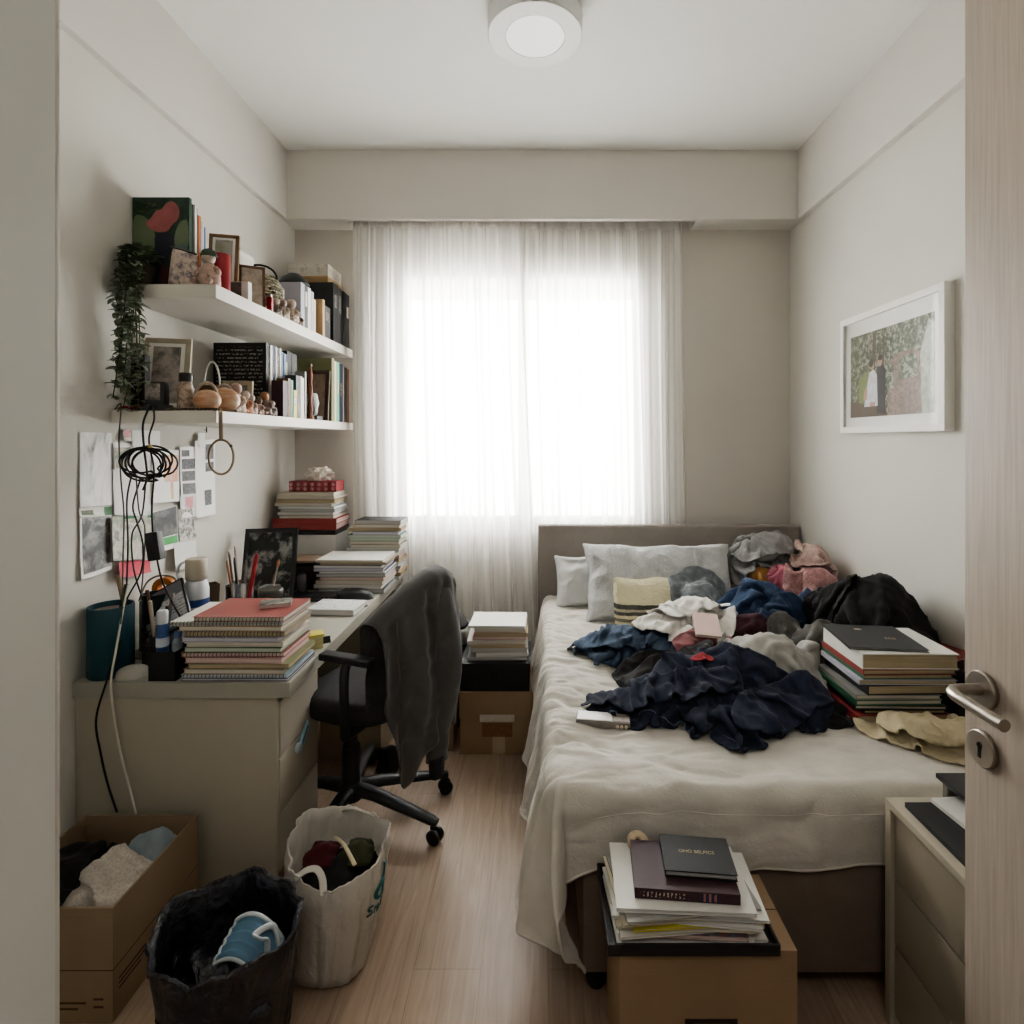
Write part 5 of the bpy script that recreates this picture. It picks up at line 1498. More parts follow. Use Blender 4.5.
# ------------------------------------------------------------------ small things on the shelves
def doll(name, label, c, h, mats, seed, group=None, cat='figurine'):
    """small seated figurine: rounded body, head, arms, base"""
    r = thing(name, label, cat, c, group=group)
    x, y, z = c; k = h / .1
    b = MB().lathe([(0, 0), (.026 * k, 0), (.03 * k, .008 * k), (.027 * k, .03 * k), (.019 * k, .052 * k), (.010 * k, .064 * k), (0, .066 * k)], (x, y, z), 16)
    for s in (-1, 1):
        b.tube(bez([(x + s * .017 * k, y, z + .052 * k), (x + s * .029 * k, y - .008 * k, z + .035 * k), (x + s * .014 * k, y - .027 * k, z + .025 * k)], 4), [.008 * k] * 5 + [.006 * k] * 4, 8)
        b.tube(bez([(x + s * .014 * k, y - .012 * k, z + .012 * k), (x + s * .020 * k, y - .032 * k, z + .01 * k), (x + s * .018 * k, y - .042 * k, z + .006 * k)], 3), .008 * k, 8)
    V = np.array(b.v); V += .0018 * k * np.stack([perlin(V[:, 0] * 90, V[:, 1] * 90, V[:, 2] * 90, seed + q) for q in range(3)], -1) * 2
    b.v = V.tolist(); b.build('body', mats[0], r, angle=70)
    b = MB().ball((x, y - .003 * k, z + .08 * k), .018 * k, .018 * k, .020 * k, 16); b.build('head', mats[1], r, angle=80)
    if len(mats) > 2:
        b = MB().lathe([(.021 * k, 0), (.0215 * k, .006 * k), (.016 * k, .018 * k), (.004 * k, .024 * k), (0, .024 * k)], (x, y, z + .082 * k), 16); b.build('hat', mats[2], r, angle=80)
    return r


def pframe(name, label, c, w_, h, t_, rot, fm, pic, border=.018, mat_=None, cat='picture frame', stand=True):
    """small standing frame; local x across, z up, face towards -y"""
    r = thing(name, label, cat, c, rot=rot)
    x = w_ / 2; b = MB(); q = border
    for a in (((-x, -t_ / 2, 0), (x, t_ / 2, q)), ((-x, -t_ / 2, h - q), (x, t_ / 2, h)), ((-x, -t_ / 2, q), (-x + q, t_ / 2, h - q)), ((x - q, -t_ / 2, q), (x, t_ / 2, h - q))): b.box(*a)
    b.build('frame', fm, r, local=True, bevel=.0015)
    if mat_ is not None:
        MB().box((-x + q, -t_ / 2 + .003, q), (x - q, t_ / 2 - .001, h - q)).build('mat_board', mat_, r, local=True, smooth=False)
        q2 = q + w_ * .09
    else: q2 = q
    MB().box((-x + q2, -t_ / 2 + .0022, q2), (x - q2, t_ / 2 - .0015, h - q2)).build('photo', pic, r, local=True, smooth=False)
    MB().box((-x + q * .6, t_ / 2 - .001, q * .6), (x - q * .6, t_ / 2 + .002, h - q * .6)).build('backing', plain('frame_back', rgb(40, 36, 32), .8), r, local=True, smooth=False)
    if stand: MB().obox((0, t_ / 2 + .03, h * .36), (.03, .003, h * .72), Rx(math.radians(-14)).transposed() if False else Rx(math.radians(12))).build('easel_leg', plain('frame_back', rgb(40, 36, 32), .8), r, local=True, smooth=False)
    return r


m_bone = plain('bone_ceramic', rgb(170, 154, 140), .5, .2, 60); m_brownc = plain('brown_ceramic', rgb(104, 82, 68), .5, .25, 60); m_terra = plain('terracotta', rgb(170, 116, 84), .6, .2, 40); m_greyc = plain('grey_stoneware', rgb(130, 122, 114), .6, .2, 50); m_pinkc = plain('pale_pink_ceramic', rgb(164, 136, 124), .5, .2, 50); m_greenc = plain('dark_green_felt', rgb(62, 72, 60), .9, .2, 50)
bwphoto = blotch('bw_photo', [rgb(24, 24, 24), rgb(74, 74, 74), rgb(160, 158, 156), rgb(46, 46, 46)], 16, 1.5)
bwphoto2 = blotch('bw_photo_two', [rgb(26, 28, 28), rgb(44, 46, 46), rgb(120, 118, 116), rgb(34, 34, 34)], 12, 1.2)
colphoto = blotch('faded_photo', [rgb(80, 84, 82), rgb(128, 122, 116), rgb(180, 166, 158), rgb(96, 96, 100)], 18, 1.5)

# upper shelf
fp = thing('floral_pouch', 'floral fabric pouch leaning on the art book on the upper shelf', 'pouch', (-1.325, 2.10, UT))
n = 16; u = np.linspace(-1, 1, n)[None, :] + np.zeros((n, 1)); v = np.linspace(0, 1, n)[:, None] + np.zeros((1, n))
th = .018 * np.sqrt(np.maximum(0, 1 - u ** 4) * np.maximum(0, 1 - (2 * v - 1) ** 4))
xx = -1.325 + u * (.056 - .010 * v); zz = UT + .001 + v * (.155 - .03 * (u + 1) / 2)
b = MB().grid(np.stack([xx, 2.088 - th + .014 * v, zz], -1)); b.grid(np.stack([xx, 2.088 + th * .6 + .014 * v, zz], -1)[:, ::-1])
b.build('pouch', blotch('floral_cloth', [rgb(80, 78, 96), rgb(120, 112, 116), rgb(190, 172, 160), rgb(204, 186, 174), rgb(110, 96, 100)], 34, 1.5, .8), fp, angle=80)
MB().tube([(-1.378, 2.10, UT + .156), (-1.325, 2.102, UT + .142), (-1.278, 2.10, UT + .127)], .004, 8).build('zip', m_wire, fp)
doll('gnome_figurine', 'round figurine with a dark green cap at the upper shelf corner', (-1.225, 2.085, UT + .001), .135, [m_pinkc, m_bone, m_greenc], 3)
cd = thing('red_candle', 'red pillar candle behind the green-capped figurine', 'candle', (-1.262, 2.20, UT + .001)); MB().lathe([(0, 0), (.030, 0), (.031, .005), (.031, .165), (.027, .172), (0, .168)], (-1.262, 2.235, UT + .001), 24).build('wax', plain('red_wax', rgb(150, 34, 42), .4), cd, angle=50); MB().tube([(-1.262, 2.235, UT + .165), (-1.261, 2.235, UT + .184)], .0015, 6).build('wick', m_blk, cd)
pframe('photo_frame', 'wood framed pastel picture standing behind the red candle', (-1.315, 2.33, UT + .002), .115, .30, .016, Euler((math.radians(-8), 0, .25)), plain('oak_frame', rgb(118, 88, 58), .5, .15, 30), blotch('pastel_print', [rgb(120, 116, 104), rgb(164, 158, 146), rgb(150, 150, 120), rgb(176, 140, 120)], 24), .014, m_mat)
pframe('photo_frame', 'brown framed drawing leaning near the front of the upper shelf', (-1.245, 2.44, UT + .002), .105, .205, .016, Euler((math.radians(-14), 0, .5)), plain('walnut_frame', rgb(100, 70, 48), .5, .15, 30), blotch('drawing_print', [rgb(196, 184, 168), rgb(176, 160, 144), rgb(120, 104, 92)], 20), .012, None)
cb_ = thing('card_box', 'small white card box standing before the brown framed drawing', 'box', (-1.225, 2.31, UT)); MB().box((-1.262, 2.295, UT + .001), (-1.188, 2.325, UT + .082)).build('box', plain('card_white', rgb(206, 204, 200), .6), cb_, bevel=.001); MB().box((-1.26, 2.2942, UT + .004), (-1.215, 2.295, UT + .079)).build('front_print', blotch('card_print', [rgb(70, 68, 66), rgb(120, 118, 114), rgb(90, 88, 84)], 40), cb_, smooth=False)
bt = thing('cone_bottle', 'small pale pink conical bottle beside the white card box', 'bottle', (-1.285, 2.29, UT)); MB().lathe([(0, 0), (.026, 0), (.027, .006), (.02, .06), (.009, .11), (.008, .125), (0, .125)], (-1.288, 2.285, UT + .001), 20).build('glass_body', plain('pink_glass', rgb(186, 168, 160), .3), bt); MB().lathe([(0, 0), (.01, 0), (.01, .018), (0, .02)], (-1.288, 2.285, UT + .126), 14).build('cap', m_brownc, bt)
wb = thing('white_carton', 'plain white carton between the picture frames and the dark basket', 'box', (-1.36, 2.5, UT)); MB().box((-1.42, 2.46, UT + .001), (-1.31, 2.58, UT + .265)).build('carton', plain('carton_white', rgb(196, 192, 186), .6), wb, bevel=.003); MB().box((-1.421, 2.459, UT + .24), (-1.309, 2.581, UT + .268)).build('lid', plain('carton_lid', rgb(206, 203, 198), .6), wb, bevel=.003)
dt_ = thing('dark_tin', 'dark round tin on top of the white carton', 'tin', (-1.37, 2.5, UT + .268)); MB().lathe([(0, 0), (.03, 0), (.032, .01), (.032, .03), (.024, .04), (0, .042)], (-1.37, 2.51, UT + .2685), 18).build('tin', plain('dark_tin', rgb(50, 46, 44), .4), dt_)
MB().lathe([(0, 0), (.008, 0), (.009, .008), (0, .012)], (-1.37, 2.51, UT + .31), 10).build('knob', m_brownc, dt_)
lt = thing('lighter', 'small red lighter standing at the front of the upper shelf', 'lighter', (-1.205, 2.52, UT)); MB().box((-1.217, 2.51, UT + .001), (-1.193, 2.526, UT + .075)).build('body', plain('lighter_red', rgb(160, 30, 38), .3), lt, bevel=.004); MB().box((-1.215, 2.512, UT + .075), (-1.197, 2.524, UT + .088)).build('cap', m_steel, lt, bevel=.002)
# wicker basket
bs = thing('wicker_basket', 'dark woven basket with a speckled pattern on the upper shelf', 'basket', (-1.36, 2.74, UT))
b = MB()
for k in range(15):
    z_ = UT + .006 + .0155 * k; rr = .082 + .026 * min(1, k / 8) - (.010 * max(0, k - 11))
    b.tube([(-1.375 + rr * math.cos(q * PI / 24) * 1.05, 2.745 + rr * math.sin(q * PI / 24), z_ + .0025 * (1 if (q + k) % 2 else -1)) for q in range(48)], .0088, 6, closed=True)
b.build('weave', blotch('wicker', [rgb(34, 34, 30), rgb(52, 52, 44), rgb(120, 112, 88), rgb(186, 176, 146), rgb(50, 50, 44)], 46, .4, .7, stretch=(1, 1, 1.4)), bs)
MB().lathe([(0, .004), (.07, .004), (.075, .01), (0, .01)], (-1.375, 2.745, UT), 24).build('base', plain('wicker_base', rgb(44, 42, 36), .8), bs)
hp = [(-1.375 + .095 * math.cos(a), 2.745, UT + .22 + .07 * math.sin(a)) for a in np.linspace(0, PI, 16)]
MB().tube(hp, .005, 8).build('handle', plain('wicker_base', rgb(44, 42, 36), .8), bs)
cap = thing('dark_bowl', 'dark green upturned bowl lying over the grey hardbacks', 'bowl', (-1.27, 2.93, UT + .24)); MB().lathe([(.075, 0), (.078, .004), (.06, .035), (.035, .05), (.03, .058), (0, .058), (0, .05), (.03, .046), (.055, .03), (.07, .002)], (-1.28, 2.935, UT + .2425), 24).build('bowl', plain('bowl_green', rgb(38, 44, 42), .4), cap, angle=60)
for k, (y_, x_, h, ms, lb) in enumerate(((2.58, -1.205, .085, [m_greyc, m_bone], 'small grey seated figurine nearest the red lighter'), (2.66, -1.21, .10, [m_bone, m_pinkc], 'pale seated figurine in the middle of the upper shelf front'), (2.74, -1.205, .12, [m_bone, m_bone], 'tallest pale figurine before the dark basket'), (2.81, -1.2, .075, [m_brownc, m_greyc], 'small brown speckled figurine beside the grey hardbacks'))):
    doll('figurine', lb, (x_, y_, UT + .001), h, ms, 20 + k, 'figurines on the upper shelf')

# trailing plant at the near end of the upper shelf
tp = thing('trailing_plant', 'trailing string plant with grey green leaves hanging off the upper shelf', 'plant', (-1.462, 2.085, UT))
m_leafp = plain('plant_leaf', rgb(122, 134, 112), .5, .25, 20); m_stem = plain('plant_stem', rgb(96, 88, 62), .7, .2)
MB().lathe([(0, 0), (.034, 0), (.045, .06), (.047, .075), (.042, .075), (.04, .062), (0, .06)], (-1.478, 2.088, UT + .001), 20).build('pot', plain('plant_pot', rgb(70, 60, 50), .6), tp)
rnd = random.Random(5); st = MB(); lf = MB()


def leaf(p, d, L, wd_, up):
    d = d.normalized(); s = d.cross(up); s = s.normalized() if s.length > 1e-3 else Vector((1, 0, 0)); nrm = s.cross(d)
    rows_ = []
    for i in range(5):
        t_ = i / 4; ww = wd_ * math.sin(PI * min(.98, .12 + .86 * t_)) ** .7
        c_ = p + d * (L * t_) - nrm * (L * .25 * t_ * t_)
        rows_.append([tuple(c_ - s * ww + nrm * ww * .35), tuple(c_), tuple(c_ + s * ww + nrm * ww * .35)])
    lf.grid(np.array(rows_))


def clampw(p):
    return Vector((max(p.x, XL + .012), p.y, p.z))


for k in range(11):
    a = rnd.uniform(0, 2 * PI); L = rnd.uniform(.30, .50) if k < 9 else rnd.uniform(.15, .28)
    x0 = -1.478 + rnd.uniform(-.035, .055); y0 = 2.045 - rnd.uniform(.015, .05)
    pts = bez([(-1.478, 2.085, UT + .07), (x0 * .6 - 1.478 * .4, 2.05, UT + .105 + rnd.uniform(-.02, .03)), (x0, y0, UT + .03), (x0 + rnd.uniform(-.02, .02), y0 - .01, UT - L * .5), (x0 + rnd.uniform(-.035, .03), y0 + rnd.uniform(-.01, .0), UT - L)], 9)
    pts = [clampw(p) for p in pts]
    st.tube(pts, .0018, 5)
    dist_ = 0
    for i in range(2, len(pts)):
        for rep in range(2):
            an = rnd.uniform(0, 2 * PI); d = Vector((math.cos(an), math.sin(an) * .8 - .25, rnd.uniform(-.5, .35)))
            p = clampw(pts[i] + Vector((rnd.uniform(-.006, .006), rnd.uniform(-.006, .006), rnd.uniform(-.012, .012))))
            if p.x + d.x * .03 < XL + .012: d.x = abs(d.x)
            leaf(p, d, rnd.uniform(.024, .038), rnd.uniform(.009, .014), Vector((0, 0, 1)))
for k in range(70):
    an = rnd.uniform(0, 2 * PI); ph_ = rnd.uniform(.0, 1.3); rr = rnd.uniform(.03, .06)
    p = clampw(Vector((-1.472 + rr * math.cos(an) * math.cos(ph_), 2.075 + rr * .8 * math.sin(an) * math.cos(ph_) - .012, UT + .085 + rr * 1.1 * math.sin(ph_))))
    d = Vector((math.cos(an), math.sin(an) - .4, rnd.uniform(-.2, .6)))
    if p.x < XL + .04: d.x = abs(d.x)
    leaf(p, d, rnd.uniform(.028, .04), rnd.uniform(.012, .017), Vector((0, 0, 1)))
st.build('stem', m_stem, tp); lf.build('leaves', m_leafp, tp, angle=180, recalc=False)

# lower shelf
pframe('photo_frame', 'beige framed portrait photo leaning at the near end of the lower shelf', (-1.452, 2.17, LT + .002), .165, .30, .02, Euler((math.radians(-12), math.radians(0), .28)), plain('beige_frame', rgb(168, 158, 138), .5, .08, 20), colphoto, .02, m_mat)
bkb = thing('black_speaker', 'black slab speaker standing behind the beige framed photo', 'speaker', (-1.50, 2.13, LT)); MB().box((-1.532, 2.105, LT + .001), (-1.478, 2.135, LT + .215)).build('case', m_blk, bkb, bevel=.004); MB().box((-1.526, 2.1035, LT + .02), (-1.484, 2.105, LT + .2)).build('grille', plain('speaker_grille', rgb(16, 16, 17), .9), bkb, smooth=False)
cl = thing('desk_clock', 'small black alarm clock with cords behind it on the lower shelf', 'clock', (-1.40, 2.06, LT)); R = Rz(.15)
MB().obox((-1.402, 2.062, LT + .065), (.066, .04, .085), R).build('case', m_blk, cl, bevel=.006); MB().obox((-1.405, 2.0408, LT + .07), (.05, .002, .06), R).build('screen', blotch('clock_screen', [rgb(40, 38, 38), rgb(110, 104, 100), rgb(180, 168, 160), rgb(60, 56, 54)], 30), cl, smooth=False)
MB().obox((-1.395, 2.055, LT + .012), (.085, .05, .022), R).build('foot', m_blk, cl, bevel=.005)
ja = thing('glass_jar', 'small glass bottle of shells with a dark lid on the lower shelf', 'bottle', (-1.33, 2.11, LT))
MB().lathe([(0, 0), (.026, 0), (.029, .006), (.029, .085), (.022, .105), (.02, .112), (0, .112)], (-1.33, 2.115, LT + .001), 20).build('jar', blotch('shell_mix', [rgb(90, 76, 66), rgb(150, 128, 112), rgb(190, 170, 152), rgb(110, 92, 80)], 60, 1, .2), ja, angle=50)
MB().lathe([(0, 0), (.023, 0), (.0235, .004), (.0235, .03), (.02, .034), (0, .034)], (-1.33, 2.115, LT + .1135), 20).build('lid', plain('jar_lid', rgb(52, 48, 44), .4), ja, angle=50)
rp = thing('red_ribbon', 'crumpled red ribbon at the near end of the lower shelf', 'ribbon', (-1.49, 2.04, LT)); b = MB()
b.tube(bez([(-1.53, 2.05, LT + .008), (-1.50, 2.035, LT + .014), (-1.48, 2.05, LT + .010), (-1.45, 2.04, LT + .016), (-1.43, 2.052, LT + .008)], 5), .009, 8, flat=.5); b.build('ribbon', m_red, rp)
bg_ = thing('gift_bag', 'small brown bag with a white loop handle on the lower shelf', 'bag', (-1.36, 2.32, LT)); MB().box((-1.40, 2.30, LT + .001), (-1.30, 2.345, LT + .12)).build('bag', plain('bag_brown', rgb(110, 86, 62), .7), bg_, bevel=.004)
MB().tube([(-1.385 + .035 + .032 * math.cos(a), 2.32, LT + .118 + .10 * math.sin(a)) for a in np.linspace(0, PI, 18)], .004, 8).build('handle', plain('cord_white', rgb(206, 202, 196), .7), bg_)
for k, (x_, y_, r_, lb, wv_) in enumerate(((-1.232, 2.085, .047, 'nearest round cream and rust striped pebble ornament on the lower shelf', 0), (-1.215, 2.17, .055, 'ring-topped cream pebble ornament behind the striped one', 1))):
    eg = thing('pebble_ornament', lb, 'ornament', (x_, y_, LT), group='pebble ornaments')
    MB().ball((x_, y_, LT + r_ * .86 + .001), r_ * 1.05, r_ * .8, r_ * .86, 26).build('stone', blotch('agate%d' % k, [rgb(196, 182, 164), rgb(176, 120, 84), rgb(206, 190, 170), rgb(150, 104, 76)], 5, .6, .35, stretch=(.6, .6, 3.2)), eg, angle=80)
    MB().tube([(x_ - .02 + .042 * math.cos(a), y_ + .03, LT + .055 + .055 * math.sin(a)) for a in np.linspace(0, PI, 16)], .006, 8).build('hoop', m_bone, eg)
mt_ = thing('beaded_mat', 'dark beaded strip lying at the front of the lower shelf', 'mat', (-1.27, 2.035, LT)); b = MB()
for k in range(26): b.ball((-1.35 + .0072 * k, 2.034 + .004 * (k % 2), LT + .0065), .0052, n=8)
b.build('bead', plain('beads', rgb(76, 66, 52), .4, .5, 80), mt_)
for i, q in enumerate(mt_.children): q['kind'] = 'stuff'
pframe('photo_frame', 'small cream carved frame standing before the black printed hardback', (-1.33, 2.47, LT + .002), .125, .155, .018, Euler((math.radians(-8), 0, .12)), plain('cream_frame', rgb(170, 156, 132), .5, .1, 20), bwphoto, .02, plain('frame_slip', rgb(120, 106, 86), .6))
fg = [(2.23, -1.2, .12, [m_bone, m_pinkc], 'tall bone figurine beside the ring-topped ornament'), (2.29, -1.195, .095, [m_terra, m_bone], 'terracotta seated figurine on the lower shelf'), (2.345, -1.20, .085, [m_bone, m_bone], 'little bone white figurine on the lower shelf front'), (2.40, -1.195, .075, [m_pinkc, m_brownc], 'pale pink figurine with a brown head'), (2.46, -1.2, .105, [m_brownc, m_terra], 'dark brown figurine with a terracotta head'), (2.52, -1.195, .07, [m_greyc, m_bone], 'small grey figurine beside the plum hardback')]
for k, (y_, x_, h, ms, lb) in enumerate(fg): doll('figurine', lb, (x_, y_, LT + .001), h, ms, 40 + k, 'figurines on the lower shelf')
so = thing('stone_ornament', 'rough grey white stone on a black stand at the lower shelf', 'ornament', (-1.205, 2.99, LT)); MB().box((-1.25, 2.955, LT + .001), (-1.165, 3.03, LT + .022)).build('stand', m_blk, so, bevel=.003)
b = MB().ball((-1.208, 2.99, LT + .085), .036, .03, .066, 30); V = np.array(b.v); cc = np.array((-1.208, 2.99, LT + .085)); dv = V - cc
V = cc + dv * (1 + .22 * perlin(dv[:, 0] * 40, dv[:, 1] * 40, dv[:, 2] * 40, 9))[:, None]; V[:, 2] = np.maximum(V[:, 2], LT + .0225); b.v = V.tolist(); b.build('stone', blotch('grey_stone', [rgb(110, 114, 118), rgb(160, 162, 164), rgb(196, 196, 194)], 22, 1), so, angle=60)
pframe('photo_frame', 'dark brown framed picture standing behind the grey stone ornament', (-1.235, 3.13, LT + .002), .125, .285, .018, Euler((math.radians(-6), 0, .0)), plain('dark_brown_frame', rgb(62, 42, 32), .5, .15, 30), blotch('brown_print', [rgb(120, 100, 84), rgb(150, 128, 108), rgb(90, 72, 60)], 18), .022, None, stand=False)
wd_o = thing('wood_totem', 'slim reddish carved wooden totem near the slim white book', 'ornament', (-1.19, 2.91, LT)); MB().lathe([(0, 0), (.02, 0), (.02, .012), (.01, .02), (.015, .06), (.009, .10), (.014, .15), (.009, .19), (.013, .23), (.006, .27), (0, .275)], (-1.19, 2.925, LT + .001), 14).build('totem', plain('red_wood', rgb(120, 70, 50), .5, .2, 30), wd_o, angle=60)
MB().ball((-1.19, 2.925, LT + .285), .011, n=12).build('finial', m_brownc, wd_o)
# oval hoop hanging from the shelf corner
hp_ = thing('hanging_hoop', 'small oval hoop on a tan strap hanging from the lower shelf corner', 'hoop', (-1.148, 2.012, 1.33))
px_ = at(221, 440, 2.012); hx_, hz_ = -1.137, 1.5 - 17 / 278.3
MB().tube(bez([(-1.172, 2.05, LT + .004), (-1.152, 2.03, LT + .006), (hx_ - .002, 2.008, LT - .006), (hx_, 2.007, LT - .05), (hx_, 2.010, hz_ + .066)], 6), .0065, 8, flat=.35).build('strap', plain('strap_tan', rgb(140, 122, 98), .7), hp_)
MB().tube([(hx_ + .038 * math.sin(a), 2.010 + .012 * math.sin(a), hz_ + .062 * math.cos(a)) for a in np.linspace(0, 2 * PI, 40)[:-1]], .0042, 8, closed=True).build('ring', plain('hoop_wood', rgb(136, 118, 94), .5), hp_)
MB().ball((hx_ + .033, 2.014, hz_ + .040), .006, n=10).build('clasp', m_wire, hp_)

# ------------------------------------------------------------------ pictures taped to the wall
WXF = XL + .003
_wk = [0]


def wallsheet(label, px, mats, bumps=(), cat='paper', curl=.006):
    """sheet on the wall from four photo corners (top left, top right, bottom right, bottom left); bumps: (a0,c0,a1,c1,mat index) printed patches"""
    _wk[0] += 1; x = WXF + .0013 * _wk[0]
    q = [onx(a, b_, x) for a, b_ in px]
    r = MB(); n = 7; P = np.zeros((n, n, 3))
    def pt(a, c, off=0):
        t_ = q[0].lerp(q[1], a); b_ = q[3].lerp(q[2], a); p = t_.lerp(b_, c)
        return (p.x + off + curl * (c ** 3) * (1 + .5 * math.sin(a * 5)), p.y, p.z)
    for i in range(n):
        for j in range(n): P[i, j] = pt(j / (n - 1), i / (n - 1))
    r.grid(P, 0)
    for k, (a0, c0, a1, c1, m) in enumerate(bumps):
        m_ = 5; Q = np.zeros((m_, m_, 3))
        for i in range(m_):
            for j in range(m_): Q[i, j] = pt(a0 + (a1 - a0) * j / (m_ - 1), c0 + (c1 - c0) * i / (m_ - 1), .0005 + .0001 * k)
        r.grid(Q, m)
    o = r.build('wall_print' if cat == 'print' else 'paper_sheet', mats, smooth=True, angle=180, recalc=False)
    return props(o, label, cat, 'sheets taped to the wall below the shelf')


pw = plain('sheet_white', rgb(238, 238, 236), .8, .03); pw2 = plain('sheet_offwhite', rgb(226, 225, 222), .8, .03)
m_sk = blotch('pencil_sketch', [rgb(140, 140, 140), rgb(220, 220, 220), rgb(240, 240, 240), rgb(228, 228, 228), rgb(238, 238, 237)], 9, 2, .8, stretch=(1, 1.6, .7))
m_gr = plain('print_green', rgb(58, 110, 66), .6, .2, 40); m_dk = blotch('print_dark_block', [rgb(70, 70, 72), rgb(104, 104, 106), rgb(140, 140, 142)], 90, 1, .6); m_pk = blotch('print_pink', [rgb(206, 200, 196), rgb(206, 120, 128), rgb(190, 84, 96)], 14, 1); m_fl = blotch('print_flower', [rgb(204, 200, 194), rgb(214, 150, 120), rgb(226, 190, 120), rgb(206, 130, 140)], 16, 1)
m_map = blotch('print_map', [rgb(176, 172, 164), rgb(140, 150, 128), rgb(196, 190, 180), rgb(120, 124, 120), rgb(190, 150, 140)], 16, 2); m_sp = blotch('print_speckle', [rgb(60, 58, 56), rgb(120, 116, 110), rgb(190, 186, 180), rgb(206, 204, 200)], 60, 1); m_rs = plain('print_red', rgb(196, 66, 84), .6, .12, 20)
wallsheet('tall white sheet with a faint pencil sketch, outermost on the wall', [(80, 432), (112, 433), (112, 505), (79, 507)], [m_sk])
wallsheet('narrow strip with two green patches under the tall sketch', [(79, 508), (112, 506), (112, 516), (79, 517)], [pw2, m_gr, plain('print_oliv', rgb(90, 100, 76), .6, .3, 60)], [(.74, .05, .98, .9, 1), (.05, .3, .4, .8, 2)])
wallsheet('black and white photo print with white border below the green strip', [(80, 518), (111, 515), (111, 569), (80, 580)], [pw, bwphoto], [(.06, .01, .97, .93, 1)], 'print')
wallsheet('large blank white sheet behind the coiled cables', [(113, 442), (152, 446), (152, 516), (113, 515)], [pw2])
wallsheet('small dark green photo beside the cable coil', [(114, 447), (131, 446), (131, 467), (114, 470)], [pw2, blotch('green_snap', [rgb(40, 46, 36), rgb(90, 104, 70), rgb(150, 130, 110), rgb(60, 64, 56)], 26)], [(.04, .05, .96, .95, 1)], 'print')
wallsheet('small pinkish card tucked right under the shelf', [(123, 429), (131, 429), (131, 441), (123, 441)], [pw2, m_pk], [(.1, .1, .9, .7, 1)])
wallsheet('landscape white sheet high under the shelf', [(132, 430), (160, 431), (160, 449), (132, 449)], [pw])
wallsheet('colour drawing of an orange and pink flower beside the coil', [(152, 449), (179, 450), (179, 501), (152, 503)], [pw, m_fl], [(.42, .1, .95, .62, 1), (.66, .62, .76, .95, 1)])
wallsheet('white sheet with four dark printed blocks', [(180, 447), (205, 446), (205, 494), (180, 496)], [pw, m_dk], [(.06, .07, .36, .2, 1), (.06, .25, .58, .46, 1), (.06, .5, .58, .7, 1), (.06, .75, .56, .97, 1)])
wallsheet('narrow white strip pinned near the hanging hoop', [(198, 433), (205, 433), (205, 447), (198, 447)], [pw])
wallsheet('long white sheet with two dark stamps and a dark box', [(195, 441), (215, 439), (215, 514), (195, 518)], [pw, m_dk], [(.5, .06, .92, .26, 1), (.5, .3, .92, .42, 1), (.42, .66, .8, .86, 1)])
wallsheet('small sheet with a pink blot under the dark blocks', [(180, 496), (195, 494), (195, 516), (181, 518)], [pw2, m_pk], [(.3, .08, .85, .6, 1)])
wallsheet('multicoloured map-like print behind the hanging cords', [(112, 517), (151, 515), (151, 558), (112, 561)], [m_map, m_gr], [(.3, 0, .55, .06, 1), (.9, 0, 1, .06, 1)], 'print')
wallsheet('grey photo with a bright green strip along its bottom', [(152, 512), (177, 505), (178, 547), (152, 553)], [pw, bwphoto2, m_gr, plain('bright_green', rgb(84, 170, 96), .6)], [(.03, .02, .97, .68, 1), (.03, .70, .97, .88, 3)], 'print')
wallsheet('speckled black and white print beside the grey photo', [(178, 510), (192, 508), (196, 537), (179, 541)], [m_sp], (), 'print')
wallsheet('bright red curved sheet low on the wall', [(119, 562), (150, 560), (150, 572), (119, 578)], [m_rs], (), 'paper', .012)
wallsheet('blank pale sheet low on the wall above the desk bottles', [(174, 543), (196, 540), (197, 566), (175, 570)], [pw2])
pn = thing('pushpin', 'thin dark pin in the wall above the narrow strip', 'pin', (WXF, 2.3, 1.5)); p = onx(204, 430, XL + .002)
MB().tube([p, p + Vector((.012, 0, .002))], .0015, 6).build('needle', m_blk, pn); MB().tube([p + Vector((.012, 0, .014)), p + Vector((.012, 0, -.012))], .003, 8).build('head', m_blk, pn)

# ------------------------------------------------------------------ cords hanging from the lower shelf
m_cord = plain('cord_black', rgb(24, 23, 24), .5); m_cordw = plain('cord_ivory', rgb(206, 200, 188), .5); m_cordg = plain('cord_grey', rgb(70, 66, 62), .5)


def cord(label, pts, r, mat, n=7, name='cord'):
    o = MB().tube(bez(pts, n), r, 8).build(name, mat, angle=180)
    return props(o, label, 'cord', 'cords hanging from the lower shelf')


YC = 1.955
co_ = thing('cable_coil', 'black cable coiled in loops and tied below the lower shelf', 'cable', at(148, 462, YC))
loops = []
rr_ = random.Random(3)
pts = []
for k in range(7):
    cx_ = 148 + rr_.uniform(-7, 7); cy_ = 463 + rr_.uniform(-3, 3); ax = rr_.uniform(16, 24); ay = rr_.uniform(11, 17); tl = rr_.uniform(-.15, .15); yy = YC - .02 + .007 * k
    for q in range(18):
        a = 2 * PI * q / 18 + 1.2
        pts.append(at(cx_ + ax * math.cos(a) * math.cos(tl) - ay * math.sin(a) * math.sin(tl), cy_ + ay * math.sin(a) + ax * math.cos(a) * math.sin(tl), yy + .002 * math.sin(a)))
MB().tube(bez(pts, 2), .0034, 8).build('loops', m_cord, co_, angle=180)
MB().tube(bez([(-1.402, 2.035, LT + .012), (-1.40, 2.02, LT + .016), at(147, 412, YC + .03), at(143, 425, YC), at(144, 447, YC - .005), at(147, 476, YC - .01), at(143, 490, YC)], 7), .0036, 8).build('cable', m_cord, co_, angle=180)
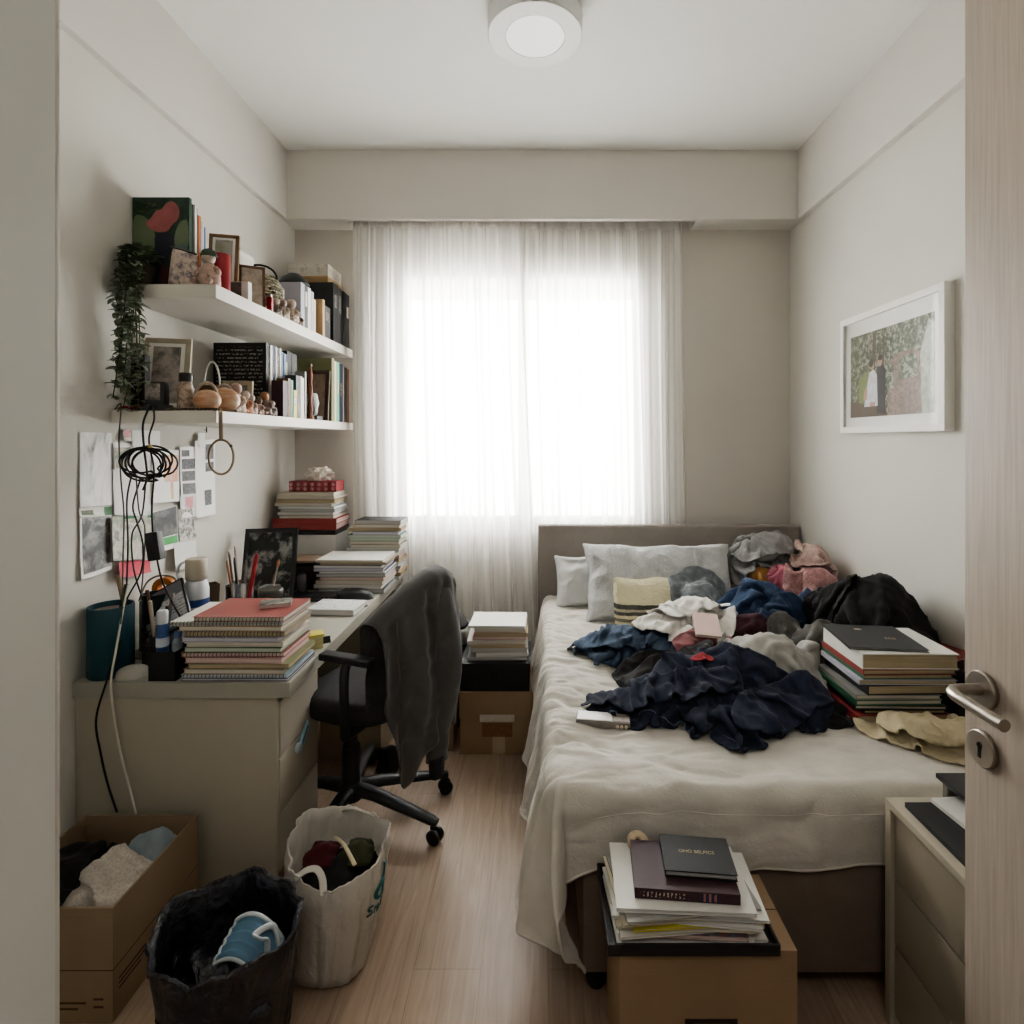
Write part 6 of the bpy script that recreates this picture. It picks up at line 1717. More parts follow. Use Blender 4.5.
MB().ball(at(150, 446, YC - .024), .007, n=10).build('tie', plain('tie_brass', rgb(170, 146, 96), .4, metal=.5), co_)
ad = thing('power_adapter', 'black power adapter brick dangling on its cord in front of the wall prints', 'adapter', at(155, 546, YC - .01))
c_ = at(155, 546, YC - .01); R = Ry(math.radians(-8))
MB().obox(c_, (.045, .03, .098), R).build('brick', m_blk, ad, bevel=.005)
MB().tube(bez([(-1.388, 2.035, LT + .012), (-1.385, 2.018, LT + .014), at(154, 420, YC), at(149, 440, YC), at(154, 470, YC - .012), at(152, 505, YC), at(153, 534, YC - .01)], 7), .003, 8).build('upper_cord', m_cord, ad, angle=180)
MB().tube(bez([at(157, 559, YC - .01), at(162, 580, YC), at(172, 602, 1.99), at(181, 618, 2.03)], 7), .003, 8).build('lower_cord', m_cord, ad, angle=180)
cord('thin dark cord hanging outermost from the near shelf end', [(-1.52, 2.012, LT + .004), at(121, 405, 2.005), at(119, 440, 1.965), at(121, 480, 1.94), at(124, 515, 1.93), at(123, 560, 1.91), at(122, 610, 1.89), at(118, 640, 1.88)], .0024, m_cordg)
cord('black cord dropping straight between the coil and the red sheet', [at(133, 470, YC - .002), at(127, 500, 1.94), at(128, 545, 1.93), at(126, 600, 1.93), at(124, 640, 1.92)], .0028, m_cord)
cord('black cord curving through the middle of the bundle', [at(141, 478, YC + .002), at(133, 505, YC), at(137, 522, YC - .004), at(143, 545, YC), at(141, 572, YC), at(128, 597, 1.95), at(122, 615, 1.93)], .0028, m_cord)
cord('black cord crossing behind the adapter cord', [at(146, 478, YC + .006), at(142, 515, YC + .006), at(132, 535, YC + .004), at(134, 570, YC), at(143, 600, 1.97)], .0026, m_cord)
cord('slim grey cord looping beside the power adapter', [at(136, 475, YC - .008), at(139, 510, YC - .01), at(145, 530, YC - .012), at(143, 575, YC - .01), at(140, 600, 1.95)], .0022, m_cordg)
cord('ivory cord running down over the desk end to the cardboard box', [at(128, 585, 1.93), at(123, 610, 1.90), at(116, 650, 1.862), at(111, 682, 1.838), at(114, 715, 1.836), at(121, 755, 1.836), at(130, 790, 1.836), at(136, 814, 1.836)], .0034, m_cordw)
cord('black cord bowing down the desk end panel', [at(121, 640, 1.88), at(113, 660, 1.862), at(106, 683, 1.838), at(96, 720, 1.836), at(101, 755, 1.836), at(108, 785, 1.836), at(117, 812, 1.836)], .0034, m_cord)

# ------------------------------------------------------------------ things on the desk
tc_ = thing('teal_canister', 'tall teal blue canister on the desk corner by the wall', 'canister', (-1.468, 1.925, DT))
MB().lathe([(0, 0), (.064, 0), (.067, .004), (.067, .232), (.066, .236), (.061, .236), (.060, .212), (0, .212)], (-1.468, 1.925, DT + .001), 40).build('canister', plain('teal_card', rgb(30, 66, 78), .55, .1, 12), tc_, angle=50)
MB().lathe([(0, .2135), (.058, .2135), (.058, .219), (0, .222)], (-1.468, 1.925, DT + .001), 30).build('filling', plain('canister_fill', rgb(128, 110, 96), .8, .3, 60), tc_)
for k, (a, b_, m, lb) in enumerate((((-1.44, 1.95), (-1.465, 1.95, 1.03), plain('brush_wood', rgb(140, 112, 84), .5), 'wooden brush leaning in the teal canister'), ((-1.43, 1.92), (-1.425, 1.94, 1.0), m_greenc, 'dark green pen leaning in the teal canister'))):
    o = MB().tube([(a[0], a[1], DT + .224), b_], .007, 8).build('brush' if k == 0 else 'pen', m, bevel=.001); props(o, lb, 'brush' if k == 0 else 'pen')
gc = thing('green_cup', 'dark green cup standing behind the teal canister', 'cup', (-1.42, 2.06, DT)); MB().lathe([(0, 0), (.032, 0), (.036, .01), (.042, .21), (.043, .235), (.039, .235), (.036, .02), (0, .02)], (-1.42, 2.075, DT + .001), 24).build('cup', plain('cup_dark_green', rgb(34, 52, 48), .4), gc, angle=50)
MB().lathe([(.0375, .1), (.0408, .1), (.0413, .118), (.039, .118)], (-1.42, 2.075, DT + .001), 24).build('band', m_greenc, gc)
# wire holder with clutter
wh = thing('wire_holder', 'black wire mesh holder crammed with dark clutter behind the white mouse', 'holder', (-1.345, 1.985, DT)); b = MB()
for k in range(5): b.tube([(-1.345 + .05 * math.cos(q * PI / 12), 1.99 + .05 * math.sin(q * PI / 12), DT + .006 + .028 * k) for q in range(24)], .002, 5, closed=True)
for q in range(24): b.tube([(-1.345 + .05 * math.cos(q * PI / 12), 1.99 + .05 * math.sin(q * PI / 12), DT + .004), (-1.345 + .05 * math.cos(q * PI / 12), 1.99 + .05 * math.sin(q * PI / 12), DT + .12)], .0014, 4)
b.build('wire_mesh', m_blk, wh)
MB().lathe([(0, .004), (.047, .004), (.047, .09), (.03, .11), (0, .105)], (-1.345, 1.99, DT), 18).build('lining', plain('holder_dark', rgb(44, 40, 38), .7, .4, 70), wh, angle=60)
for k, (dx, dy, h, m) in enumerate(((-.02, .0, .27, m_brownc), (.012, .02, .25, m_greyc), (.02, -.015, .22, m_blk), (-.005, -.02, .24, m_bone))):
    o = MB().tube([(-1.345 + dx, 1.99 + dy, DT + .112), (-1.345 + dx * 2.2, 1.99 + dy * 1.6, DT + h)], .006, 8).build('pencil', m, bevel=.001)
    props(o, ['brown', 'grey', 'black', 'bone white'][k] + ' pencil sticking up from the wire mesh holder', 'pencil')
ms_ = thing('computer_mouse', 'white wired computer mouse on the desk end beside the black organizer', 'mouse', (-1.372, 1.90, DT), .25)
n = 18; u = np.linspace(-1, 1, n)[None, :] + np.zeros((n, 1)); v = np.linspace(-1, 1, n)[:, None] + np.zeros((1, n))
sx_ = u * np.sqrt(1 - v * v / 2); sy_ = v * np.sqrt(1 - u * u / 2); hh = .040 * np.maximum(0, 1 - (sx_ ** 2 + sy_ ** 2)) ** .4
b = MB().grid(np.stack([sx_ * .055, sy_ * .034, hh + .001], -1)); b.grid(np.stack([sx_ * .055, sy_ * .034, 0 * hh + .001], -1)[:, ::-1]); b.build('shell', plain('mouse_white', rgb(172, 168, 158), .4), ms_, local=True, angle=70)
MB().tube(bez([(.05, .0, .012), (.07, .03, .02), (.03, .06, .03), (-.03, .05, .045), (-.05, .08, .02)], 6), .002, 6).build('cable', m_cordg, ms_, local=True)
og = thing('desk_organizer', 'square black desk organizer holding a blue tube beside the notebooks', 'organizer', (-1.248, 1.90, DT)); b = MB(); x0, x1, y0, y1, zz = -1.296, -1.204, 1.862, 1.94, DT + .098
for a in (((x0, y0, DT + .001), (x1, y0 + .003, zz)), ((x0, y1 - .003, DT + .001), (x1, y1, zz)), ((x0, y0, DT + .001), (x0 + .003, y1, zz)), ((x1 - .003, y0, DT + .001), (x1, y1, zz)), ((x0, y0, DT + .001), (x1, y1, DT + .004))): b.box(*a)
b.build('tray', plain('organizer_black', rgb(26, 25, 24), .5, .1), og, smooth=False)
MB().box((x0 + .04, y0 + .003, DT + .004), (x0 + .043, y1 - .003, zz - .01)).build('divider', plain('organizer_black', rgb(26, 25, 24), .5, .1), og, smooth=False)
bt = thing('blue_tube', 'blue and white plastic tube bottle standing in the black organizer', 'bottle', (-1.274, 1.90, DT + .005)); MB().lathe([(0, 0), (.018, 0), (.019, .004), (.019, .165), (.015, .175), (0, .175)], (-1.274, 1.9, DT + .0055), 20).build('tube', plain('tube_blue', rgb(52, 78, 130), .3, .3, 18), bt, angle=50); MB().lathe([(0, .176), (.017, .176), (.017, .215), (.014, .22), (0, .22)], (-1.274, 1.9, DT + .0055), 20).build('cap', plain('tube_cap', rgb(190, 194, 200), .3), bt, angle=50); MB().lathe([(.0192, .10), (.0196, .10), (.0196, .13), (.0192, .13)], (-1.274, 1.9, DT + .0055), 20).build('label', plain('tube_label', rgb(196, 204, 214), .4), bt)
b2 = thing('clear_bottle', 'short clear bottle with a blue cap inside the organizer', 'bottle', (-1.232, 1.91, DT + .005)); MB().lathe([(0, 0), (.017, 0), (.018, .004), (.018, .11), (.01, .125), (0, .125)], (-1.228, 1.91, DT + .0055), 18).build('bottle', plain('bottle_clear', rgb(120, 128, 140), .2, .3, 40), b2, angle=50); MB().lathe([(0, .126), (.012, .126), (.012, .145), (0, .147)], (-1.228, 1.91, DT + .0055), 14).build('cap', plain('cap_blue', rgb(74, 96, 140), .3), b2)
# leaning grey tablet frame
tr_ = thing('tablet', 'grey tablet in a black frame leaning askew with a white paper on it', 'tablet', at(166, 628, 2.02) , rot=Euler((math.radians(-28), math.radians(-30), .1)))
MB().box((-.075, .002, -.025), (.095, .014, .155)).build('case', m_blk, tr_, local=True, bevel=.004); MB().box((-.068, .0, -.018), (.088, .002, .148)).build('screen', plain('tablet_grey', rgb(120, 122, 128), .3), tr_, local=True, smooth=False)
MB().box((-.035, -.002, -.01), (.088, -.0008, .10)).build('paper', textlines('tablet_paper', rgb(204, 204, 206), rgb(150, 150, 154), 'Z', .012, .8, 50), tr_, local=True, smooth=False)
oc = thing('orange_tape', 'orange roll in a clear dispenser behind the grey tablet', 'tape', at(163, 600, 2.15)); c_ = at(165, 588, 2.15)
MB().lathe([(.02, -.014), (.042, -.014), (.042, .014), (.02, .014), (.02, -.014)], c_, 24, R=Rx(PI / 2)).build('roll', plain('tape_orange', rgb(190, 112, 50), .4), oc, angle=50)
MB().tube(bez([c_ + Vector((-.10, 0, -.05)), c_ + Vector((-.07, 0, .02)), c_ + Vector((-.02, 0, .047)), c_ + Vector((.04, 0, .035)), c_ + Vector((.052, 0, -.04))], 6), .0035, 8).build('dispenser', plain('dispenser', rgb(150, 140, 120), .3), oc)
MB().box((c_.x - .08, c_.y - .03, DT + .001), (c_.x + .05, c_.y + .03, c_.z - .043)).build('base', plain('dispenser_base', rgb(120, 116, 110), .4), oc, bevel=.006)
sb = thing('spray_bottle', 'tall white bottle with blue label bands behind the notebook stack', 'bottle', (-1.305, 2.12, DT)); mb_ = plain('bottle_white', rgb(200, 204, 210), .3, .03)
MB().lathe([(0, 0), (.04, 0), (.043, .006), (.043, .235), (.036, .265), (.03, .27), (0, .27)], (-1.305, 2.14, DT + .001), 26).build('bottle', mb_, sb, angle=50)
MB().lathe([(.0432, .12), (.0436, .12), (.0436, .165), (.0432, .165)], (-1.305, 2.14, DT + .001), 26).build('label', plain('label_blue', rgb(56, 78, 140), .4), sb); MB().lathe([(.0432, .172), (.0436, .172), (.0436, .20), (.0432, .20)], (-1.305, 2.14, DT + .001), 26).build('label_top', plain('label_blue', rgb(56, 78, 140), .4), sb)
MB().lathe([(0, .271), (.036, .271), (.038, .275), (.038, .345), (.034, .35), (0, .35)], (-1.305, 2.14, DT + .001), 24).build('cap', plain('cap_cream', rgb(176, 168, 152), .5), sb, angle=50)
MB().tube(bez([(-1.345, 2.13, DT + .24), (-1.365, 2.12, DT + .29), (-1.355, 2.12, DT + .33), (-1.34, 2.13, DT + .34)], 5), .005, 8).build('handle', mb_, sb)
bx_ = thing('brown_box', 'small brown cardboard pot behind the white bottle', 'pot', (-1.385, 2.35, DT)); b = MB().lathe([(0, 0), (.035, 0), (.045, .19), (.047, .195), (.042, .195), (.033, .02), (0, .02)], (-1.385, 2.36, DT + .001), 4); b.build('pot', plain('pot_brown', rgb(96, 80, 66), .7), bx_, smooth=False); MB().lathe([(0, .16), (.038, .16), (.038, .165), (0, .165)], (-1.385, 2.36, DT + .001), 4).build('soil', plain('soil', rgb(50, 42, 36), .9), bx_, smooth=False)
dc = thing('dark_mug', 'dark mug between the brown pot and the pen tumbler', 'mug', (-1.325, 2.42, DT)); MB().lathe([(0, 0), (.03, 0), (.032, .004), (.033, .17), (.03, .17), (.029, .02), (0, .02)], (-1.325, 2.44, DT + .001), 22).build('mug', plain('mug_dark', rgb(50, 46, 46), .4), dc, angle=50)
MB().tube(bez([(-1.295, 2.425, DT + .14), (-1.278, 2.42, DT + .13), (-1.278, 2.42, DT + .07), (-1.296, 2.425, DT + .06)], 5), .005, 8).build('handle', plain('mug_dark', rgb(50, 46, 46), .4), dc)
t = NT('tumbler_glass'); g = t.n.new('ShaderNodeBsdfTransparent'); g.inputs[0].default_value = (.86, .87, .86, 1); g2 = t.n.new('ShaderNodeBsdfGlossy'); g2.inputs['Roughness'].default_value = .08; g3 = t.n.new('ShaderNodeBsdfDiffuse'); g3.inputs[0].default_value = (.6, .6, .58, 1)
ma = t.n.new('ShaderNodeMixShader'); ma.inputs[0].default_value = .5; t.link(g2.outputs[0], ma.inputs[1]); t.link(g3.outputs[0], ma.inputs[2]); mx = t.n.new('ShaderNodeMixShader'); mx.inputs[0].default_value = .38; t.link(g.outputs[0], mx.inputs[1]); t.link(ma.outputs[0], mx.inputs[2]); t.link(mx.outputs[0], t.out.inputs[0]); m_tg = t.mat
pt_ = thing('pen_tumbler', 'clear pen tumbler full of pens behind the notebook stack', 'tumbler', (-1.245, 2.40, DT)); ptx, pty = -1.245, 2.36
MB().lathe([(0, 0), (.04, 0), (.042, .005), (.043, .205), (.041, .205), (.039, .012), (0, .012)], (ptx, pty, DT + .001), 26).build('glass', m_tg, pt_, angle=50); MB().lathe([(.0432, .19), (.0445, .19), (.0445, .207), (.0432, .207)], (ptx, pty, DT + .001), 26).build('rim', m_tg, pt_)
pens = [(-.03, .0, -.07, .02, .33, 'brown_ceramic', 'brown pencil'), (-.02, .02, -.05, .03, .35, 'bone_ceramic', 'pale paintbrush'), (-.005, -.015, -.03, -.01, .31, None, 'black pen'), (.01, .02, .0, .03, .32, None, 'second black pen'), (.012, -.01, .02, -.01, .30, 'grey_stoneware', 'grey pen'), (.02, .01, .045, .01, .31, None, 'slim black marker'), (.02, -.02, .075, -.03, .33, 'red_wax', 'fat red marker'), (-.028, -.01, -.055, -.02, .30, 'terracotta', 'rust coloured pencil')]
for dx, dy, ex, ey, L, mk, lb in pens:
    r_ = .0085 if 'fat' in lb else .0045
    o = MB().tube([(ptx + dx * .6, pty + dy * .6, DT + .02), (ptx + ex * .95, pty + ey, DT + L - .02), (ptx + ex, pty + ey, DT + L)], [r_, r_, r_ * .55], 8).build('pen' if 'pencil' not in lb else 'pencil', _MC[('p', mk)] if mk else m_blk, angle=50)
    props(o, lb + ' standing in the clear pen tumbler', 'pen', 'pens in the clear tumbler')
gj = thing('clear_jar', 'clear square jar of clips beside the pen tumbler', 'jar', (-1.17, 2.42, DT)); MB().box((-1.205, 2.41, DT + .001), (-1.135, 2.47, DT + .17)).build('jar', m_tg, gj, bevel=.006); MB().box((-1.200, 2.415, DT + .006), (-1.14, 2.465, DT + .13)).build('contents', blotch('clip_mix', [rgb(60, 58, 56), rgb(120, 116, 108), rgb(170, 164, 152), rgb(80, 78, 74)], 50), gj, bevel=.003)
pb = thing('paint_brush', 'pale thin paintbrush leaning from the clear jar', 'brush', (-1.15, 2.43, DT + .13)); MB().tube([(-1.16, 2.44, DT + .132), (-1.135, 2.44, DT + .25)], .004, 8).build('shaft', m_bone, pb); MB().tube([(-1.135, 2.44, DT + .25), (-1.131, 2.44, DT + .27), (-1.129, 2.44, DT + .285)], [.006, .008, .001], 8).build('bristles', m_terra, pb)
bj = thing('black_tin', 'round black tin with a ridged lid in the middle of the desk', 'tin', (-1.105, 2.33, DT)); MB().lathe([(0, 0), (.043, 0), (.046, .004), (.046, .15), (0, .152)], (-1.112, 2.33, DT + .001), 28).build('tin', plain('tin_black', rgb(40, 38, 37), .4), bj, angle=50); MB().lathe([(0, .153), (.047, .153), (.049, .157), (.049, .178), (.044, .184), (0, .184)], (-1.112, 2.33, DT + .001), 28).build('lid', plain('tin_lid', rgb(66, 62, 58), .35), bj, angle=50)
pframe('photo_frame', 'black framed dark group photo leaning on the desk against the wall', (-1.345, 2.78, DT + .002), .25, .36, .022, Euler((math.radians(-15), 0, .18)), plain('black_frame', rgb(30, 32, 34), .35), blotch('group_photo', [rgb(26, 28, 28), rgb(40, 44, 44), rgb(30, 32, 32), rgb(150, 150, 146), rgb(40, 42, 42)], 10, .8, .2), .022, None, stand=False)
kb = thing('keyboard', 'black keyboard lying on the desk behind the open notebook', 'keyboard', (-1.2, 2.83, DT), .06)
MB().box((-.19, -.065, .001), (.19, .065, .016)).build('body', m_blk, kb, local=True, bevel=.003); b = MB()
for r_ in range(5):
    for k in range(16): b.box((-.18 + .0226 * k, -.056 + .0226 * r_, .016), (-.161 + .0226 * k, -.037 + .0226 * r_, .0215))
b.build('keys', plain('keycaps', rgb(40, 40, 42), .4, .3, 60), kb, local=True, smooth=False)
op = thing('open_notebook', 'white notebook lying open near the middle of the desk edge', 'notebook', (-.945, 2.64, DT), -.08)
MB().box((-.115, -.085, .001), (.115, .085, .003)).build('cover', cmat('grey'), op, local=True, smooth=False); MB().box((-.112, -.082, .003), (.112, .082, .028)).build('pages', pmat('white'), op, local=True, smooth=False); MB().box((-.11, -.08, .028), (.11, .08, .0286)).build('written_page', textlines('written_page', rgb(208, 208, 206), rgb(160, 160, 164), 'Y', .011, .8, 60), op, local=True, smooth=False)
pe = MB().tube([(-.86, 2.60, DT + .005), (-.825, 2.70, DT + .005), (-.822, 2.708, DT + .005)], [.0045, .0045, .001], 8).build('pen', m_blk); props(pe, 'black pen lying beside the open notebook at the desk edge', 'pen')
mz = thing('computer_mouse', 'large black computer mouse before the lower booklet pile', 'mouse', (-.93, 2.845, DT), -.1)
b = MB().grid(np.stack([sx_ * .10, sy_ * .055, hh * 1.25 + .001], -1)); b.grid(np.stack([sx_ * .10, sy_ * .055, 0 * hh + .001], -1)[:, ::-1]); b.build('shell', plain('mouse_black', rgb(42, 42, 44), .35), mz, local=True, angle=70); MB().obox((-.04, 0, .044), (.03, .006, .012)).build('wheel', m_cordg, mz, local=True, bevel=.002)
cr_ = thing('folded_receipt', 'creased white paper lying beside the keyboard', 'paper', (-1.16, 2.62, DT)); b = MB().sheet([(-1.20, 2.60, DT + .001), (-1.10, 2.58, DT + .001), (-1.09, 2.68, DT + .001), (-1.19, 2.70, DT + .001)], (0, 0, 1), .001); b.sheet([(-1.20, 2.60, DT + .002), (-1.10, 2.58, DT + .002), (-1.10, 2.64, DT + .05), (-1.185, 2.66, DT + .05)], (0, -.6, .6), .001); b.build('sheet', pw, cr_, smooth=False)
rs = thing('desk_riser', 'thin wooden riser shelf with dark boxes beneath at the back of the desk', 'riser', (-1.2, 3.06, DT)); MB().box((-1.34, 2.98, DT + .147), (-1.095, 3.15, DT + .16)).build('board', plain('riser_wood', rgb(128, 108, 90), .5, .1, 20), rs, bevel=.002)
for x_ in (-1.325, -1.12): MB().box((x_, 2.99, DT + .001), (x_ + .012, 3.14, DT + .147)).build('leg', plain('riser_leg', rgb(80, 66, 56), .6), rs, smooth=False)
dbx = thing('dark_box', 'dark brown box stored under the desk riser', 'box', (-1.2, 3.07, DT)); MB().box((-1.305, 3.0, DT + .001), (-1.13, 3.13, DT + .12)).build('box', plain('dark_brown_box', rgb(52, 40, 34), .6, .2), dbx, bevel=.002); MB().box((-1.307, 2.998, DT + .10), (-1.128, 3.132, DT + .128)).build('lid', plain('dark_brown_lid', rgb(60, 46, 38), .6, .2), dbx, bevel=.002)
gk = thing('desk_gadget', 'small grey rounded gadget before the desk riser', 'gadget', (-1.27, 2.93, DT)); MB().lathe([(0, 0), (.024, 0), (.026, .006), (.026, .08), (.018, .10), (0, .105)], (-1.24, 2.945, DT + .001), 20).build('shell', plain('gadget_dgrey', rgb(84, 82, 84), .4), gk, angle=50); MB().lathe([(0, .1055), (.01, .1055), (.01, .112), (0, .114)], (-1.24, 2.945, DT + .001), 12).build('button', m_blk, gk)
# ------------------------------------------------------------------ cartons, bags and bins on the floor
def cardboard(name, c, c2):
    t = NT(name); v = t.coord('Object', (1, 1, 1)); n = t.noise(v, 4, 4); n2 = t.noise(t.coord('Object', (1, 1, 220)), 1, 2)
    col = t.mix(t.math('MULTIPLY', n2, .35), t.ramp(n, [(.3, c), (.7, c2)]), shade(c, .8)); t.bsdf(col, .85, 0, t.bump(n2, .08, .002), .15); return t.mat


m_card = cardboard('carton', rgb(140, 119, 98), rgb(157, 135, 112)); m_card2 = cardboard('carton_front', rgb(143, 119, 95), rgb(159, 134, 108)); m_cardin = cardboard('carton_inside', rgb(124, 103, 84), rgb(138, 116, 95))
m_ink = plain('carton_ink', rgb(84, 62, 44), .8, .15, 80)
# open carton by the desk
x0, x1, y0, y1, h = -1.452, -1.093, 1.44, 1.80, .296; w_ = .006
ob = thing('cardboard_box', 'open cardboard box of clothes standing against the desk end', 'cardboard box', ((x0 + x1) / 2, (y0 + y1) / 2, 0)); b = MB()
for a in (((x0, y0, 0), (x1, y0 + w_, h)), ((x0, y1 - w_, 0), (x1, y1, h)), ((x0, y0 + w_, 0), (x0 + w_, y1 - w_, h)), ((x1 - w_, y0 + w_, 0), (x1, y1 - w_, h)), ((x0 + w_, y0 + w_, 0), (x1 - w_, y1 - w_, w_))): b.box(*a)
b.build('box_wall', m_card, ob, bevel=.0015)
b = MB().box((x1, y0 - .0005, .135), (x1 + .0008, y1, .137)); b.box((x0, y0 - .0008, .135), (x1, y0, .137)); b.build('fold_line', m_ink, ob, smooth=False)
b = MB()
for k, (ya, yb, z_) in enumerate(((.02, .12, .095), (.02, .14, .082), (.02, .10, .069), (.17, .22, .10), (.17, .25, .085), (.17, .25, .075), (.17, .25, .065))): b.box((x1 + .0006, y0 + ya, z_), (x1 + .0012, y0 + yb, z_ + .005))
for k, (xa, xb, z_) in enumerate(((.2, .29, .05), (.2, .27, .035), (.31, .335, .06), (.31, .335, .04))): b.box((x0 + xa, y0 - .0014, z_), (x0 + xb, y0 - .0008, z_ + .005))
b.build('printed_marks', m_ink, ob, smooth=False)


def heap(name, label, pts, floorz, rise, mat, seed, peak=None, comp=.58, cat='clothing', sp=.0095, amp=.05, **kw):
    O = outline(pts, 90, .006, seed); c = O.mean(0) if peak is None else np.array(peak)
    ext = np.linalg.norm(O - c, axis=1).mean()
    fl = lambda x, y: floorz + rise * np.maximum(0, 1 - ((x - c[0]) ** 2 + (y - c[1]) ** 2) / (ext * .95) ** 2)
    V, X, Fc = drapecloth(pts, 0, seed, comp=comp, sp=sp, amp=amp, floorf=fl, wallx=None, **kw)
    lo = np.array(pts).min(0) ; hi = np.array(pts).max(0)
    X[:, 0] = np.clip(X[:, 0], lo[0] - .012, hi[0] + .012); X[:, 1] = np.clip(X[:, 1], lo[1] - .012, hi[1] + .012)
    o = MB().add(X.tolist(), Fc).build(name, mat, angle=180, solid=.003, sub=1, recalc=False, wrinkle=.010, wsize=.05)
    return props(o, label, cat)


heap('dark_clothes', 'black shirt bundled in the open cardboard box', [(-1.43, 1.47), (-1.31, 1.47), (-1.24, 1.55), (-1.25, 1.68), (-1.34, 1.74), (-1.43, 1.72)], .19, .10, m_black, 71, comp=.45, fric=.9, lam=(4, 9))
heap('white_clothes', 'whitish patterned cloth in the open cardboard box', [(-1.25, 1.49), (-1.13, 1.48), (-1.112, 1.56), (-1.13, 1.66), (-1.22, 1.66), (-1.27, 1.58)], .225, .08, fabric('ivory_print', rgb(186, 176, 166), rgb(202, 194, 184), speck=.3), 72, comp=.45, fric=.9, lam=(4, 10))
heap('blue_clothes', 'pale blue grey cloth in the far corner of the open box', [(-1.21, 1.66), (-1.13, 1.65), (-1.112, 1.74), (-1.16, 1.78), (-1.23, 1.75)], .20, .10, fabric('pale_blue', rgb(130, 142, 150), rgb(150, 162, 170)), 73, comp=.45, fric=.9, lam=(4, 10))

# black bin bag -------------------------------------------------------------
t = NT('bin_bag_plastic'); v = t.coord(); n = t.noise(v, 16, 5, .6, 1.2)
col = t.ramp(n, [(.35, rgb(24, 24, 29)), (.7, rgb(46, 46, 54))]); nm = t.bump(n, .8, .02); nm = t.bump(t.noise(v, 55, 3, .6, 1), .5, .006, nm)
t.bsdf(col, .26, 0, nm, .6); m_bin = t.mat


def sack(prof_out, prof_in, c, ex, seed, amp, nlat=96, rim=None, lean=(0, 0), sq=2.0, twist=0.0):
    """open sack: outside profile up, over the rim, inside profile down; radius along x is ex times that along y"""
    rows_ = []
    prof = prof_out + prof_in
    for k, (r_, z_) in enumerate(prof):
        row_ = []
        for j in range(nlat):
            q = 2 * PI * j / nlat; cq, sq_ = math.cos(q), math.sin(q)
            rr = r_ / ((abs(cq) ** sq + abs(sq_) ** sq) ** (1 / sq))
            row_.append((cq * rr * ex[0], sq_ * rr * ex[1], z_))
        rows_.append(row_)
    P = np.array(rows_)
    th = np.arctan2(P[..., 1], P[..., 0]); R_ = np.linalg.norm(P[..., :2], axis=-1) + 1e-6
    hz = P[..., 2] / max(p[1] for p in prof)
    d = amp * (1.6 * perlin(np.cos(th) * 3.2 + seed, np.sin(th) * 3.2, P[..., 2] * 3.2, seed) + 1.0 * perlin(np.cos(th) * 8, np.sin(th) * 8, P[..., 2] * 9, seed + 1) + .4 * perlin(np.cos(th) * 19, np.sin(th) * 19, P[..., 2] * 16, seed + 2)) * np.clip(hz * 4 + .25, 0, 1)
    f = np.where(R_ > .02, 1 + d / R_, 1)
    P[..., 0] *= f; P[..., 1] *= f
    if rim is not None: P[..., 2] += rim(th) * np.clip((hz - .55) / .45, 0, 1)
    P[..., 0] += c[0] + lean[0] * hz; P[..., 1] += c[1] + lean[1] * hz
    P[..., 2] = np.maximum(P[..., 2], .001)
    return P


BBX, BBY = -.757, 1.36
bb_ = thing('bin_bag', 'open black bin bag standing before the cardboard box and desk', 'bin bag', (BBX, BBY, 0))
po_ = [(.001, .002), (.10, .002), (.142, .012), (.152, .06), (.158, .12), (.165, .2), (.172, .28), (.176, .315), (.1765, .327)]; pi_ = [(.172, .329), (.165, .31), (.158, .26), (.15, .2), (.13, .16), (.08, .15), (.001, .15)]
P = sack(po_, pi_, (BBX, BBY), (.95, .76), 4, .008, 120, lambda th: .022 * np.sin(th + .2) + .008 * np.sin(5 * th) + .006 * np.sin(9 * th + 1))
MB().grid(P, wrapu=True).build('bag', m_bin, bb_, angle=180)
rimp = [Vector(P[8, j]) for j in range(P.shape[1])]; MB().tube(rimp, .005, 7, closed=True).build('rim', m_bin, bb_, angle=180)
cf_ = heap('black_liner', 'crumpled black plastic filling the bin bag', [(BBX - .13, BBY - .02), (BBX - .08, BBY - .09), (BBX + .06, BBY - .09), (BBX + .12, BBY - .02), (BBX + .1, BBY + .07), (BBX, BBY + .1), (BBX - .1, BBY + .07)], .17, .05, m_bin, 81, comp=.5, cat='plastic bag')
mk = thing('blue_mask', 'crumpled blue and white face mask lying in the black bin bag', 'face mask', (-.72, 1.33, .25))
n1, n2 = 24, 14; u = np.linspace(-1, 1, n1)[None, :] + np.zeros((n2, 1)); v = np.linspace(-1, 1, n2)[:, None] + np.zeros((1, n1))
cx_, cy_, cz_ = -.70, 1.355, .262
A = np.stack([cx_ + u * .062 + .01 * v, cy_ + v * .032 - .01 * u, cz_ + .035 * (1 - u ** 2) + .022 * v - .014 * u + .004 * np.sin(v * 14)], -1)
MB().grid(A).build('mask', plain('mask_blue', rgb(86, 122, 148), .6, .1, 30), mk, solid=.003, angle=180)
e = [A[0, j] for j in range(n1)] + [A[i, n1 - 1] for i in range(n2)] + [A[n2 - 1, n1 - 1 - j] for j in range(n1)] + [A[n2 - 1 - i, 0] for i in range(n2)]
MB().tube([Vector(p) for p in e], .005, 6, closed=True).build('edge_band', plain('mask_white', rgb(190, 196, 200), .6), mk, angle=180)
MB().tube(bez([A[2, n1 - 1], (cx_ + .055, cy_ - .02, cz_ + .04), (cx_ + .045, cy_ - .03, cz_ + .058), (cx_ + .02, cy_ - .01, cz_ + .05), (cx_ + .05, cy_ + .02, cz_ + .045), A[n2 - 3, n1 - 1]], 6), .0075, 8, flat=.4).build('ear_loop', plain('mask_white', rgb(190, 196, 200), .6), mk, angle=180)

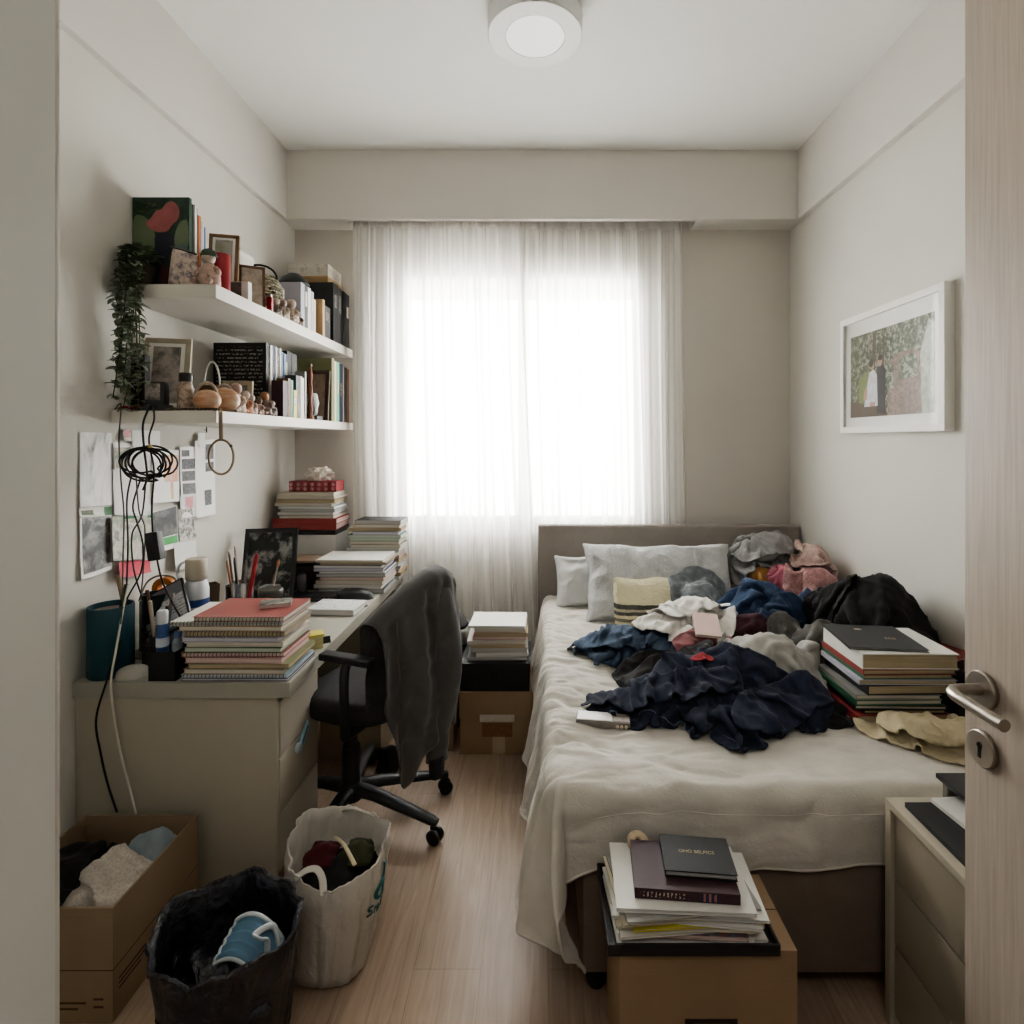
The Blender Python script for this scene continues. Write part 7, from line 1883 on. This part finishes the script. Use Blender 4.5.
# white carrier bag -----------------------------------------------------------
t = NT('carrier_plastic'); v = t.coord(); n = t.noise(v, 9, 5, .6, 1.0)
nm = t.bump(n, .55, .03); nm = t.bump(t.noise(v, 40, 3, .6, 1), .35, .006, nm)
d_ = t.n.new('ShaderNodeBsdfPrincipled'); d_.inputs['Base Color'].default_value = rgb(206, 200, 190); d_.inputs['Roughness'].default_value = .45; t.link(nm, d_.inputs['Normal'])
tl = t.n.new('ShaderNodeBsdfTranslucent'); tl.inputs[0].default_value = rgb(210, 204, 194); mx = t.n.new('ShaderNodeMixShader'); mx.inputs[0].default_value = .22; t.link(d_.outputs[0], mx.inputs[1]); t.link(tl.outputs[0], mx.inputs[2]); t.link(mx.outputs[0], t.out.inputs[0]); m_carr = t.mat
WBX, WBY = -.585, 1.62
wb_ = thing('carrier_bag', 'white plastic carrier bag with teal print standing on the floor by the desk', 'carrier bag', (WBX, WBY, 0))
po_ = [(.001, .002), (.07, .002), (.098, .008), (.104, .04), (.112, .1), (.124, .18), (.130, .24), (.132, .285), (.128, .315), (.126, .325)]; pi_ = [(.123, .325), (.124, .30), (.122, .26), (.114, .22), (.09, .205), (.001, .205)]
rimf = lambda th: .030 * np.sin(th - .5) + .018 * np.cos(2 * th + .3) + .007 * np.sin(5 * th)
P = sack(po_, pi_, (WBX - .012, WBY), (1.06, 1.0), 21, .008, 120, rimf, (.018, .02), sq=2.6)
MB().grid(P, wrapu=True).build('bag', m_carr, wb_, angle=180)
MB().tube([Vector(P[9, j]) for j in range(P.shape[1])], .003, 6, closed=True).build('rim', m_carr, wb_, angle=180)


def strap(j0, j1, up, inn, name='handle'):
    a = Vector(P[8, j0]); b_ = Vector(P[8, j1]); m = (a + b_) / 2; cdir = (Vector((WBX, WBY, m.z)) - m).normalized()
    q = m + Vector((0, 0, up)) + cdir * inn
    MB().tube(bez([a, a.lerp(q, .7) + (a - m) * .25, q, b_.lerp(q, .7) + (b_ - m) * .25, b_], 7), .012, 10, flat=.28).build(name, m_carr, wb_, angle=180)


strap(78, 90, .028, .03); strap(22, 34, .035, .03)
# teal print on the side facing the room corner: emblem and word
m_teal = plain('teal_ink', rgb(38, 96, 92), .5)


def onbag(th, z_, off=.002):
    i = np.interp(z_, [p[1] for p in po_[2:]], range(2, len(po_))); j = (th / (2 * PI) * P.shape[1]) % P.shape[1]
    i0 = int(i); j0 = int(j); fi, fj = i - i0, j - j0; i1 = min(i0 + 1, len(po_) - 1); j1 = (j0 + 1) % P.shape[1]
    p = Vector(P[i0, j0]) * (1 - fi) * (1 - fj) + Vector(P[i1, j0]) * fi * (1 - fj) + Vector(P[i0, j1]) * (1 - fi) * fj + Vector(P[i1, j1]) * fi * fj
    cdir = Vector((p.x - WBX, p.y - WBY, 0)).normalized()
    return p + cdir * off


th0 = -.36
b = MB(); b.tube([onbag(th0 + .17 * math.cos(a) / 1.0,   .238 + .020 * math.sin(a)) for a in np.linspace(0, 2 * PI, 22)[:-1]], .0062, 6, closed=True, flat=.5); b.tube([onbag(th0 + .17, .221 + k * .01) for k in range(8)], .0062, 6, flat=.5); b.build('emblem', m_teal, wb_, angle=180)
b = MB(); zt = .181; word = {'S': [[(1, 1), (.3, 1), (0, .75), (.3, .5), (.8, .5), (1, .25), (.7, 0), (0, 0)]], 'm': [[(0, 0), (0, .7)], [(0, .55), (.3, .7), (.5, .55), (.5, 0)], [(.5, .55), (.8, .7), (1, .55), (1, 0)]], 'i': [[(.5, 0), (.5, .65)], [(.5, .85), (.5, .92)]], 'k': [[(.1, 0), (.1, 1)], [(.8, .65), (.1, .35), (.8, 0)]]}
for k, ch_ in enumerate('Smik'):
    for st_ in word[ch_]: b.tube([onbag(th0 - .30 + .15 * k + .11 * a, zt + .026 * c) for a, c in st_], .0028, 5, flat=.6)
b.build('lettering', m_teal, wb_, angle=180)
heap('dark_clothes', 'black and dark clothes stuffed in the white carrier bag', [(WBX - .09, WBY - .02), (WBX - .04, WBY - .08), (WBX + .06, WBY - .06), (WBX + .09, WBY + .03), (WBX + .04, WBY + .1), (WBX - .06, WBY + .08)], .22, .05, m_black, 91, comp=.55)
heap('red_clothes', 'dark red cloth at the side of the white carrier bag', [(WBX - .085, WBY + .01), (WBX - .03, WBY + .0), (WBX - .02, WBY + .06), (WBX - .07, WBY + .07)], .265, .03, fabric('wine_cloth', rgb(72, 28, 34), var=.3), 92, comp=.6)
heap('olive_clothes', 'dark olive cloth at the far side of the white carrier bag', [(WBX + .01, WBY + .02), (WBX + .08, WBY + .01), (WBX + .085, WBY + .07), (WBX + .03, WBY + .09)], .26, .035, fabric('olive_cloth', rgb(58, 60, 44), var=.3), 93, comp=.6)
sr = MB().tube(bez([(WBX - .02, WBY + .05, .315), (WBX + .02, WBY + .01, .322), (WBX + .07, WBY - .045, .305)], 6), .006, 8, flat=.5).build('cream_strap', m_cream, angle=180); props(sr, 'cream strap lying across the clothes in the carrier bag', 'strap')

# carton by the curtain with black case and papers -----------------------------
x0, x1, y0, y1, h = -.372, -.028, 2.67, 3.0, .298
cb2 = thing('cardboard_box', 'closed cardboard box with a paper label standing beside the bed', 'cardboard box', ((x0 + x1) / 2, (y0 + y1) / 2, 0))
MB().box((x0, y0, .001), (x1, y1, .19)).build('box_body', m_card2, cb2, bevel=.002); MB().box((x0 - .004, y0 - .004, .175), (x1 + .004, y1 + .004, h)).build('lid', m_card2, cb2, bevel=.002)
p = onz(0, 0, 0) if False else None
b = MB().box((x0 + .095, y0 - .0052, .158), (x0 + .26, y0 - .004, .192)); b.build('paper_label', plain('label_paper', rgb(190, 180, 168), .7, .15, 40), cb2, smooth=False)
b = MB().box((x0 + .105, y0 - .0008, .085), (x0 + .25, y0, .15)); b.build('printed_panel', plain('panel_ink', rgb(122, 88, 62), .8, .2, 60), cb2, smooth=False)
b = MB().box((x0 + .155, y0 - .0010, .002), (x0 + .215, y0 - .0002, .085)); b.build('tape', plain('tape_tan', rgb(178, 156, 128), .4), cb2, smooth=False)
bc2 = thing('black_case', 'flat black case lying on the cardboard box beside the bed', 'case', (-.2, 2.85, h)); MB().box((-.372, 2.675, h + .001), (-.04, 2.98, h + .09)).build('case', plain('case_black', rgb(28, 28, 30), .5, .1), bc2, bevel=.006); MB().box((-.374, 2.673, h + .09), (-.038, 2.982, h + .135)).build('lid', plain('case_black2', rgb(34, 34, 36), .5, .1), bc2, bevel=.006)
b = MB().box((-.23, 2.668, h + .07), (-.18, 2.674, h + .10)); b.build('clasp', plain('case_clasp', rgb(20, 20, 22), .4), bc2, bevel=.002)
z = h + .137; rows = [(.016, 'grey', 'greyish', 'grey wad of papers'), (.02, 'white', 'white', 'white wad of papers'), (.022, 'grey', 'greyish', 'dull wad of papers'), (.018, 'tan', 'aged', 'brownish newspaper'), (.016, 'white', 'ivory', 'ivory wad of papers'), (.018, 'brick', 'pinkish', 'reddish edged newspaper'), (.018, 'kraft', 'aged', 'kraft edged newspaper'), (.02, 'white', 'ivory', 'bent wad of papers'), (.012, 'white', 'white', 'clean white folder')]
pile('the paper heap on the black case', -.055, 2.70, z, rows, .275, .235, 'papers heaped on the black case', .012, magazine, 'paper_wad')

# carton at the foot of the bed with tray and papers -----------------------------
x0, x1, y0, y1, h = .181, .579, 1.25, 1.47, .36
cb3 = thing('cardboard_box', 'brown cardboard box at the foot of the bed carrying a paper stack', 'cardboard box', ((x0 + x1) / 2, (y0 + y1) / 2, 0)); MB().box((x0, y0, .001), (x1, y1, h)).build('box_body', m_card2, cb3, bevel=.002)
b = MB().box((x0, (y0 + y1) / 2 - .001, h), (x1, (y0 + y1) / 2 + .001, h + .0008)); b.build('flap_seam', m_ink, cb3, smooth=False)
hx0, hx1, hz1 = .328, .445, .208
b = MB().box((hx0, y0 - .001, hz1 - .035), (hx1, y0, hz1)); b.build('handle_slot', plain('slot_dark', rgb(46, 36, 28), .8), cb3, smooth=False); b = MB().box((hx0 + .018, y0 - .0016, hz1 - .022), (hx1 - .018, y0 - .001, hz1 - .010)); b.build('slot_print', plain('slot_print', rgb(120, 92, 62), .8, .3, 80), cb3, smooth=False)
ty = thing('black_tray', 'black document tray on the cardboard box at the bed foot', 'tray', (.34, 1.35, h)); MB().box((.155, 1.235, h + .001), (.535, 1.475, h + .008)).build('tray_floor', m_blk, ty, smooth=False)
b = MB().box((.155, 1.235, h + .008), (.535, 1.241, h + .026)); b.box((.155, 1.469, h + .008), (.535, 1.475, h + .026)); b.box((.155, 1.241, h + .008), (.161, 1.469, h + .026)); b.box((.529, 1.241, h + .008), (.535, 1.469, h + .026)); b.build('tray_rim', m_blk, ty, bevel=.001)
z = h + .0095
mcov = blotch('magazine_cover', [rgb(70, 50, 48), rgb(150, 96, 80), rgb(90, 96, 110), rgb(170, 150, 130)], 24)
rows = [(.007, .34, 'white', 'white', 'white document sheaf lowest in the black tray', .05), (.006, .30, 'white', 'greyish', 'greyish sheaf under the colourful magazine in the tray', -.10), (.010, .27, mcov, 'pinkish', 'colourful magazine low in the black tray stack', -.05),
        (.006, .33, 'white', 'ivory', 'ivory sheaf lying on the colourful magazine', .09), (.006, .31, 'cream', 'ivory', 'cream sheaf just below the yellow folder', -.04), (.005, .30, 'yellow', 'ivory', 'bright yellow folder in the tray stack', .07),
        (.006, .33, 'white', 'white', 'white sheaf just above the yellow folder', -.11), (.007, .32, 'cream', 'ivory', 'second cream sheaf, fourth from the top of the tray stack', .10), (.006, .33, 'white', 'greyish', 'pale grey sheaf, third from the top of the tray stack', -.06),
        (.006, .31, 'grey', 'ivory', 'grey topped sheaf, second from the top of the tray stack', .12), (.009, .31, 'white', 'white', 'top white paper sheaf under the two dark books', -.05)]
for k, (t_, w2, cv, pg, lb, ro) in enumerate(rows):
    magazine(lb, (.345 + random.uniform(-.012, .012), 1.352 + random.uniform(-.006, .004), z), w2, .205, t_, ro, cv, pg, 'papers in the black tray', 'paper_sheaf' if 'magazine' not in lb else 'magazine'); z += t_ + .001
bk1 = flatbook('dark maroon and navy hardback on the paper stack at the bed foot', (.345, 1.345, z), .235, .155, .024, -.09, 'plum', 'aged', 'front', None)
b = MB().box((-.105, -.0782, .006), (-.0, -.0775, .017)); b.build('spine_lettering', textlines('spine_letters', C['plum'], rgb(196, 178, 166), 'X', .009, .5, 200), bk1, local=True, smooth=False)
b = MB().box((.03, -.0782, .003), (.07, -.0775, .021)); b.build('spine_bands', textlines('spine_bands', C['navy'], rgb(170, 110, 100), 'X', .012, .5, 30), bk1, local=True, smooth=False)
z += .0252
bk2 = flatbook('small black box book with gold lettering topping the paper stack', (.385, 1.36, z), .165, .12, .016, -.10, 'black', 'greyish', 'left', None)
text('lettering', 'OHO BELPICS', .014, plain('gold_print', rgb(176, 160, 130), .5), bk2, WM[bk2.name] @ Matrix.Translation((.0, .005, .0163)))
dn = thing('wooden_ring', 'round cream disc with a dark centre hole at the back of the paper stack', 'disc', (.27, 1.452, h + .09)); MB().lathe([(.006, .0), (.022, .0), (.027, .006), (.0275, .013), (.024, .019), (.010, .021), (.006, .017), (.006, 0)], (.256, 1.44, z - .02), 28, R=Rx(math.radians(22))).build('disc', plain('disc_cream', rgb(186, 166, 140), .6, .1, 30), dn, angle=60)
MB().lathe([(0, .002), (.0058, .002), (.0058, .014), (0, .014)], (.256, 1.44, z - .02), 14, R=Rx(math.radians(22))).build('hole', plain('hole_dark', rgb(50, 40, 32), .8), dn)

# papers on the drawer cabinet
z = CT + .0008
k1 = magazine('black folder with white pages lying along the cabinet edge', (1.022, 1.255, z), .19, .32, .012, .0, 'black', 'white', None, 'folder'); z1 = z + .013
k2 = magazine('white paper sheaf lying over the black folder on the cabinet', (1.105, 1.29, z1), .20, .27, .010, .10, 'white', 'white', None, 'paper_sheaf'); z2 = z1 + .011
k3 = magazine('black magazine with a pale blue streak on the cabinet papers', (1.15, 1.24, z2), .17, .24, .006, .08, blotch('streak_cover', [rgb(24, 26, 28), rgb(34, 38, 40), rgb(120, 150, 176), rgb(28, 30, 32)], 5, .6, .3), 'white', None, 'magazine')
dvd = thing('clear_case', 'shallow black topped clear case at the back of the drawer cabinet', 'case', (1.2, 1.40, CT)); MB().box((1.045, 1.43, CT + .001), (1.23, 1.447, CT + .055)).build('case', plain('clear_grey', rgb(120, 116, 108), .2), dvd, bevel=.003); MB().obox((1.135, 1.375, CT + .062), (.215, .145, .012), Rx(.0)).build('lid', m_blk, dvd, bevel=.002); MB().lathe([(0, 0), (.035, 0), (.035, .001), (0, .001)], (1.16, 1.365, CT + .0682), 24).build('disc', plain('disc_pale', rgb(196, 196, 196), .3), dvd)

# under the desk and behind the chair
ub = thing('storage_box', 'plain beige storage box pushed under the desk behind the pedestal', 'storage box', (-.85, 2.62, 0)); MB().box((-1.02, 2.62, .001), (-.735, 2.88, .30)).build('box', plain('storage_beige', rgb(166, 152, 132), .6, .04), ub, bevel=.003); MB().box((-1.023, 2.617, .28), (-.732, 2.883, .325)).build('lid', plain('storage_lid', rgb(156, 142, 122), .6, .04), ub, bevel=.003)
bbx = thing('brown_carton', 'small brown carton on the floor behind the swivel chair', 'cardboard box', (-.47, 2.8, 0)); MB().box((-.545, 2.70, .001), (-.408, 2.84, .16)).build('box', m_card, bbx, bevel=.002); MB().box((-.546, 2.765, .1602), (-.407, 2.78, .1612)).build('tape', plain('tape_tan', rgb(178, 156, 128), .4), bbx, smooth=False)
heap('black_shoe_bag', 'small black cloth bag on the floor under the desk', [(-.72, 2.50), (-.65, 2.47), (-.62, 2.54), (-.66, 2.62), (-.72, 2.6)], .004, .10, m_black, 95, comp=.6, cat='bag')
wbn = thing('waste_bin', 'black waste bin with a grey bag folded over its rim behind the chair', 'waste bin', (-.46, 2.99, 0)); MB().lathe([(0, .001), (.075, .001), (.08, .006), (.10, .50), (.104, .505), (.104, .515), (.098, .515), (.078, .02), (0, .02)], (-.47, 2.975, 0), 30).build('bin', m_blk, wbn, angle=50)
P2 = sack([(.104, .44), (.109, .47), (.111, .505), (.108, .522)], [(.098, .52), (.094, .46), (.06, .42), (.001, .41)], (-.47, 2.975), (1, 1), 55, .006, 60, lambda th: .008 * np.sin(3 * th))
MB().grid(P2, wrapu=True).build('bin_bag', plain('grey_plastic', rgb(150, 150, 146), .45), wbn, angle=180)
MB().lathe([(0, .0), (.085, 0), (.10, .02), (.075, .055), (0, .07)], (-.47, 2.985, .505), 24).build('contents', plain('bin_dark', rgb(32, 31, 32), .6, .3, 30), wbn, angle=60)
bpy.context.view_layer.update()
